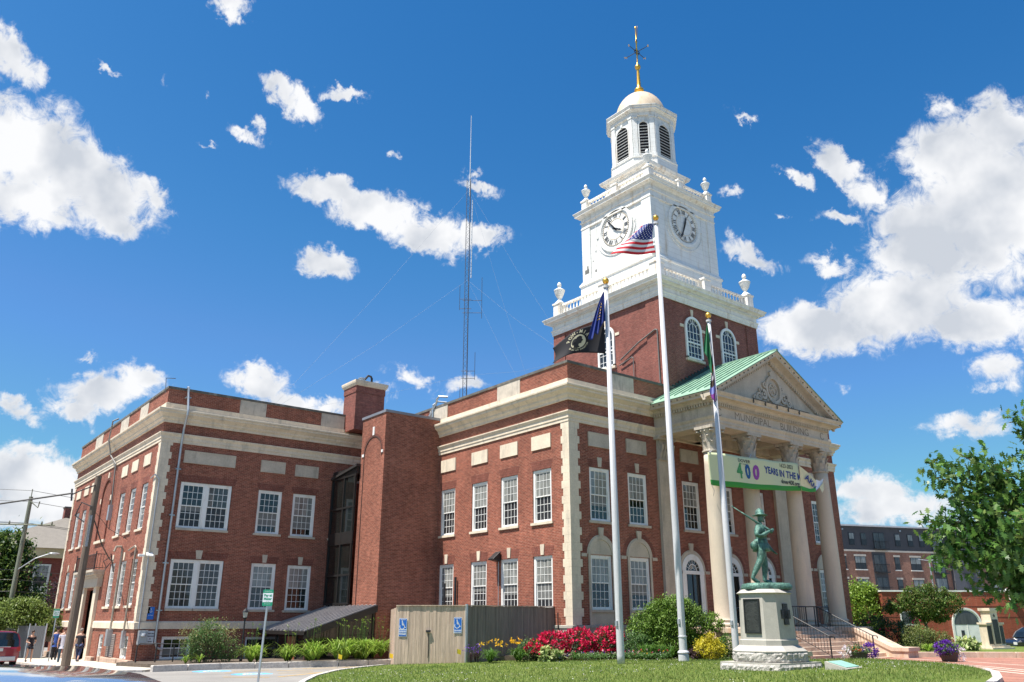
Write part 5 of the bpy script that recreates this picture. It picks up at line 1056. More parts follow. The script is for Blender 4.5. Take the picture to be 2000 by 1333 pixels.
bt('YEARS IN THE M', 34.85, 6.76, .46, NAVY, .014, 1.0); bt('1623-2023', 35.25, 7.17, .27, INK, .003, 1.0); bt('dover400.org', 35.5, 6.40, .30, INK, .008, .98)
fd = MB(); fd.add([(36.42, 22.9, 7.36), (37.0, 22.75, 6.98), (37.5, 22.7, 6.66), (37.25, 22.7, 6.1), (36.9, 22.78, 6.06), (36.42, 22.95, 6.1)], [(0, 1, 2, 3), (0, 3, 4, 5)])
wb(fd, 'folded_corner', mat('banner_fold', (.68, .62, .38), .8), bn)
wb(MB().add([(36.42, 22.9, 6.1), (36.9, 22.73, 6.05), (37.25, 22.65, 6.10), (37.3, 22.66, 6.28), (36.9, 22.76, 6.22), (36.42, 22.92, 6.34)], [(0, 1, 4, 5), (1, 2, 3, 4)]), 'green_hem', mat('hem_green', (.045, .30, .05), .8), bn)
wb(MB().add([(37.3, 22.72, 6.12), (37.5, 22.72, 6.74), (38.05, 22.85, 6.74), (38.6, 22.95, 6.95), (39.0, 23.05, 7.4), (38.35, 22.9, 6.66), (37.8, 22.75, 6.4)], [(0, 1, 2, 6), (2, 3, 5, 6), (3, 4, 5)]), 'twisted_end', mat('banner_back', (.66, .68, .72), .8), bn)
wb(MB().add([(37.7, 22.7, 6.36), (38.4, 22.86, 6.72), (38.25, 22.8, 6.32), (37.95, 22.72, 6.1)], [(0, 1, 2, 3)]), 'twisted_end', MATS['banner_fold'], bn)
m = MB()
for s, x, z, r in (('A', 36.78, 6.74, -.5), ('K', 37.0, 6.55, -.7), ('N', 37.2, 6.35, -.8)): text_on(m, lambda a, b: (a, 22.69 + .25 * max(0, 37 - a), b), s, x, z, .42, .014, .9, rot=r)
wb(m, 'lettering', mat('ink_2_5_22', NAVY, .8, var=0, fine=0), bn)
rp = MB(); rp.tube([(29.45, 22.98, 5.72), (29.7, 23.05, 5.5), (29.93, 23.3, 5.3)], .015, 5); rp.tube([(29.44, 22.98, 7.18), (29.75, 23.05, 7.3), (29.95, 23.35, 7.35)], .015, 5); rp.tube([(32.2, 22.8, 7.24), (32.7, 23.05, 7.5), (32.75, 23.4, 7.6)], .02, 5); rp.tube([(39.0, 23.05, 7.4), (39.1, 23.15, 7.5)], .02, 5); rp.tube([(38.6, 22.95, 6.9), (39.2, 23.1, 6.35)], .01, 5)
wbs(rp, 'rope', FLAGP, bn)

# ------------------------------------------------------------------ monument: pedestal and bronze soldier
ped = empty('monument_pedestal', (20.72, 14.62, -1.3), 'grey granite eight sided pedestal with dark plaques carrying the bronze soldier', 'pedestal', rz=0)
def chp(hx, hy, c): return [(hx, -hy + c), (hx, hy - c), (hx - c, hy), (-hx + c, hy), (-hx, hy - c), (-hx, -hy + c), (-hx + c, -hy), (hx - c, -hy)]
def frus(mb, a, b, z0, z1):
    n = 8; mb.add([(x, y, z0) for x, y in a] + [(x, y, z1) for x, y in b], [tuple(range(n - 1, -1, -1)), tuple(range(n, 2 * n))] + [(i, (i + 1) % n, n + (i + 1) % n, n + i) for i in range(n)])
def rough(hx, hy, c, z0, z1, seed):
    mb = MB(); rnd = random.Random(seed); P = chp(hx, hy, c) if c else [(hx, -hy), (hx, hy), (-hx, hy), (-hx, -hy)]; n = len(P); cols = []
    for i in range(n):
        a, b = Vector(P[i]), Vector(P[(i + 1) % n]); k = max(2, int((b - a).length / .07)); d = (b - a).normalized(); nn = Vector((d.y, -d.x))
        for j in range(k):
            p = a + (b - a) * j / k; cols.append([(p + nn * (0 if j == 0 or r in (0, 5) else .012 + rnd.random() * .045), z0 + (z1 - z0) * r / 5) for r in range(6)])
    m = len(cols)
    mb.add([(p.x, p.y, z) for c_ in cols for p, z in c_], [(i * 6 + r, ((i + 1) % m) * 6 + r, ((i + 1) % m) * 6 + r + 1, i * 6 + r + 1) for i in range(m) for r in range(5)] + [tuple(i * 6 + 5 for i in range(m))]); return mb
# local frame: -X face looks left and is sunlit, -Y face looks right of the camera
rough(.98, .98, 0, -.12, .17, 3).build('plinth', GRANR, ped); MB().box(-.97, .97, -.97, .97, .165, .21).build('plinth_top', GRANITE, ped)
rough(.86, .86, .36, .20, .48, 5).build('base_course', GRANR, ped)
q = MB(); frus(q, chp(.88, .88, .37), chp(.88, .88, .37), .478, .50); frus(q, chp(.88, .88, .37), chp(.71, .71, .30), .50, .64); frus(q, chp(.69, .69, .29), chp(.69, .69, .29), .64, .78); frus(q, chp(.69, .69, .29), chp(.655, .655, .275), .78, .80); q.build('base_moulding', GRANITE, ped)
q = MB(); frus(q, chp(.65, .65, .27), chp(.61, .61, .255), .80, 2.0); q.build('shaft', GRANITE, ped)
q = MB(); frus(q, chp(.61, .61, .255), chp(.66, .66, .27), 2.0, 2.03); frus(q, chp(.67, .67, .275), chp(.55, .55, .23), 2.03, 2.13); q.build('cap', GRANITE, ped)
def on_face(ax, u0, u1, z0, z1, d0, d1):   # follows the taper of the shaft
    f = lambda z: .0 - (z - .8) / 1.2 * (.04)
    vs = []
    for d in (d0, d1):
        for u, z in ((u0, z0), (u1, z0), (u1, z1), (u0, z1)): vs.append((-(.65 + f(z) + d), u, z) if ax == 'x' else (u, -(.65 + f(z) + d), z))
    return MB().add(vs, [(0, 3, 2, 1), (4, 5, 6, 7), (0, 1, 5, 4), (1, 2, 6, 5), (2, 3, 7, 6), (3, 0, 4, 7)])
pq = on_face('x', -.235, .235, .98, 1.84, .0, .03).build('plaque', PLAQUE, ped)
q = MB()
for a, b, c_, d in ((-.26, -.22, .95, 1.87), (.22, .26, .95, 1.87), (-.22, .22, .95, 1.0), (-.22, .22, 1.83, 1.87)): r_ = on_face('x', a, b, c_, d, .0, .045); q.add(r_.v, r_.f)
q.build('frame', mat('plaque_frame', (.03, .032, .03), .4, metal=.5), pq)
q = MB()
for i in range(22): z = 1.06 + i * .032; r_ = on_face('x', -.17 + .03 * (i % 3), .17 - .025 * (i % 4), z, z + .010, .0, .034); q.add(r_.v, r_.f)
q.build('raised_lines', mat('plaque_text', (.10, .10, .09), .5, metal=.4), pq)
cr = MB()
for a, b, c_, d in ((-.20, .20, 1.34, 1.58), (-.105, .105, 1.18, 1.74)): r_ = on_face('y', a, b, c_, d, .0, .03 + .004 * (a < -.1)); cr.add(r_.v, r_.f)
cr.build('cross_emblem', PLAQUE, ped); 
mk = empty('ground_marker', (21.3, 12.75, -1.27), 'low sloping stone marker with a green bronze plate in the lawn', 'marker', rz=R_(8))
MB().extr([(-.5, -.3, -.1), (-.5, .3, -.1), (-.5, .3, .24), (-.5, -.3, .08)], (1.0, 0, 0)).build('stone', GRANITE, mk); MB().extr([(-.42, -.24, .102), (-.42, .24, .232), (-.42, .24, .244), (-.42, -.24, .114)], (.84, 0, 0)).build('plate', mat('plate_green', (.22, .42, .34), .6), mk)

def skin(name, J, E, m, parent=None, root=0, sub=2):
    """J: list of (x,y,z,r) ; E: edges"""
    me = bpy.data.meshes.new(name); me.from_pydata([j[:3] for j in J], E, []); me.materials.append(m)
    o = bpy.data.objects.new(name, me); C.objects.link(o); o.parent = parent; s = o.modifiers.new('k', 'SKIN')
    if not me.skin_vertices: me.skin_vertices.new() if hasattr(me.skin_vertices, 'new') else None
    for i, j in enumerate(J):
        r = j[3]; me.skin_vertices[0].data[i].radius = r if isinstance(r, tuple) else (r, r); me.skin_vertices[0].data[i].use_root = (i == root)
    s.use_smooth_shade = True; d = o.modifiers.new('d', 'SUBSURF'); d.levels = sub; d.render_levels = sub
    return o
def fingers(J, E, wi, w, d, side, s=1.0, curl=.5):
    """five short chains from the palm joint wi; d = hand direction, side = across the palm"""
    d = Vector(d).normalized(); side = Vector(side).normalized(); nn = d.cross(side)
    pj = len(J); p = Vector(w) + d * .05 * s; J.append((*p, (.020 * s, .034 * s))); E.append((wi, pj))
    for k, L in ((-1.5, .055), (-.5, .065), (.5, .068), (1.5, .06)):
        a = p + d * .045 * s + side * k * .019 * s; b = a + (d + nn * curl * .4) * L * .5 * s; c = b + (d * .6 + nn * curl) * L * .5 * s; n0 = len(J)
        J += [(*a, .0095 * s), (*b, .009 * s), (*c, .007 * s)]; E += [(pj, n0), (n0, n0 + 1), (n0 + 1, n0 + 2)]
    a = p - side * .045 * s; b = a + (d * .8 - side * .5 + nn * .3) * .045 * s; n0 = len(J); J += [(*a, .011 * s), (*b, .009 * s)]; E += [(pj, n0), (n0, n0 + 1)]
# bronze soldier, striding to the right with the rifle over his shoulder
sd_ = empty('soldier_statue', (20.79, 14.57, .995), 'green bronze soldier in a campaign hat striding with a rifle on his shoulder', 'statue', rz=R_(-38))
J = [(-.04, 0, 1.02, (.17, .15)), (-.03, 0, 1.18, (.155, .14)), (-.01, 0, 1.38, (.19, .155)), (-.04, 0, 1.56, (.165, .13)), (-.01, 0, 1.68, .062), (.01, 0, 1.75, .06)]
E_ = [(0, 1), (1, 2), (2, 3), (3, 4), (4, 5)]
def chain(par, pts):
    for p in pts: J.append(p); E_.append((par, len(J) - 1)); par = len(J) - 1
    return par
chain(0, [(-.06, -.12, .92, .135), (-.12, -.13, .64, .095), (-.22, -.13, .46, .092), (-.33, -.13, .24, .06), (-.37, -.13, .15, .06)]); a_ = len(J) - 1; chain(a_, [(-.27, -.13, .06, .055), (-.18, -.13, .03, .04)])
chain(0, [(-.01, .12, .92, .135), (.05, .12, .62, .095), (.05, .12, .42, .088), (.02, .12, .18, .06), (.02, .12, .08, .062)]); a_ = len(J) - 1; chain(a_, [(.14, .12, .05, .055), (.22, .12, .03, .038)])
r_w = chain(3, [(-.11, -.20, 1.55, .10), (-.20, -.25, 1.32, .085), (-.06, -.25, 1.32, .07), (.10, -.20, 1.42, .052), (.17, -.17, 1.46, .034)])
fingers(J, E_, r_w, (.17, -.17, 1.46), (.9, .15, .5), (0, .6, 1), 1.1, -1.3)
l_w = chain(3, [(-.02, .22, 1.54, .095), (.10, .27, 1.26, .078), (.16, .25, 1.16, .07), (.27, .22, 1.00, .052), (.32, .21, .94, .033)])
fingers(J, E_, l_w, (.32, .21, .94), (.7, 0, -.7), (0, 1, 0), 1.1, .6)
skin('body', J, E_, BRONZE, sd_)
J = [(.0, 0, 1.74, .07), (.015, 0, 1.80, (.088, .075)), (.02, 0, 1.88, (.10, .082)), (.01, 0, 1.96, (.09, .078))]
skin('head', J, [(0, 1), (1, 2), (2, 3)], BRONZE, sd_); sd_.scale = (1.12, 1.12, 1.0); fc = MB(); fc.blob((.125, 0, 1.86), (.022, .016, .03), 1); fc.blob((.10, .035, 1.89), (.018, .018, .01), 1); fc.blob((.10, -.035, 1.89), (.018, .018, .01), 1); fc.blob((.105, 0, 1.81), (.016, .03, .008), 1); fc.blob((.09, 0, 1.765), (.03, .035, .025), 1)
for s in (-1, 1): fc.blob((.0, s * .085, 1.86), (.025, .012, .035), 1)
fc.build('face', BRONZE, sd_, smooth=True)
ht = MB(); ht.lathe([(.02, 1.905), (.175, 1.915), (.195, 1.925), (.19, 1.94), (.11, 1.945), (.108, 2.02), (.085, 2.08), (.03, 2.12), (.0, 2.125)], (.01, 0), 24); ht.v = [(x * 1.02, y, z + .02 * math.cos(4 * math.atan2(y, x)) * (1 if z > 2.0 else 0) + .018 * (abs(y) > .12) * (z < 1.96)) for x, y, z in ht.v]
ht.build('hat', BRONZE, sd_, smooth=True)
cl = MB(); cl.blob((-.03, -.0, 1.08), (.20, .17, .13), 2, 5, .06); cl.blob((-.23, -.14, 1.06), (.09, .06, .13), 2, 7, .1); cl.blob((-.2, .12, 1.08), (.08, .06, .1), 2, 9, .1); cl.build('pouch', BRONZE, sd_, smooth=True); MB().lathe([(.165, 1.24), (.175, 1.17), (.17, 1.12), (.195, 1.03), (.225, .90), (.20, .895)], (-.035, 0), 22).build('coat_skirt', BRONZE, sd_, smooth=True)
cl = MB(); cl.lathe([(.165, 1.15), (.172, 1.16), (.172, 1.2), (.165, 1.21)], (-.03, 0), 20); cl.tube([(-.13, -.13, 1.6), (.08, -.16, 1.4), (.10, 0, 1.2)], .028, 6); cl.tube([(-.10, -.03, 1.64), (.12, .02, 1.4), (.08, .1, 1.2)], .025, 6); cl.build('belt', BRONZE, sd_)
rf_ = MB(); a = Vector((.24, -.155, 1.44)); b = Vector((-.74, -.08, 2.20)); d = (b - a).normalized(); rf_.tube([a - d * .02, a + d * .12, a + d * .3, a + d * .36, a + d * .8, a + d * .95], [.05, .042, .03, .034, .026, .018], 8); rf_.tube([a + d * .5, b], .014, 6); rf_.tube([a + d * .42 - Vector((0, 0, .03)), a + d * .46 - Vector((0, 0, .07)), a + d * .52 - Vector((0, 0, .03))], .012, 5); rf_.tube([b, b - d * .06], .02, 6)
rf_.build('rifle', BRONZE, sd_, smooth=True)
bs = MB(); bs.blob((0, 0, .0), (.56, .40, .10), 2, 11, .12); bs.v = [(max(-.55, min(.55, x * 1.25)), max(-.38, min(.38, y * 1.25)), max(-.02, z) if z > -.05 else 0) for x, y, z in bs.v]
q = MB(); n = 40; rnd = random.Random(6); ang = [2 * PI * i / n for i in range(n)]
def sup(a, hx, hy): c, s = math.cos(a), math.sin(a); k = (abs(c / hx) ** 5 + abs(s / hy) ** 5) ** -.2; return k * c, k * s
rows = [(.0, 1.0), (.05, 1.03), (.12, 1.0), (.17, .93), (.185, .7), (.19, .3)]
V_ = []
for h, k in rows:
    for a in ang: x, y = sup(a, .58 * k, .42 * k); V_.append((x * (1 + .03 * rnd.uniform(-1, 1)), y * (1 + .03 * rnd.uniform(-1, 1)), h + rnd.uniform(-.012, .012)))
q.add(V_, [(j * n + i, j * n + (i + 1) % n, (j + 1) * n + (i + 1) % n, (j + 1) * n + i) for j in range(len(rows) - 1) for i in range(n)] + [tuple((len(rows) - 1) * n + i for i in range(n))])
o = q.build('bronze_base', BRONZE, sd_, smooth=True); o.location = (0, 0, -.17)

# ------------------------------------------------------------------ foliage helpers
def fmesh(name, V, nper, m, parent=None, faces=None):
    """V: (N*nper,3) array, one n-gon per leaf"""
    n = len(V) // nper; me = bpy.data.meshes.new(name); me.vertices.add(len(V)); me.vertices.foreach_set('co', V.astype(np.float32).ravel())
    me.loops.add(len(V)); me.loops.foreach_set('vertex_index', np.arange(len(V), dtype=np.int32)); me.polygons.add(n)
    me.polygons.foreach_set('loop_start', np.arange(0, len(V), nper, dtype=np.int32)); me.update(calc_edges=True); me.materials.append(m)
    o = bpy.data.objects.new(name, me); C.objects.link(o); o.parent = parent; return o
RH = np.array([(0, 0, 0), (.45, .28, .03), (1, 0, -.05), (.45, -.28, .03)]); OAK = np.array([(0, 0, 0), (.18, .10, 0), (.22, .30, -.03), (.36, .12, 0), (.46, .40, -.05), (.58, .14, 0), (.72, .30, -.06), (.80, .08, -.02), (1, 0, -.1), (.80, -.08, -.02), (.72, -.30, -.06), (.58, -.14, 0), (.46, -.40, -.05), (.36, -.12, 0), (.22, -.30, -.03), (.18, -.10, 0)])
def leafverts(P, size, shape, rs, droop=0.0, flat=.35, outward=None):
    n = len(P); a = rs.rand(n) * 2 * PI; el_ = (rs.rand(n) - .5) * PI * .8 - droop
    d = np.stack([np.cos(a) * np.cos(el_), np.sin(a) * np.cos(el_), np.sin(el_)], 1)
    if outward is not None: d = d + outward * .8; d /= np.linalg.norm(d, axis=1)[:, None]
    up = np.stack([rs.randn(n) * flat, rs.randn(n) * flat, np.ones(n)], 1); s = np.cross(up, d); s /= np.linalg.norm(s, axis=1)[:, None] + 1e-9; nn = np.cross(d, s)
    sz = size * (.65 + .7 * rs.rand(n))
    V = P[:, None, :] + sz[:, None, None] * (shape[None, :, 0:1] * d[:, None] + shape[None, :, 1:2] * s[:, None] + shape[None, :, 2:3] * nn[:, None])
    return V.reshape(-1, 3)
def sample(blobs, n, rs, shell=.55, clump=22, spread=.13):
    vol = np.array([b[3] * b[4] * b[5] for b in blobs]) ** .75; vol /= vol.sum(); out = []
    for b, v in zip(blobs, vol):
        k = int(n * v) + 1; nc = max(3, k // clump); c = rs.randn(nc, 3); c /= np.linalg.norm(c, axis=1)[:, None]; r = shell + (1 - shell) * rs.rand(nc) ** .6
        c = c * r[:, None]; idx = rs.randint(0, nc, k); p = c[idx] + rs.randn(k, 3) * spread * (.7 + .6 * rs.rand(nc))[idx][:, None]; out.append(p * np.array(b[3:6]) + np.array(b[:3]))
    return np.concatenate(out)
def foliage(name, blobs, n, size, m, parent=None, seed=1, shape=RH, shell=.55, clump=22, spread=.13, droop=0.0, core=None, flat=.35):
    rs = np.random.RandomState(seed); P = sample(blobs, n, rs, shell, clump, spread)
    o = fmesh(name, leafverts(P, size, shape, rs, droop, flat), len(shape), m, parent); return o
LG = leafmat('leaf_maple', [(.035, .085, .012), (.07, .15, .022), (.13, .21, .04), (.05, .12, .015)])
LOAK = leafmat('leaf_oak', [(.035, .10, .018), (.07, .17, .03), (.14, .25, .05), (.045, .12, .02), (.20, .27, .07)], .3, .38)
LYG = leafmat('leaf_lime', [(.16, .26, .03), (.25, .34, .05), (.12, .22, .03)]); LOL = leafmat('leaf_olive', [(.09, .13, .03), (.15, .19, .05), (.20, .22, .07), (.07, .11, .025)])
LDK = leafmat('leaf_dark', [(.015, .045, .010), (.03, .075, .014), (.09, .15, .03), (.20, .27, .05)]); LPU = leafmat('leaf_purple', [(.03, .015, .02), (.06, .03, .035), (.04, .02, .03)], .2)
LYEW = leafmat('leaf_yew', [(.06, .13, .015), (.13, .22, .03), (.09, .17, .02), (.18, .27, .045)], .2, .6); LGOLD = leafmat('leaf_gold', [(.48, .42, .02), (.60, .50, .03), (.36, .34, .03)], .3)
LMIX = leafmat('leaf_mixed', [(.05, .12, .03), (.09, .18, .05), (.14, .22, .07)]); LROSE = leafmat('leaf_rose', [(.03, .07, .018), (.05, .10, .02), (.08, .07, .03)])
PRED = leafmat('petal_red', [(.62, .010, .07), (.75, .02, .11), (.50, .006, .045)], .25); PYEL = leafmat('petal_yellow', [(.75, .50, .03), (.80, .38, .02)]); PPUR = leafmat('petal_purple', [(.10, .02, .32), (.16, .03, .42), (.06, .01, .22)]); PWHI = leafmat('petal_white', [(.75, .72, .74), (.7, .6, .66)]); PORA = leafmat('petal_orange', [(.70, .10, .03), (.75, .2, .05)])
BARK = mat('bark', (.11, .085, .065), .95, var=.3, vscale=5, stretch=(3, 3, .6), bump=.6)
def limbs(name, segs, parent, m=BARK):
    mb = MB()
    for pts, rr_ in segs: mb.tube(pts, rr_, 8)
    return mb.build(name, m, parent, smooth=True)
def tree(name, lab, cat, base, trunk, branches, blobs, n, size, m, seed, group=None, **k):
    t = empty(name, base, lab, cat, group); limbs('trunk', [trunk] + branches, t); foliage('crown', blobs, n, size, m, t, seed, **k); return t
def shrub(name, lab, cat, base, blobs, n, size, m, seed, stems=True, **k):
    t = empty(name, base, lab, cat); foliage('foliage', blobs, n, size, m, t, seed, **k)
    if stems:
        mb = MB(); rnd = random.Random(seed)
        for b in blobs[:6]:
            for i in range(4): mb.tube([(b[0] * .3 + rnd.uniform(-.06, .06), b[1] * .3 + rnd.uniform(-.06, .06), -.05), (b[0] * .7, b[1] * .7, b[2] * .55), (b[0] + rnd.uniform(-.4, .4) * b[3], b[1] + rnd.uniform(-.4, .4) * b[4], b[2] + b[5] * .4)], [.02, .014, .006], 5)
        mb.build('stem', BARK, t)
    return t
def blades(P, H, Rr, nb, rs, w=.02, segs=4):
    V = []
    for (x, y, z) in P:
        for i in range(nb):
            a = rs.rand() * 2 * PI; h = H * (.45 + .7 * rs.rand()); r = Rr * (.3 + 1.1 * rs.rand()); c, s = math.cos(a), math.sin(a); pl = []; dr = .3 + 1.6 * rs.rand(); ww = w * (.7 + .6 * rs.rand())
            for k in range(segs + 1): t = k / segs; pl.append((r * t ** 1.15, h * (1 - (1 - t) ** 1.7) - h * .9 * max(0, t - .5) ** 1.3 * dr, ww * (1 - t ** 2.5)))
            for k in range(segs):
                (r0, h0, w0), (r1, h1, w1) = pl[k], pl[k + 1]
                V += [(x + c * r0 - s * w0, y + s * r0 + c * w0, z + h0), (x + c * r0 + s * w0, y + s * r0 - c * w0, z + h0), (x + c * r1 + s * w1, y + s * r1 - c * w1, z + h1), (x + c * r1 - s * w1, y + s * r1 + c * w1, z + h1)]
    return np.array(V)
LLILY = leafmat('leaf_lily', [(.16, .30, .03), (.24, .38, .05), (.34, .44, .08), (.12, .24, .025)], .35)
def flowers(name, P, size, m, parent, seed, k=5):
    rs = np.random.RandomState(seed); Q = np.repeat(np.array(P), k, 0) + rs.randn(len(P) * k, 3) * size * .25
    return fmesh(name, leafverts(Q, size, RH, rs, -.3, 1.0), 4, m, parent)

# ------------------------------------------------------------------ wooden enclosure
fe = empty('wooden_enclosure', (19.6, 27.8, -1.6), 'tall weathered grey board enclosure standing before the brick wall', 'fence')
def boards(a, b, z0, z1, nm, seed, m=WOODG):
    rnd = random.Random(seed); a = Vector(a); b = Vector(b); L = (b - a).length; n = int(L / .13); d = (b - a).normalized(); q = Vector((d.y, -d.x)); mb = MB()
    for i in range(n):
        p0 = a + d * (L * i / n + .003); p1 = a + d * (L * (i + 1) / n - .003); o_ = q * rnd.uniform(0, .012); zt = z1 + rnd.uniform(-.012, .012)
        mb.prism([(p0 + o_).to_tuple(), (p1 + o_).to_tuple(), (p1 + o_ - q * .022).to_tuple(), (p0 + o_ - q * .022).to_tuple()], z0, zt)
    return wb(mb, nm, m, fe)
K = (19.62, 27.8); Lf = (17.46, 29.62); boards(Lf, K, -2.0, .53, 'gate_panel', 1); boards(K, (FX, 27.8), -1.9, .53, 'side_panel', 2, mat('weathered_wood_shaded', (.20, .165, .14), .9, var=.3, vscale=1.1, fine=.2, fscale=8, stretch=(9, 9, .35))); boards((17.9, 30.3), Lf, -2.0, .50, 'return_panel', 3)  # side panel: same boards in a darker colour, shade of that face painted in
boards((21.6, 37.15), (17.9, 30.3), -2.0, .48, 'return_panel', 4)
cp = MB()
for a, b in ((Lf, K), (K, (FX, 27.8))):
    a = Vector(a); b = Vector(b); d = (b - a).normalized(); q = Vector((d.y, -d.x)) * .05; cp.prism([tuple(a + q), tuple(b + q), tuple(b - q), tuple(a - q)], .535, .565)
wb(cp, 'cap_rail', WOODG, fe); wb(MB().box(K[0] - .06, K[0] + .02, K[1] - .06, K[1] + .02, -2, .60), 'corner_post', GALV, fe)
gd = (Vector(K) - Vector(Lf)).normalized(); gyaw = math.atan2(gd.y, gd.x); gp = Vector(Lf) + gd * 1.33
fn = rotfn((gp.x, gp.y, 0), gyaw, .0)
def rbox(fn_, u0, u1, d0, d1, z0, z1, n_):
    n_ = Vector(n_); vs = [Vector(fn_(u, z)) + n_ * d for z in (z0, z1) for u, d in ((u0, d0), (u1, d0), (u1, d1), (u0, d1))]; return MB().add(vs, [(0, 1, 2, 3), (7, 6, 5, 4), (4, 5, 1, 0), (5, 6, 2, 1), (6, 7, 3, 2), (7, 4, 0, 3)])
gn = (gd.y, -gd.x, 0); wb(rbox(fn, -.10, .08, .02, .09, -.46, -.38, gn), 'latch', BLACKM, fe); wb(rbox(fn, -.012, .012, .02, .03, -1.4, -.5, gn), 'latch', BLACKM, fe)
# signs fixed to the boards
SGB = mat('sign_blue', (.015, .13, .50), .4, var=.03, fine=.02); SGW = mat('sign_white', (.72, .74, .76), .4, var=.03, fine=.02); SGG = mat('sign_green', (.01, .26, .14), .4, var=.03, fine=.02)
def chair_symbol(mb, F, u, v, k, d):
    f = lambda a, b: F(u + a * k, v + b * k, d)
    def ln(p, q, w):
        p = Vector(p); q = Vector(q); e = (q - p).normalized(); s = Vector((-e.y, e.x)) * w; mb.poly([f(*(p - s)), f(*(q - s)), f(*(q + s)), f(*(p + s))])
    for i in range(14): t0 = R_(150 + i * 20); t1 = R_(150 + (i + 1) * 20); mb.poly([f(-.05 + r * math.cos(t), -.18 + r * math.sin(t)) for r, t in ((.24, t0), (.24, t1), (.31, t1), (.31, t0))])
    mb.poly([f(-.06 + .07 * math.cos(t * PI / 6), .42 + .07 * math.sin(t * PI / 6)) for t in range(12)]); ln((-.05, .33), (-.03, .0), .045); ln((-.04, .0), (.18, .0), .04); ln((.17, .0), (.27, -.28), .04); ln((.25, -.28), (.36, -.25), .035); ln((-.04, .2), (.14, .2), .03)
def pboard(lab, cat, F, u, z0, z1, w, rows, post=None, loc=(0, 0, 0)):
    t = empty('parking_sign', loc, lab, cat); return t
def fence_sign(s, z0, z1, extra, lab):
    c = Vector(Lf) + gd * s; t = empty('parking_sign', (c.x, c.y, z0), lab, 'sign'); F0 = rotfn((c.x, c.y, 0), gyaw)
    F = lambda u, v, d: tuple(Vector(F0(u, v)) + Vector(gn) * d); wb(rbox(F0, -.16, .16, .025, .03, z0, z1, gn), 'plate', SGW, t); wb(rbox(F0, -.145, .145, .032, .033, z0 + .015 + (.0 if not extra else .0), z1 - .015, gn), 'face', SGB, t)
    m_ = MB(); chair_symbol(m_, F, -.01, z1 - .25, .34, .037); text_on(m_, lambda a, b: F(a, b, .037), 'RESERVED', 0, z1 - .05, .045, .001); 
    wb(m_, 'symbol', SGW, t); m_ = MB(); zz = z1 - .52; wb(rbox(F0, -.145, .145, .034, .035, zz - .05, zz + .05, gn), 'white_band', SGW, t); text_on(m_, lambda a, b: F(a, b, .039), 'PARKING', 0, zz, .07, .003); wb(m_, 'lettering', SGB, t)
    if extra: m_ = MB(); wb(rbox(F0, -.15, .15, .034, .035, z0 + .24, z0 + .265, gn), 'gap_line', SGW, t); text_on(m_, lambda a, b: F(a, b, .039), 'VAN', 0, z0 + .17, .07, .003); text_on(m_, lambda a, b: F(a, b, .039), 'ACCESSIBLE', 0, z0 + .08, .05, .002); wb(m_, 'lettering', SGW, t)
    return t
fence_sign(.30, -.62, .06, True, 'blue accessible parking sign with a second plate low on the left end of the boards'); fence_sign(2.48, -.50, .10, False, 'blue accessible parking sign near the corner post of the boards')
# wall signs on the wing corner
t = empty('wall_sign', (11.68, LY - .02, .02), 'small blue sign with a white figure on the corner of the left wing', 'sign'); wb(MB().box(11.55, 11.84, LY - .03, LY - .012, .02, .58), 'plate', SGB, t); m_ = MB(); chair_symbol(m_, lambda u, v, d: (u, LY - .034, v), 11.69, .43, .2, 0); text_on(m_, lambda a, b: (a, LY - .034, b), 'PAY BY PLATE', 11.695, .2, .035, .001); wb(m_, 'symbol', SGW, t)
t = empty('wall_sign', (11.8, LY - .02, -1.1), 'small white notice beside the electric meter', 'sign'); wb(MB().box(11.66, 11.98, LY - .03, LY - .012, -1.1, -.5), 'plate', SGW, t); m_ = MB()
for i, w in enumerate(('VISITORS', 'PARKING', 'IN', 'REAR')): text_on(m_, lambda a, b: (a, LY - .034, b), w, 11.82, -.62 - i * .12, .075, .003)
wb(m_, 'lettering', BLACKM, t)
def paysign(x, y, z0, z1, lean, yaw, lab, zb):
    t = empty('meter_sign', (x, y, zb), lab, 'sign', rz=yaw); H = z1 - zb; MB().extr([(-.025, -.02, 0), (.025, -.02, 0), (.03, .015, 0), (-.03, .015, 0)], (lean * H, 0, H)).build('post', GALV, t)
    c = lean * (H - .22); w, h = .15, .225; P = MB(); pts = []
    for cx, cz, a0 in ((w - .03, h - .03, 0), (-w + .03, h - .03, 90), (-w + .03, -h + .03, 180), (w - .03, -h + .03, 270)):
        for k in range(4): a = R_(a0 + k * 30); pts.append((c + cx + .03 * math.cos(a), -.03, H - .2 + cz + .03 * math.sin(a)))
    P.extr(pts, (0, .004, 0)); pl = P.build('plate', SGG, t)
    F = lambda a, b, d=.004: (c + a, -.03 - d, H - .2 + b)
    MB().poly([F(-w + .005, -.12, .002), F(w - .005, -.12, .002), F(w - .005, .13, .002), F(-w + .005, .13, .002)]).build('white_field', SGW, pl)
    m1 = MB(); text_on(m1, F, 'Pay at', 0, .065, .095, .004); text_on(m1, F, 'Meter', 0, -.03, .095, .004); text_on(m1, F, 'PARK SMART', 0, -.10, .02, .0); m1.build('lettering', SGG, pl)
    m2 = MB(); text_on(m2, F, 'Municipal Parking', 0, .18, .03, .0); text_on(m2, F, 'Permit or Pay', 0, -.17, .032, .0); m2.build('lettering', SGW, pl); return t
paysign(9.55, 23.55, .32, .80, .03, -.72, 'green and white meter sign on a leaning post nearest the drive', -1.82); paysign(9.12, 50.75, 0, .52, .0, -.45, 'small green and white meter sign beside the people on the sidewalk', -2.12)
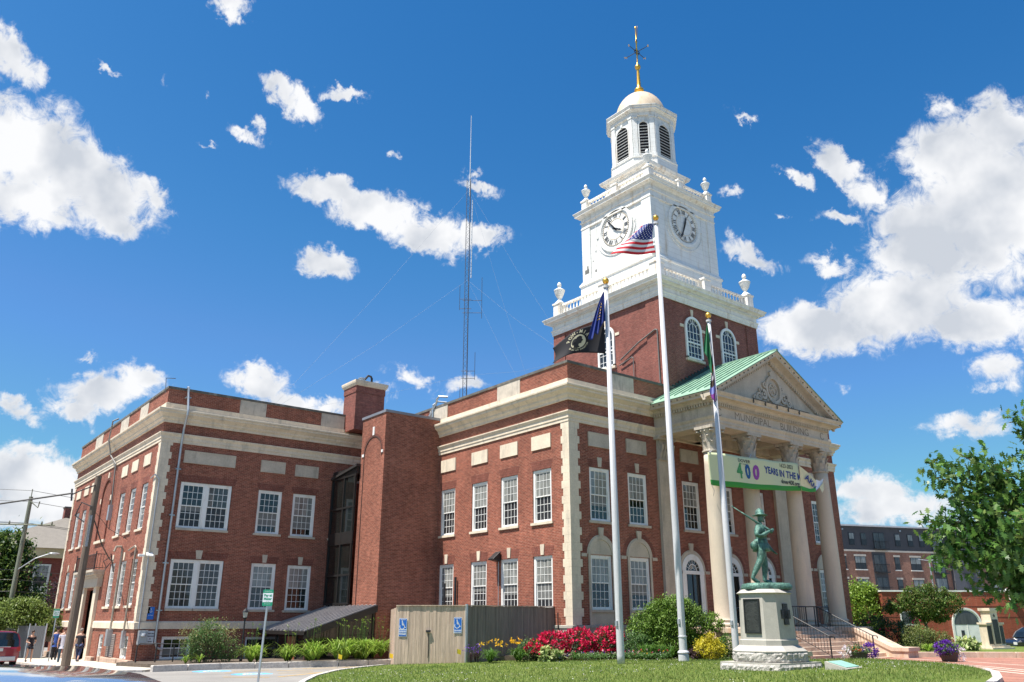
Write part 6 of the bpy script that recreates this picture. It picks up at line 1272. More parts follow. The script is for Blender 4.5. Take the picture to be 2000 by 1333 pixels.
# lamp post
t = empty('lamp_post', (14.64, 38.3, -1.8), 'black lantern lamp post among the plants before the left wing', 'lamp')
MB().lathe([(.07, 0), (.07, .12), (.045, .2), (.04, .25), (.035, 1.75), (.055, 1.78), (.03, 1.84)], n=12).build('pole', BLACKM, t); MB().lathe([(.06, 1.84), (.11, 1.88), (.12, 1.9), (.05, 1.905)], n=6).build('bracket', BLACKM, t)
MB().lathe([(.085, 1.9), (.13, 2.12)], n=6, caps=False).build('lamp_glass', mat('lamp_glass', (.35, .36, .33), .15, spec=.8), t); MB().lathe([(.155, 2.12), (.12, 2.2), (.05, 2.26), (.03, 2.3), (.0, 2.34)], n=6).build('lamp_cap', BLACKM, t)
# railing at the wing corner
t = empty('pipe_railing', (10.9, 39.9, -1.98), 'low black pipe railing at the corner of the left wing', 'railing')
q = MB(); q.tube([(10.75, 40.6, -2.0), (10.75, 40.6, -1.1), (10.85, 40.5, -1.0), (12.95, 39.9, -1.05), (12.95, 39.9, -1.9)], .028, 6); q.tube([(12.2, 40.1, -1.95), (12.2, 40.1, -1.04)], .028, 6); q.tube([(11.5, 40.3, -1.95), (11.5, 40.3, -1.02)], .028, 6); q.tube([(11.5, 40.3, -1.5), (12.95, 39.9, -1.5)], .02, 6); wb(q, 'rail', BLACKM, t)
# step railings
def steprail(x, lab, yb=19.75, yt=22.3):
    t = empty('stair_railing', (x, yb, -1.53), lab, 'railing'); q = MB(); q.tube([(x, yb, -1.55), (x, yb, -.62)], .03, 6); q.tube([(x, yt, -.3), (x, yt, .62)], .03, 6); wbs(q, 'post', BLACKM, t)
    q = MB(); q.tube([(x, yb - .22, -.74), (x, yb - .2, -.64), (x, yb, -.62), (x, yt, .60), (x, yt + .9, .60)], .024, 6); q.tube([(x, yb, -1.38), (x, yt, -.18)], .014, 5)
    n = 18
    for i in range(1, n): y = yb + (yt - yb) * i / n; z = -.62 + 1.22 * i / n; q.tube([(x, y, z - .76), (x, y, z)], .010, 4)
    wb(q, 'rail', BLACKM, t)
steprail(32.2, 'black iron stair railing nearest the bronze soldier'); steprail(35.55, 'black iron stair railing beside the right cheek wall of the steps')
t = empty('porch_railing', (33.7, 22.6, -.29), 'black iron railing across the porch top between the middle columns', 'railing'); q = MB()
for a, b in ((33.7, 35.2), (35.9, 37.1)):
    q.tube([(a, 22.65, .60), (b, 22.65, .60)], .022, 5); q.tube([(a, 22.65, -.2), (b, 22.65, -.2)], .014, 5)
    for i in range(10): x = a + (b - a) * i / 9; q.tube([(x, 22.65, -.28), (x, 22.65, .60)], .012 if i % 9 else .03, 5)
wbs(q, 'rail', BLACKM, t)

# ------------------------------------------------------------------ utility poles and wires
t = empty('utility_pole', (8.22, 41.9, -2.05), 'thick dark wooden utility pole leaning in front of the left wing', 'utility pole')
MB().tube([(0, 0, 0), (.05, .05, 4), (.10, .10, 8.45)], [.19, .165, .135], 14).build('pole', POLEW, t)
q = MB(); q.tube([(.0, -.05, 8.0), (-.5, .5, 7.75), (-.75, .8, 7.6)], .03, 5); q.tube([(-.75, .8, 7.3), (-.8, .85, 7.85)], .04, 6); q.tube([(.0, -.05, 7.0), (-.4, .3, 7.2), (-.55, .45, 6.6), (-.2, .1, 6.3)], .03, 5); q.build('bracket', mat('cable_black', (.03, .03, .032), .6), t)
for pts, r in (([(-.75, .8, 7.65), (-4, 3, 7.0), (-12, 8, 6.2), (-30, 22, 7.4)], .04), ([(.08, .05, 6.7), (.9, 1.0, 5.4), (1.6, 2.4, 4.9), (2.3, 4.6, 4.85), (2.55, 5.2, 4.4), (2.3, 5.2, 5.3)], .03), ([(2.35, 5.2, 5.2), (2.0, 5.15, 4.9), (2.15, 5.15, 4.6), (2.45, 5.2, 5.0), (2.1, 5.1, 4.5)], .025), ([(.08, .05, 6.9), (1.2, 1.5, 6.2), (2.5, 3.2, 5.9)], .012)): MB().tube(pts, r, 6).build('cable', MATS['cable_black'], t)
MB().box(-.06, .06, -.19, -.16, 5.2, 6.6).build('tag_strip', mat('tag_grey', (.3, .3, .3), .6, var=.5, vscale=30), t)
t = empty('utility_pole', (8.35, 61.4, -2.2), 'weathered green grey utility pole with crossarms before the far house', 'utility pole')
MB().tube([(0, 0, 0), (0, 0, 9.8)], [.17, .12], 12).build('pole', mat('pole_grey', (.19, .20, .15), .9, var=.3, vscale=3, stretch=(6, 6, .4)), t)
ar = Vector((.9, -.45, 0)); q = MB(); q.tube([-ar * 1.9 + Vector((0, -.15, 8.0)), ar * 1.7 + Vector((0, -.15, 8.0))], .05, 5); q.tube([Vector((0, -.1, 9.5)), ar * .5 + Vector((0, -.1, 9.1)), ar * .55 + Vector((0, -.1, 9.5))], .045, 5); q.tube([(0, 0, 9.7), (0, 0, 10.3)], .03, 5)
for s in (-1.7, -1.0, .9, 1.5): q.lathe([(.05, 0), (.06, .08), (.03, .2)], ((ar * s).x, (ar * s).y - .15), 8, 8.03)
q.build('crossarm', MATS['pole_grey'], t)
q = MB(); q.tube([(0, -.1, 5.2), (.8, -.6, 5.9), (1.5, -1.0, 6.2)], .035, 6); q.blob((1.75, -1.15, 6.2), (.35, .14, .08), 1, amp=0); q.build('street_light', GREYMETAL, t)
for z0, dy, zz in ((10.2, 0, 10.4), (9.5, .3, 9.6), (8.1, -.8, 8.6), (8.1, .7, 8.7), (5.2, 0, 5.6), (4.6, .1, 4.3), (3.9, 0, 3.4)): MB().tube([(-24 , 10 + dy, zz), (0, dy * .3, z0), (8, 3 + dy, z0 - .4), (26, 12, z0 + .2)], .014, 4).build('wire', MATS['cable_black'], t)

# ------------------------------------------------------------------ people
SKIN = mat('skin', (.50, .29, .20), .6, var=.05); HAIRD = mat('hair_dark', (.03, .02, .015), .7); HAIRG = mat('hair_grey', (.20, .17, .15), .7)
def person(x, y, z, yaw, H, lab, shirt, pants, hair, stride=.25, sleeve=True, shorts=False, female=False, armbend=0.0, cap=None, lean=0.0):
    t = empty('person', (x, y, z), lab, 'person', rz=yaw); s = H / 1.8; X = lambda v: tuple([v[0] * s, v[1] * s, v[2] * s, (v[3][0] * s, v[3][1] * s) if isinstance(v[3], tuple) else v[3] * s])
    w = .85 if female else 1.0; J = [(0, 0, .98, (.12, .15 * w)), (.0, 0, 1.15, (.105, .13 * w)), (.02 + lean, 0, 1.32, (.115, .155 * w)), (.02 + lean, 0, 1.45, (.085, .13 * w)), (.02 + lean, 0, 1.53, .052), (.03 + lean, 0, 1.60, .05), (.04 + lean, 0, 1.67, (.095, .075)), (.03 + lean, 0, 1.73, (.09, .072))]; E = [(i, i + 1) for i in range(7)]
    def ch(par, pts):
        for p in pts: J.append(p); E.append((par, len(J) - 1)); par = len(J) - 1
        return par
    legs = {}
    for sg, st in ((1, stride), (-1, -stride)):
        kx = st * .55 + (.03 if st > 0 else .06); fx = st - (0 if st > 0 else .05); fz = .09 if st > -.1 else .16
        i0 = len(J); e_ = ch(0, [(0.0, sg * .10, .88, .095 * w), (kx, sg * .10, .50, .058 * w), (fx, sg * .10, fz, .038)]); ch(e_, [(fx + .08, sg * .10, .05, .04), (fx + .18, sg * .11, .035 if st > 0 else .03, .028)]); legs[sg] = (i0, i0 + 1, i0 + 2)
    arms = {}
    for sg, st in ((1, -stride * .7), (-1, stride * .7)):
        i0 = len(J); ex = st * .5 - armbend * .12; hx = st + armbend * .25; hz = .86 + armbend * .35
        e_ = ch(3, [(.01 + lean, sg * .19 * w, 1.42, .055), (ex + lean, sg * (.24 + armbend * .08) * w, 1.14, .043), (hx + lean, sg * (.24 - armbend * .1) * w, hz, .028)]); arms[sg] = (i0, i0 + 1); fingers(J, E, e_, J[e_][:3], (.1 + armbend, 0, -1 + armbend), (1, 0, .1), .9, .3)
    skin('body', [X(j) for j in J], E, SKIN, t, sub=1)
    g = .016; T = [(j[0], j[1], j[2], tuple(a + g for a in j[3]) if isinstance(j[3], tuple) else j[3] + g) for j in J]
    def sub_(ix, name, m, edit=None):
        vs = [T[i] for i in ix]; 
        if edit: vs = edit(vs)
        mp = {a: b for b, a in enumerate(ix)}; skin(name, [X(v) for v in vs], [(mp[a], mp[b]) for a, b in E if a in mp and b in mp] + ([(0, len(ix))] if len(vs) > len(ix) else []), m, t, sub=1)
    ix = [0, 1, 2, 3, arms[1][0], arms[1][1], arms[-1][0], arms[-1][1]]
    def sl(vs):
        for a in (4, 6): p, q = vs[a], vs[a + 1]; vs[a + 1] = tuple(p[i] + (q[i] - p[i]) * .62 for i in range(3)) + (.056,)
        vs[0] = vs[0][:2] + (.90,) + ((.140, .175 * w),); vs.append((vs[0][0], vs[0][1], .84, (.13, .165 * w))); return vs
    sub_(ix, 'shirt', shirt, sl)
    ix = [0, legs[1][0], legs[1][1], legs[1][2], legs[-1][0], legs[-1][1], legs[-1][2]]
    def sh(vs):
        if shorts:
            ks = [0, 1, 4]
            for a in (1, 4): p = vs[a]; vs[a] = (p[0], p[1], p[2], .115 * w); k_ = vs[a + 1]; vs[a + 1] = tuple(p[i] + (k_[i] - p[i]) * .3 for i in range(3)) + (.105 * w,)
        else:
            for a in (3, 6): vs[a] = vs[a][:2] + (.06, .058)
            for a in (2, 5): vs[a] = vs[a][:3] + (.075,)
        return vs
    if shorts: ix = [0, legs[1][0], legs[1][1], legs[-1][0], legs[-1][1]]
    def sh2(vs):
        for a in (1, 3): p = vs[a]; vs[a] = (p[0], p[1], p[2], .112 * w); k_ = vs[a + 1]; vs[a + 1] = tuple(p[i] + (k_[i] - p[i]) * .3 for i in range(3)) + (.10 * w,)
        return vs
    sub_(ix, 'shorts' if shorts else 'trousers', pants, sh2 if shorts else sh)
    hm = MB(); hm.blob(((.02 + lean) * s, 0, 1.715 * s), (.105 * s, .088 * s, .095 * s), 1, 3, .03); 
    if female: hm.blob((-.10 * s + lean * s, 0, 1.68 * s), (.05 * s, .045 * s, .10 * s), 1, 4)
    hm.build('hair', hair, t, smooth=True)
    fm = MB(); fm.blob(((.14 + lean) * s, 0, 1.66 * s), (.018 * s, .014 * s, .022 * s), 1)
    for q in (-1, 1): fm.blob(((.035 + lean) * s, q * .085 * s, 1.66 * s), (.02 * s, .01 * s, .03 * s), 1)
    fm.build('face', SKIN, t, smooth=True)
    em = MB()
    for q in (-1, 1): em.blob(((.128 + lean) * s, q * .032 * s, 1.685 * s), (.008 * s, .012 * s, .008 * s), 1); 
    em.blob(((.13 + lean) * s, 0, 1.61 * s), (.008 * s, .025 * s, .006 * s), 1); em.build('features', mat('eye_dark', (.05, .02, .02), .5), t)
    so_ = MB()
    for i in legs.values(): fx, fy, fz = J[i[2]][:3]; so_.blob(((fx + .06) * s, fy * s, (fz - .045) * s), (.135 * s, .055 * s, .05 * s), 1)
    so_.build('shoe', mat('shoe_black', (.02, .02, .022), .6), t, smooth=True)
    if cap: c_ = MB(); c_.lathe([(.13, 1.74), (.16, 1.78), (.15, 1.82), (.0, 1.84)], (.03 + lean, 0), 16); c_.box(.05, .24, -.08, .08, 1.735, 1.75); c_.v = [(a * s, b * s, c * s) for a, b, c in c_.v]; c_.build('cap', cap, t)
    return t
cm_ = lambda n, c: mat(n, c, .85, var=.12, vscale=6)
person(9.33, 48.9, -2.11, R_(80), 1.74, 'person walking away in a pale grey shirt and blue jeans', cm_('shirt_grey', (.52, .50, .56)), cm_('denim', (.04, .08, .12)), mat('hair_brown', (.12, .04, .03), .7), .16)
person(10.25, 49.6, -2.12, R_(60), 1.70, 'person walking away in a black shirt and dark jeans', cm_('shirt_black', (.015, .013, .02)), cm_('denim_dark', (.018, .03, .09)), HAIRG, .22)
person(8.25, 51.2, -2.13, R_(-85), 1.62, 'person walking in a black top and grey shorts with bare legs', cm_('shirt_black', (.015, .013, .02)), cm_('denim_pale', (.22, .27, .28)), HAIRD, .12, shorts=True, female=True, armbend=.7)
person(9.86, 53.6, -2.16, R_(70), 1.78, 'person in a dark cap and blue top half hidden by the meter sign post', cm_('shirt_blue', (.02, .06, .25)), cm_('trousers_black', (.012, .012, .015)), HAIRD, .08, cap=cm_('shirt_black', (.015, .013, .02)))

# ------------------------------------------------------------------ vehicles
RUB = mat('rubber', (.02, .02, .02), .8); RIM = mat('rim', (.5, .5, .52), .35, metal=.8); TAIL = mat('tail_lamp', (.35, .01, .01), .2); PLATE = mat('licence_plate', (.55, .6, .55), .5); CHR = mat('trim_silver', (.55, .55, .56), .3, metal=.8)
def vehicle(lab, loc, yaw, L, W, H, paint, suv=True, name='parked_car'):
    t = empty(name, loc, lab, 'car', rz=yaw); w = W / 2; zc = H * .56
    low = [(-L / 2, .32, .92), (-L / 2 - .02, .62, .97), (-L / 2 + .05, zc, .93), (L / 2 - .9, zc + .0, .93), (L / 2 - .2, zc - .12, .86), (L / 2, zc - .3, .80), (L / 2, .30, .80)]
    # body as cross-sections along the length
    secs = []
    for x, zt, k in ((-L / 2, zc - .10, .90), (-L / 2 + .06, zc, .96), (-L / 2 + .5, zc + .02, 1), (-L * .2, zc, 1), (0, zc, 1), (L * .22, zc - .02, 1), (L * .34, zc - .08, .98), (L / 2 - .25, zc - .16, .93), (L / 2 - .05, zc - .28, .84), (L / 2, zc - .36, .76)):
        ww = w * k; secs.append([(x, -ww * .93, .24), (x, -ww * .99, .42), (x, -ww, .62), (x, -ww * .97, zt - .08), (x, -ww * .90, zt), (x, ww * .90, zt), (x, ww * .97, zt - .08), (x, ww, .62), (x, ww * .99, .42), (x, ww * .93, .24)])
    def loft(secs, mb):
        n = len(secs[0]); mb.add([p for s_ in secs for p in s_], [(i * n + k, (i + 1) * n + k, (i + 1) * n + (k + 1) % n, i * n + (k + 1) % n) for i in range(len(secs) - 1) for k in range(n)] + [tuple(range(n)), tuple(range(len(secs) * n - 1, (len(secs) - 1) * n - 1, -1))]); return mb
    loft(secs, MB()).build('body', paint, t, bevel=.02)
    r0, r1 = (-L / 2 + .16, L * .12) if suv else (-L * .22, L * .10); b0, b1 = (-L / 2 + .04, L * .27) if suv else (-L * .36, L * .26)
    gs = []
    for u in (0, .04, .12, .3, .5, .7, .88, .96, 1.0):
        xb = b0 + (b1 - b0) * u; xr = r0 + (r1 - r0) * u; zr = H - .02 - .16 * (2 * u - 1) ** 4 * .6; gs.append((xb, xr, zr))
    g = MB(); V_ = []
    for xb, xr, zr in gs: V_.append([(xb, -w * .90, zc - .02), (xr * .35 + xb * .65, -w * .86, zc + (zr - zc) * .5), (xr, -w * .76, zr - .05), (xr, -w * .60, zr), (xr, 0, zr + .02), (xr, w * .60, zr), (xr, w * .76, zr - .05), (xr * .35 + xb * .65, w * .86, zc + (zr - zc) * .5), (xb, w * .90, zc - .02)])
    gh = loft(V_, MB()).build('glasshouse', GLASSD, t, smooth=False)
    rf = MB(); V_ = []
    for xb, xr, zr in gs[1:-1]: V_.append([(xr, -w * .79, zr - .05), (xr, -w * .62, zr + .008), (xr, 0, zr + .03), (xr, w * .62, zr + .008), (xr, w * .79, zr - .05), (xr, w * .74, zr - .07), (xr, -w * .74, zr - .07)])
    loft(V_, rf).build('roof', paint, t, smooth=True)
    for s in (-1, 1):
        p = MB()
        for i in (0, 3, 5, 8): xb, xr, zr = gs[i]; p.tube([(xb, s * w * .91, zc - .02), (xr * .35 + xb * .65, s * w * .87, zc + (zr - zc) * .5), (xr, s * w * .77, zr - .04)], .035, 4)
        p.build('pillar', paint, t)
        q = MB(); q.box(-L / 2 - .01, -L / 2 + .25, s * (w * .80), s * (w * .97), zc - .22, zc - .02); q.build('tail_lamp', TAIL, t); q = MB(); q.box(L / 2 - .22, L / 2 + .01, s * w * .5, s * w * .8, zc - .42, zc - .27); q.build('headlight', mat('headlight', (.6, .6, .62), .1), t)
        for x in (-L * .30, L * .31):
            wh = MB(); n = 20; c = (x, s * (w - .1), .33); rr_ = .33; prof = [(rr_ * .6, -.11), (rr_ * .97, -.11), (rr_, -.07), (rr_, .07), (rr_ * .97, .11), (rr_ * .6, .11)]
            vs = []
            for (r, o_) in prof:
                for i in range(n): a = 2 * PI * i / n; vs.append((c[0] + r * math.cos(a), c[1] + o_, c[2] + r * math.sin(a)))
            wh.add(vs, [(j * n + i, j * n + (i + 1) % n, (j + 1) * n + (i + 1) % n, (j + 1) * n + i) for j in range(5) for i in range(n)]); wo_ = wh.build('wheel', RUB, t)
            rm = MB(); rm.add([(c[0] + .2 * math.cos(2 * PI * i / 20), c[1] + s * .09, c[2] + .2 * math.sin(2 * PI * i / 20)) for i in range(20)], [tuple(range(20))]); 
            for i in range(5): a = 2 * PI * i / 5; rm.tube([c[:1] + (c[1] + s * .10,) + c[2:], (c[0] + .2 * math.cos(a), c[1] + s * .10, c[2] + .2 * math.sin(a))], .02, 4)
            rm.build('rim', RIM, wo_)
        MB().box(L * .16, L * .2, s * (w + .0), s * (w + .18), zc + .02, zc + .16).build('mirror', paint, t)
    MB().box(-L / 2 - .03, -L / 2 + .1, -w * .8, w * .8, .28, .48).build('bumper', CHR if suv else paint, t, bevel=.02); MB().box(-L / 2 - .035, -L / 2, -.16, .16, .72, .86).build('licence_plate', PLATE, t)
    MB().box(-L / 2 - .028, -L / 2 + .02, -w * .5, w * .5, .9, .93).build('trim', CHR, t)
    if suv:
        for s in (-1, 1): MB().tube([(r0 + .2, s * w * .62, H + .0), (r0 + .3, s * w * .62, H + .05), (r1 - .2, s * w * .62, H + .05), (r1, s * w * .62, H - .04)], .016, 5).build('roof_rail', BLACKM, t)
    return t
def cpaint(n, c, m=.3, r=.3): return mat(n, c, r, metal=m, var=.02, fine=.01, coat=1.0)
vehicle('dark red SUV parked at the kerb of the side street', (6.35, 50.3, -2.16), R_(92), 4.5, 1.86, 1.66, cpaint('paint_red', (.22, .008, .02)))
vehicle('silver car cut off by the bottom left corner, its roof nearest the viewer', (.05, 3.85, -1.64), R_(-40) + PI, 4.4, 1.80, 1.475, cpaint('paint_silver', (.55, .60, .66), .75, .12), suv=False)
vehicle('black SUV parked behind the stone memorial', (58.2, 21.4, -1.85), R_(150), 4.7, 1.9, 1.6, cpaint('paint_black', (.012, .012, .015)))

# ------------------------------------------------------------------ plants by the left wing
rs0 = np.random.RandomState(5)
t = shrub('leafy_shrub', 'large loose green shrub with yellowish tips before the left wing', 'shrub', (13.1, 38.6, -1.78), [(0, 0, .75, .85, .8, .75), (-.5, -.1, .6, .6, .6, .6), (.75, -.1, .55, .7, .6, .65), (.2, 0, 1.25, .7, .6, .55)], 6500, .075, LMIX, 11)
foliage('new_growth', [(0, 0, 1.2, 1.0, .8, .7), (.9, 0, 1.0, .6, .6, .6), (-.5, 0, 1.1, .6, .6, .6)], 1500, .06, LYG if False else leafmat('leaf_tip', [(.25, .26, .09), (.32, .30, .14), (.20, .22, .07)]), t, 12, shell=.8, spread=.2)
def lily(x, y, z, lab, n=1, h=.6, r=.45, seed=0, nb=60, stalks=10, w=.02, name='day_lily', m=None, sp=.8, dirv=(1, 0)):
    t = empty(name, (x, y, z), lab, 'plant'); rs = np.random.RandomState(seed); P = [((rs.rand() - .5) * sp * dirv[0] + (rs.rand() - .5) * .4, (rs.rand() - .5) * sp * dirv[1] + (rs.rand() - .5) * .4, 0) for _ in range(n)]
    V = blades(P, h, r, nb, rs, w); fmesh('leaves', V, 4, m or LLILY, t)
    if stalks:
        q = MB(); B_ = []
        for i in range(stalks): p = P[rs.randint(len(P))]; a = rs.rand() * 6.3; e_ = (p[0] + .25 * math.cos(a), p[1] + .25 * math.sin(a), h * (1.35 + .6 * rs.rand())); q.tube([p, e_], .006, 4); B_ += [e_, (e_[0] + .04, e_[1], e_[2] - .03)]
        q.build('stalk', LMIX, t); flowers('bud', B_, .05, LYG, t, seed + 1, 4)
    return t
lily(15.05, 36.9, -1.74, 'clump of day lilies nearest the lamp post', 4, .82, .7, 21, 60, 9, sp=1.0)
lily(16.3, 36.0, -1.72, 'clump of day lilies before the low entrance door', 5, .82, .7, 22, 60, 9, sp=1.2, dirv=(1, -.4))
lily(17.9, 35.35, -1.68, 'long bed of bright day lilies under the sloping glass roof', 17, .95, .80, 23, 60, 30, w=.026, sp=3.3, dirv=(1, -.2))
lily(19.6, 36.2, -1.66, 'day lilies growing against the brick stair tower', 8, .92, .75, 24, 60, 14, w=.026, sp=1.9, dirv=(1, 0))
lily(12.2, 37.6, -1.76, 'small tuft of strap leaves left of the big shrub', 2, .45, .3, 25, 40, 0)
LFM = mat('marker_yellow', (.75, .55, .02), .6)
for x, y, z, lab in ((16.35, 32.2, -1.86, 'yellow marker flag before the day lilies'), (18.45, 31.7, -1.86, 'yellow marker flag by the foot of the stair tower'), (19.05, 27.6, -1.6, 'yellow marker flag before the wooden gate')):
    t = empty('marker_flag', (x, y, z), lab, 'marker flag', 'yellow marker flags'); MB().tube([(0, 0, 0), (0, 0, .55)], .005, 4).build('wire', GREYMETAL, t); MB().add([(0, 0, .55), (.16, -.05, .5), (.14, -.06, .33), (.0, 0, .38)], [(0, 1, 2, 3)]).build('flag_cloth', LFM, t)

# ------------------------------------------------------------------ flower bed along the lawn
zb_ = lambda x, y: lawnz(x, y) + .02
LGR = leafmat('leaf_grass', [(.05, .13, .015), (.09, .19, .03), (.13, .24, .04)])
for (x, y, s, lab) in ((19.95, 26.5, 31, 'left clump of yellow flowered day lilies by the enclosure'), (20.75, 26.0, 32, 'right clump of yellow flowered day lilies by the enclosure')):
    t = lily(x, y, zb_(x, y), lab, 3, .55, .42, s, 60, 0, m=LGR, sp=.5); rs = np.random.RandomState(s); flowers('flower', [(rs.randn() * .28, rs.randn() * .28, .62 + .2 * rs.rand()) for _ in range(11)], .10, PYEL, t, s, 5)
t = lily(19.45, 27.0, zb_(19.45, 27.0), 'purple salvia spikes at the corner of the enclosure', 3, .5, .12, 33, 40, 0, w=.012, m=LPU, name='salvia'); rs = np.random.RandomState(3); flowers('flower', [(rs.randn() * .2, rs.randn() * .2, .35 + .3 * rs.rand()) for _ in range(30)], .05, PPUR, t, 2, 3)
shrub('green_shrub', 'feathery mid green perennial between lilies and roses', 'shrub', (21.6, 26.2, zb_(21.6, 26.2)), [(0, 0, .35, .5, .45, .45), (.4, -.2, .22, .35, .3, .3)], 2200, .07, LMIX, 34)
def rose(x, y, lab, blobs, n, seed, nf):
    t = shrub('rose_bush', lab, 'rose bush', (x, y, zb_(x, y)), blobs, n, .07, LROSE, seed, shell=.4); rs = np.random.RandomState(seed); P = sample(blobs, nf, rs, .92, 1, .05); P = P[(P[:, 2] > .25)]; flowers('flower', P, .095, PRED, t, seed + 1, 8); return t
rose(22.45, 25.75, 'widest bush of bright red roses before the board enclosure', [(0, 0, .55, .75, .6, .5), (.75, -.5, .62, .75, .6, .52), (-.65, .3, .38, .5, .5, .36)], 5200, 41, 620)
rose(24.6, 25.0, 'round bush of red roses just left of the first flagpole', [(0, 0, .62, .68, .65, .56), (.25, -.1, .85, .45, .45, .35)], 3400, 43, 400)
t = shrub('hosta', 'variegated cream and green hosta in front of the red roses', 'plant', (21.6, 25.05, zb_(21.6, 25.05)), [(0, 0, .22, .48, .45, .22)], 420, .20, leafmat('leaf_hosta', [(.50, .52, .22), (.14, .26, .05), (.60, .60, .34), (.2, .32, .07)]), 44, stems=False, droop=.2)
flowers('flower', [(.2 + rs0.randn() * .2, -.3 + rs0.randn() * .15, .1 + .1 * rs0.rand()) for _ in range(14)], .06, leafmat('petal_lilac', [(.30, .25, .6), (.4, .35, .7)]), t, 45, 4)
lily(22.5, 24.75, zb_(22.5, 24.75), 'small grassy tuft between the hosta and the first flagpole', 2, .38, .22, 46, 60, 0, w=.01, m=LGR)
shrub('green_shrub', 'small round green bush with a few pink roses right of the first flagpole', 'shrub', (25.2, 23.85, zb_(25.2, 23.85)), [(0, 0, .45, .58, .55, .5)], 3000, .07, LMIX, 47)
lily(24.95, 22.6, zb_(24.95, 22.6), 'broad clump of fine dark green grass left of the tallest flagpole', 8, .62, .42, 48, 80, 0, w=.012, m=LGR, sp=1.5, dirv=(.8, -.6))
P = [(24.0 + .72 * i * .09 + rs0.randn() * .12 - .5, 22.9 - .62 * i * .09 + rs0.randn() * .12 + .2, 0) for i in range(20)]
t = empty('bedding_flowers', (24.0, 22.9, zb_(24, 22.9)), 'low mixed row of small pink, white and red flowers at the lawn edge', 'flowers'); fmesh('leaves', leafverts(np.array([(p[0] - 24 + rs0.randn() * .12, p[1] - 22.9 + rs0.randn() * .12, .10 + .14 * rs0.rand()) for p in P for _ in range(60)]), .07, RH, rs0), 4, LMIX, t)
for m, s in ((PRED, 1), (PWHI, 2), (PYEL, 3), (leafmat('petal_pink', [(.65, .25, .4), (.7, .35, .45)]), 4)): flowers('flower', [(P[i][0] - 24 + rs0.randn() * .15, P[i][1] - 22.9 + rs0.randn() * .15, .2 + .15 * rs0.rand()) for i in range(s - 1, 20, 3)], .06, m, t, s, 4)
t = empty('bedding_flowers', (23.1, 24.3, zb_(23.1, 24.3)), 'low patch of white and violet flowers in front of the round rose bush', 'flowers'); fmesh('leaves', leafverts(np.array([(rs0.randn() * .45, rs0.randn() * .3, .08 + .16 * rs0.rand()) for _ in range(1200)]), .07, RH, rs0), 4, LMIX, t)
for m, s in ((PRED, 1), (PWHI, 2), (PPUR, 3)): flowers('flower', [(rs0.randn() * .45, rs0.randn() * .3, .2 + .12 * rs0.rand()) for i in range(8)], .055, m, t, s, 4)
bb = [(0, 0, 1.2, 1.15, 1.0, 1.0), (-1.0, .35, .95, .8, .75, .8), (.95, -.3, 1.05, .9, .8, .9), (.2, -.1, 1.75, .9, .8, .62), (1.55, -.95, 1.35, .5, .5, .35), (-.6, -.2, .55, .9, .7, .6), (.9, -.5, .45, .7, .6, .5), (-.35, .2, 1.65, .7, .6, .5)]
t = shrub('yew_bush', 'very large billowing bright green bush before the porch corner', 'shrub', (27.0, 23.75, -1.42), bb, 36000, .085, LYEW, 51, shell=.70, clump=40, spread=.13)
shrub('purple_shrub', 'small dark purple leaved plant behind the tallest flagpole', 'plant', (25.6, 21.35, zb_(25.6, 21.35)), [(0, 0, .18, .42, .35, .18)], 900, .08, LPU, 52)
shrub('golden_shrub', 'bright yellow thread leaved bush between two flagpoles', 'shrub', (26.0, 21.0, zb_(26.0, 21.0)), [(0, 0, .34, .58, .55, .42), (.1, 0, .6, .32, .3, .3)], 5500, .06, LGOLD, 53, shell=.6, clump=30)
shrub('box_ball', 'small clipped dark green ball bush right of the yellow bush', 'shrub', (27.35, 21.25, zb_(27.35, 21.25)), [(0, 0, .48, .42, .42, .42), (0, 0, .15, .35, .35, .2)], 2600, .06, LG, 54)

# ------------------------------------------------------------------ right side: planters, memorial, garage, apartment block
def planter(x, y, z, lab, mats, R0, seed, w):
    t = empty('planter', (x, y, z), lab, 'planter'); MB().lathe([(R0 * .62, 0), (R0 * .66, .04), (R0 * .85, .34), (R0 * .9, .36), (R0 * .9, .39), (R0 * .8, .39), (R0 * .78, .33)], n=20).build('pot', mat('pot_dark', (.06, .045, .04), .7), t)
    fl_ = foliage('foliage', [(0, 0, .45, w * .9, w * .8, .22)], 900, .07, LMIX, t, seed)
    for i, (m, (ox, oy, oz, a, b, c, n)) in enumerate(mats): rs = np.random.RandomState(seed + i); flowers('flower', sample([(ox, oy, oz, a, b, c)], n, rs, .85, 1, .06), .07, m, t, seed + i, 5)
    return t
planter(31.85, 18.4, -1.56, 'low planter of white, orange and purple flowers at the foot of the steps', [(PWHI, (-.38, .3, .38, .25, .25, .2, 60)), (PORA, (-.05, .05, .36, .25, .22, .2, 50)), (PPUR, (.35, -.28, .42, .35, .3, .28, 110))], .42, 61, .5)
planter(34.9, 16.3, -1.56, 'dark planter overflowing with purple petunias on the brick walk', [(PPUR, (-.05, .05, .48, .46, .42, .32, 230)), (PWHI, (.42, -.3, .28, .16, .16, .24, 40))], .42, 65, .5)
t = empty('war_memorial', (48.0, 20.0, -1.5), 'pale stone memorial with a tall centre slab and two lower wings of dark tablets', 'memorial', rz=R_(-8)); q = MB(); q.box(-.9, 1.1, -.45, .45, -.2, .16); q.box(-.75, .95, -.3, .3, .16, .26); q.build('base', STONE, t)
MB().box(-.30, .34, -.26, .26, .26, 1.98).build('centre_pier', STONE, t, bevel=.01); MB().box(-.38, .42, -.32, .32, 1.98, 2.12).box(-.34, .38, -.29, .29, 1.92, 1.98).build('cap', STONE, t)
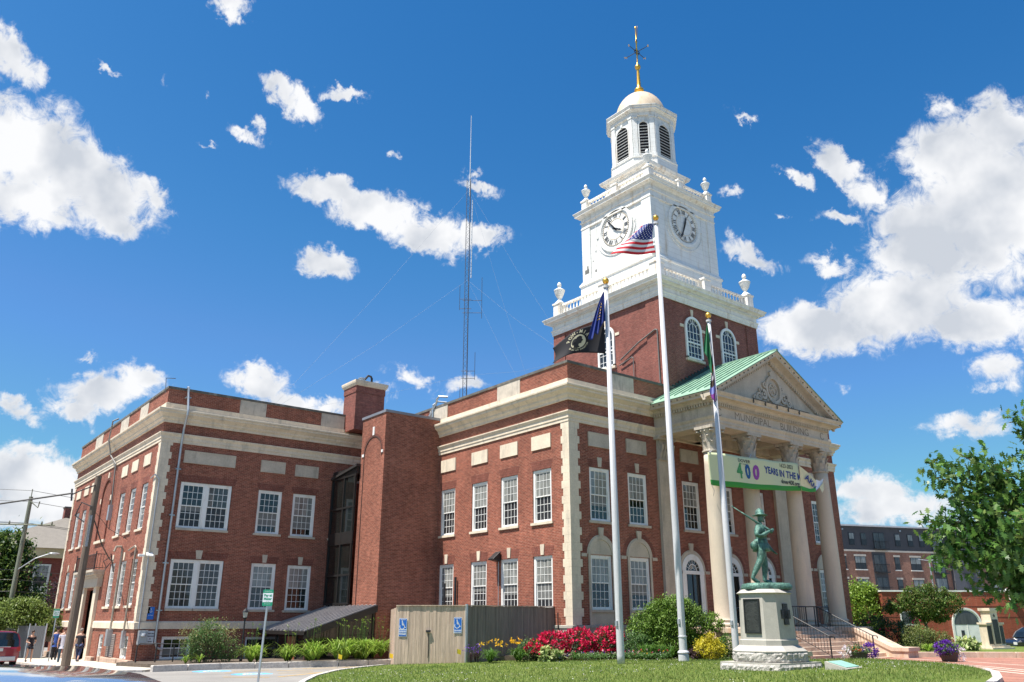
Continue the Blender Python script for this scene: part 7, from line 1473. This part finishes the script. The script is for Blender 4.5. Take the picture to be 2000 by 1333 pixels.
for s, a, b in ((-1, -.72, -.30), (1, .34, .78)): w_ = MB().box(a, b, -.2, .2, .26, 1.30).build('side_pier', STONE, t); MB().box(a - .06, b + .05, -.26, .26, 1.30, 1.40).build('side_cap', STONE, w_); MB().box(a + .05, b - .04, -.215, -.2, .34, 1.24).build('tablet', PLAQUE, w_)
MB().box(-.22, .26, -.275, -.26, .34, 1.55).build('tablet', PLAQUE, t); q = MB(); q.extr([(.02 + .09 * math.sin(a) * (.5 if i % 2 else 1), -.275, 1.74 + .10 * math.cos(a) * (.5 if i % 2 else 1)) for i, a in enumerate([k * PI / 5 for k in range(10)])], (0, .02, 0)); q.build('emblem', PLAQUE, t)
# garage
GA = Vector((61.5, 33.0)); GD = Vector((.826, -.563)); GN = Vector((-.563, -.826)); gy = math.atan2(GD.y, GD.x)
t = empty('brick_garage', (GA.x, GA.y, -2.2), 'low orange red brick building with a white arched door behind the small tree', 'building', rz=gy)
def lbox(x0, x1, y0, y1, z0, z1): return MB().box(x0, x1, y0, y1, z0, z1)
lbox(0, 26, 0, 12, -.5, 4.25).build('wall', BRICKR, t); lbox(-.05, 26.05, -.06, 12, 4.25, 4.36).build('coping', WHITE, t); q = MB(); q.box(0, 26, -.012, 0, 3.18, 3.22); q.box(0, 26, -.012, 0, 2.42, 2.46); q.build('joint', mat('joint_dark_red', (.12, .03, .02), .9), t)  # thin dark red strips along the wall joints
class LF_:
    k = 'S'
    def __init__(s, v): s.v = v
    def P(s, u, d, z): return (u, s.v - d, z)
q = MB(); archF(q, LF_(0), 6.3, 1.95, 1.05, 0, -.02, .03); g_ = q.build('garage_door', mat('door_white', (.72, .72, .70), .5), t); q = MB(); ringF(q, LF_(0), 6.3, 1.95, 1.03, 1.16, -.02, .08); q.box(5.12, 5.27, -.08, .02, 0, 1.95); q.box(7.33, 7.48, -.08, .02, 0, 1.95); q.box(6.27, 6.33, -.05, .0, 0, 1.9); q.build('door_frame', WHITE, g_); q = MB(); archF(q, LF_(0), 6.3, 1.95, .95, 1.90, .02, .04); q.build('fanlight', GLASSC, g_); lbox(5.75, 6.0, -.045, -.03, 1.0, 1.5).build('pane', GLASSD, g_)
q = lbox(1.2, 2.4, -.05, .0, 1.85, 2.85).build('window', WHITE, t); lbox(1.3, 2.3, -.06, -.05, 1.95, 2.75).build('pane', GLASSC, q); lbox(1.6, 2.6, -.04, 0, -.2, 1.3).build('door', mat('door_dark', (.04, .04, .045), .5), t); lbox(10.0, 10.3, -.3, .3, 3.6, 4.5).build('vent', WHITE, t)
# apartment block
A0 = Vector((96.0, 67.0)); ad_ = Vector((.932, -.362)); ay = math.atan2(ad_.y, ad_.x)
ap_ = empty('apartment_building', (A0.x, A0.y, -3.2), 'long five storey brick apartment block with a dark top floor far behind', 'building', rz=ay)
DARKP = mat('dark_panel', (.060, .058, .064), .7, var=.1); FRB = mat('frame_black', (.02, .02, .022), .4); ST2 = mat('band_pale', (.50, .44, .37), .8)
Wd = 46.0; MB().box(0, Wd, 0, 18, 0, 12.4).build('wall', BRICKA, ap_); MB().box(0, Wd, .01, 18, 12.4, 15.75).build('top_floor', DARKP, ap_); MB().box(-.2, Wd + .2, -.35, 18, 15.75, 15.95).build('roof_edge', mat('edge_pale', (.50, .51, .53), .5), ap_); MB().box(0, Wd, -.10, .05, 12.3, 12.55).build('band', ST2, ap_)
MB().box(30.6, 35.6, -.5, .2, 0, 15.9).build('stair_bay', mat('dark_panel2', (.105, .105, .115), .7), ap_)
MB().box(35.6, 36.1, -.15, .1, 0, 12.4).build('downpipe', mat('pipe_tan', (.32, .16, .10), .7), ap_)
def awin(x, z, w, h, kind):
    f = MB().box(x - w / 2, x + w / 2, -.05, .05, z, z + h).build('window', FRB, ap_); nn = 2 if w > 1.2 else 1
    for i in range(nn):
        a = x - w / 2 + .07 + i * (w - .07) / nn; b = a + (w - .07) / nn - .07; m1 = MB().box(a, b, -.065, -.05, z + h * .5 if kind < 2 else z + .07, z + h - .07).build('pane', GLASSB if (int(x * 7 + z) % 3) else GLASSC, f)
        if kind < 2: MB().box(a, b, -.064, -.05, z + .07, z + h * .5 - .04).build('pane', GLASSS, f)
    if kind == 0: MB().box(x - w / 2 - .1, x + w / 2 + .1, -.09, .0, z + h, z + h + .26).build('lintel', ST2, f); MB().box(x - w / 2 - .1, x + w / 2 + .1, -.12, .0, z - .13, z).build('sill', WHITER, f)
    if kind == 2:
        q = MB(); q.box(x - w / 2 - .15, x + w / 2 + .15, -.65, -.05, z - .12, z); q.box(x - w / 2 - .15, x + w / 2 + .15, -.65, -.62, z + .98, z + 1.04)
        for i in range(13): a = x - w / 2 - .13 + (w + .26) * i / 12; q.box(a - .012, a + .012, -.64, -.62, z, z + 1.0)
        for s in (-1, 1): q.box(x + s * (w / 2 + .13) - .02, x + s * (w / 2 + .13) + .02, -.65, -.05, z + .98, z + 1.04)
        q.build('balcony', FRB, f)
cols_ = [(2.2, .9), (5.2, 1.8), (9.2, 2), (12.4, .9), (15.2, 1.8), (18.4, 2), (21.4, .9), (24.6, 1.8), (28.6, 2), (33.2, 2), (38.6, 1.8), (42.2, .9)]
for (x, w) in cols_:
    for fl_ in range(4):
        z = .75 + fl_ * 3.05
        if w == 2: awin(x, z - .3, 1.9, 2.35, 2)
        else: awin(x, z, w, 1.75, 0)
    if w == 2: MB().box(x - 1.15, x + 1.15, -.02, .02, 0, 12.3).build('panel_strip', DARKP, ap_)
for x, w in ((1.5, .9), (3.6, .9), (5.9, .9), (9.2, 2), (12.2, .9), (14.2, .9), (16.2, .9), (18.8, 2), (22.0, .9), (24.2, .9), (26.2, .9), (28.9, 2), (33.2, 2), (38.4, .9), (41, .9)):
    if w == 2: awin(x, 12.75, 1.9, 2.2, 2)
    else: awin(x, 13.15, .9, 1.7, 1)
q = MB()
for x in (3, 12.8, 22.6, 37): q.box(x - .12, x + .12, -.15, 0, 15.2, 15.4)
wbs_ = q.build('wall_lamp', GREYMETAL, ap_)
t = empty('street_lamp', (90.0, 42.5, -2.3), 'thin street lamp pole with a twin head beyond the garage roof', 'lamp'); MB().tube([(0, 0, 0), (0, 0, 8.4)], .06, 6).build('pole', GREYMETAL, t); MB().tube([(-.9, .7, 8.45), (0, 0, 8.3), (.9, -.7, 8.5)], .05, 5).build('lamp_head', GREYMETAL, t)
t = empty('street_sign', (44.6, 23.1, -1.6), 'small grey street sign standing behind the right hand shrubs', 'sign'); MB().tube([(0, 0, 0), (0, 0, 1.3)], .03, 6).build('post', GREYMETAL, t); MB().box(-.12, .12, -.06, -.04, .85, 1.55).build('plate', mat('sign_back', (.32, .32, .34), .6), t)

# ------------------------------------------------------------------ right-hand trees and shrubs
shrub('rose_hedge', 'dark shrub dotted with red roses right of the porch', 'shrub', (41.0, 22.6, -1.4), [(0, 0, .9, 1.1, .9, .8), (1.3, -.3, .8, 1.1, .8, .75), (2.4, -.6, .8, 1.0, .8, .7)], 7000, .09, LROSE, 71)
t = C.objects['rose_hedge']; flowers('flower', sample([(0, 0, 1.1, 1.0, .9, .6), (2.2, -.6, 1.0, 1.0, .7, .6)], 60, np.random.RandomState(1), .9, 1, .05), .08, PRED, t, 5, 5)
shrub('green_shrub', 'rounded olive green shrub above the cheek wall of the steps', 'shrub', (41.8, 20.8, -1.42), [(0, 0, .6, .9, .8, .62), (.9, -.5, .45, .7, .6, .5)], 5200, .08, LOL, 72)
t = shrub('hosta', 'spreading pale edged hosta near the lawn corner on the right', 'plant', (43.4, 19.4, -1.42), [(0, 0, .3, .6, .5, .3)], 500, .22, MATS['leaf_hosta'], 73, stems=False)
lily(40.3, 19.7, -1.42, 'strap leaved plant just behind the end of the cheek wall', 4, .45, .35, 74, 45, 0)
tree('yellow_green_tree', 'bright yellow green tree at the left end of the garage', 'tree', (61.0, 34.8, -2.2), ([(0, 0, 0), (.1, 0, 2), (.2, .1, 4)], [.12, .09, .05]), [], [(0, 0, 2.6, 1.5, 1.5, 2.2), (.5, -.3, 4.1, 1.1, 1.1, .9), (-.6, .4, 1.5, 1.2, 1.2, 1.3)], 15000, .17, LYG, 75)
tree('young_maple', 'small round crowned tree with reddish tips before the garage', 'tree', (50.3, 24.5, -1.55), ([(0, 0, 0), (.02, 0, .9), (.0, .05, 1.5)], [.09, .075, .07]),
     [([(.0, .05, 1.3), (-.5, .4, 2.0), (-1.0, .8, 2.7)], [.05, .035, .02]), ([(0, .05, 1.3), (.5, -.4, 2.1), (1.0, -.7, 2.8)], [.05, .035, .02]), ([(0, .05, 1.4), (.1, 0, 2.4), (.2, 0, 3.2)], [.05, .03, .015])],
     [(0, 0, 2.45, 1.15, 1.15, .85), (-1.15, .9, 2.45, .7, .7, .5), (1.2, -.95, 2.5, .8, .8, .6), (.3, -.2, 3.15, .55, .55, .55), (-.5, .4, 3.0, .5, .5, .45), (.9, -.7, 3.0, .45, .45, .4), (-1.6, 1.2, 2.2, .45, .45, .35), (-.35, .2, 1.75, .6, .6, .4), (.7, -.5, 1.75, .6, .6, .35)], 17000, .115, leafmat('leaf_young', [(.04, .10, .015), (.08, .17, .028), (.15, .24, .045), (.17, .16, .05), (.03, .08, .012)]), 76, shell=.45)
# near oak, coming in from the right edge
ok = empty('oak_tree', (22.3, 6.6, -1.5), 'big oak with lobed leaves reaching in from the right edge', 'tree')
def olimb(p0, p1, r0, r1, bend=.3):
    a = Vector(p0); b = Vector(p1); m_ = (a + b) / 2 + Vector((0, 0, bend)); return ([a, (a + m_) / 2 + Vector((0, 0, bend * .3)), m_, (m_ + b) / 2 + Vector((0, 0, bend * .2)), b], [r0, r0 * .8 + r1 * .2, (r0 + r1) / 2, r1 * 1.2, r1])
segs = [([(0, 0, 0), (-.05, .05, 1.5), (0, 0, 3.2), (.1, 0, 6.5)], [.26, .21, .17, .08])]
tips = [(-3.37,1.27,5.0),(-4.02,1.52,4.45),(-4.35,1.76,3.5),(-4.13,1.76,2.9),(-3.36,1.23,3.7),(-2.63,.75,4.7),(-1.96,.38,5.9),(-2.7,.93,4.2),(-3.3,1.3,2.45),(-2.76,1.09,2.2),(-3.1,.79,2.0),(-3.64,.59,3.2),(-2.46,.27,4.1),(-2.54,.52,2.6),(-1.87,.11,5.3),(-3.78,.95,2.8),(-3.52,.28,3.5),(-3.9,1.24,3.95)]
tips += [(-x * .8 + rnd_o * .3, -y * 1.3 - 1.0 + rnd_o, z) for (x, y, z), rnd_o in zip(list(tips), [.4, -.6, .2, -.3, .8, -.8, .1, .5, -.4, .6, -.2, .3, -.7, .2, .5, -.1, .4, -.5])]
for tp in tips: segs.append(olimb((0, 0, 1.6 + .35 * tp[2] * .6), tp, .07, .012))
limbs('trunk', segs, ok)
rs = np.random.RandomState(77); PP = []; 
for a, b in [(s[0][2], s[0][-1]) for s in segs[1:]]:
    a = Vector(a); b = Vector(b)
    for k in range(8):
        t_ = .45 + .55 * k / 7; p = a + (b - a) * t_; k2 = 17
        for s_ in range(2):
            q_ = np.array(p) + rs.randn(3) * np.array((.17, .17, .15)); PP.append(q_ + rs.randn(k2, 3) * np.array((.13, .13, .12)))
PP = np.concatenate(PP); fmesh('crown', leafverts(PP, .185, OAK, rs, .85, .5), len(OAK), LOAK, ok)
# ------------------------------------------------------------------ left-hand trees, far house, cabinets
t = empty('brick_house', (20, 92, -2.4), 'far brick house with a grey hipped roof and three chimneys behind the left wing', 'building', rz=R_(-2))
WH = 9.0
def hip(x0, x1, y0, y1, z0, zr, m_, nm, o=.7):
    x0 -= o; x1 += o; y0 -= o; y1 += o; d = (y1 - y0) / 2; yc = (y0 + y1) / 2; return MB().add([(x0, y0, z0), (x1, y0, z0), (x1, y1, z0), (x0, y1, z0), (x0 + d, yc, zr), (x1 - d, yc, zr)], [(0, 1, 5, 4), (1, 2, 5), (2, 3, 4, 5), (3, 0, 4), (0, 3, 2, 1)]).build(nm, m_, t)
SH = mat('shingle', (.19, .17, .145), .95, var=.08, vscale=2, fine=.12, fscale=12)
MB().box(-11, 10, 0, 18, 0, WH).build('wall', BRICKR if False else brickmat('brick_house_wall', (.17, .045, .032), (.14, .035, .026), (.2, .1, .07)), t); MB().box(-11.4, 10.4, -.4, 18.4, WH - .9, WH).build('eave', mat('eave_cream', (.46, .38, .22), .8), t); r_ = hip(-11, 10, 0, 18, WH, WH + 4.3, SH, 'roof'); 
MB().box(-24, -11, 4, 16, 0, WH - .2).build('wall', MATS['brick_house_wall'], t); MB().box(-24.3, -10.8, 3.7, 16, WH - 1.0, WH - .2).build('eave', MATS['eave_cream'], t); hip(-24, -10, 4, 16, WH - .2, WH + 3.0, SH, 'roof')
for x, y, w, h in ((1.2, 3.5, 1.5, 5.2), (-1.2, 7.0, 1.3, 5.3), (-3.2, 8, 1.5, 4.9)): c_ = MB().box(x, x + w, y, y + w * .8, WH + 1.5, WH + h).build('chimney', BRICKT, t); MB().box(x - .08, x + w + .08, y - .08, y + w * .8 + .08, WH + h, WH + h + .15).build('cap', STONED, c_)
for x in (-9, -5.4, -1.6, 2.2, 6):
    for z in (5.3, 1.5):
        f = MB().box(x - .75, x + .75, -.1, .05, z, z + 2.2).build('window', mat('frame_pale', (.55, .55, .48), .7), t); MB().box(x - .55, x + .55, -.12, -.1, z + 1.1, z + 2.05).build('pane', GLASSB, f); MB().box(x - .55, x + .55, -.12, -.1, z + .15, z + 1.05).build('pane', GLASSC, f)
        MB().box(x - .78, x + .78, -.08, .04, z - 1.5, z).build('panel', mat('frame_pale', (.55, .55, .48), .7), f)
MB().add([(4.5, -.5, WH - .3), (7.5, -.5, WH - .3), (6, -.5, WH + 1.4), (6, 4, WH + 1.4)], [(0, 1, 2), (0, 2, 3), (1, 3, 2)]).build('dormer', SH, t)
tree('dark_tree', 'tall dense dark tree behind the far utility pole', 'tree', (8.1, 69.5, -2.3), ([(0, 0, 0), (0, 0, 4), (.2, 0, 8)], [.25, .2, .08]), [], [(0, 0, 4.8, 2.6, 2.4, 3.2), (-1.6, 1.0, 3.4, 2.8, 2.4, 2.8), (1.5, -.7, 3.4, 1.8, 1.8, 2.0), (.7, -.3, 7.6, 1.1, 1.1, 1.1), (.4, -.3, 6.4, 1.5, 1.5, 1.5), (-3.4, 2, 4.4, 2.4, 2, 2.6)], 26000, .26, LDK, 81, shell=.62, clump=40, spread=.14)
tree('purple_tree', 'small purple leaved tree between the dark tree and the wing', 'tree', (12.9, 70.5, -2.3), ([(0, 0, 0), (0, 0, 3)], [.12, .06]), [], [(0, 0, 3.2, 1.6, 1.5, 2.2), (.6, -.4, 2.0, 1.4, 1.2, 1.4)], 4500, .15, LPU, 82)
tree('light_green_tree', 'wide light green tree behind the red SUV', 'tree', (8.9, 60.6, -2.2), ([(0, 0, 0), (.1, 0, .9), (.2, -.1, 1.8)], [.16, .13, .10]), [([(.1, 0, 1.2), (.9, -.5, 2.0)], [.07, .03]), ([(.1, 0, 1.2), (-.9, .5, 2.1)], [.07, .03])],
     [(0, 0, 2.4, 1.7, 1.5, 1.05), (-1.4, .9, 2.1, 1.6, 1.4, .95), (1.3, -.7, 2.0, 1.1, 1.0, .85), (.2, -.1, 3.0, 1.1, 1.0, .5), (-2.8, 1.6, 2.2, 1.4, 1.2, .9)], 19000, .15, leafmat('leaf_linden', [(.10, .16, .03), (.17, .24, .05), (.22, .27, .07), (.07, .12, .025)]), 83, shell=.5)
for i, (x, y, lab) in enumerate(((9.55, 57.9, 'nearest dark grey slatted panel on the sidewalk'), (9.15, 59.1, 'middle dark grey slatted panel on the sidewalk'), (8.85, 60.3, 'farthest dark grey slatted panel on the sidewalk'))):
    t = empty('slatted_panel', (x, y, -2.2), lab, 'panel', 'slatted panels on the sidewalk', rz=R_(-50)); q = MB()
    for k in range(9): q.box(-.55 + k * .122, -.55 + k * .122 + .112, -.02, .02, .05, 1.85)
    q.build('slat', mat('slat_grey', (.10, .10, .105), .6), t); q = MB(); q.box(-.61, -.55, -.03, .03, 0, 1.98); q.box(.55, .61, -.03, .03, 0, 1.98); q.build('frame', GREYMETAL, t)
t = empty('notice_board', (10.35, 60.6, -2.2), 'pale stone coloured board behind the grey panels', 'board', rz=R_(-35)); MB().box(-.75, .75, -.04, .04, .9, 2.7).build('panel', STONE, t); MB().box(-.7, -.62, -.03, .03, 0, .9).box(.62, .7, -.03, .03, 0, .9).build('leg', GREYMETAL, t)
t = empty('hedge', (5.5, 76, -2.4), 'dark clipped hedge behind the parked red SUV', 'hedge'); foliage('foliage', [(x, 0, .9, 1.6, 1.0, 1.1) for x in (-8, -6, -4, -2, 0, 2, 4, 6)], 9000, .16, LDK, t, 90, shell=.6)
# ------------------------------------------------------------------ grass blades and clover on the lawn
rs = np.random.RandomState(99); G = []
while len(G) < 52000:
    a = rs.rand(4000, 2); x = 8 + 26 * a[:, 0]; y = 9 + 21 * a[:, 1]; d = np.hypot(x, y)
    keep = (rs.rand(4000) < (17.0 / np.maximum(d, 17)) ** 1.2) & (d > 19)
    G += [(p, q) for p, q in zip(x[keep], y[keep]) if inpoly(p, q, LP)]
G = np.array(G[:52000]); Z = np.array([lawnz(p, q) for p, q in G]); n = len(G); a = rs.rand(n) * 2 * PI; h = .035 + .045 * rs.rand(n); w = .006 + .004 * rs.rand(n); lx = rs.randn(n) * .025; ly = rs.randn(n) * .025
V = np.zeros((n, 3, 3)); V[:, 0] = np.stack([G[:, 0] - w * np.cos(a), G[:, 1] - w * np.sin(a), Z - .01], 1); V[:, 1] = np.stack([G[:, 0] + w * np.cos(a), G[:, 1] + w * np.sin(a), Z - .01], 1); V[:, 2] = np.stack([G[:, 0] + lx, G[:, 1] + ly, Z + h], 1)
tag(fmesh('grass', V.reshape(-1, 3), 3, leafmat('grass_blade', [(.07, .14, .02), (.13, .21, .035), (.22, .25, .07), (.10, .18, .025)], .3)), 'short mown green grass blades covering the lawn', 'grass', kind='stuff')
cen = rs.rand(90, 2) * np.array((20, 14)) + np.array((10, 11)); P = (cen[rs.randint(0, 90, 1500)] + rs.randn(1500, 2) * .55); P = np.array([(p[0], p[1], lawnz(*p) + .06) for p in P if inpoly(p[0], p[1], LP)])
tag(fmesh('clover_flowers', leafverts(P, .020, RH * np.array((1, 2, 1)), rs, 0, 1.0), 4, PWHI), 'tiny white clover flowers scattered over the lawn', 'flowers', kind='stuff')
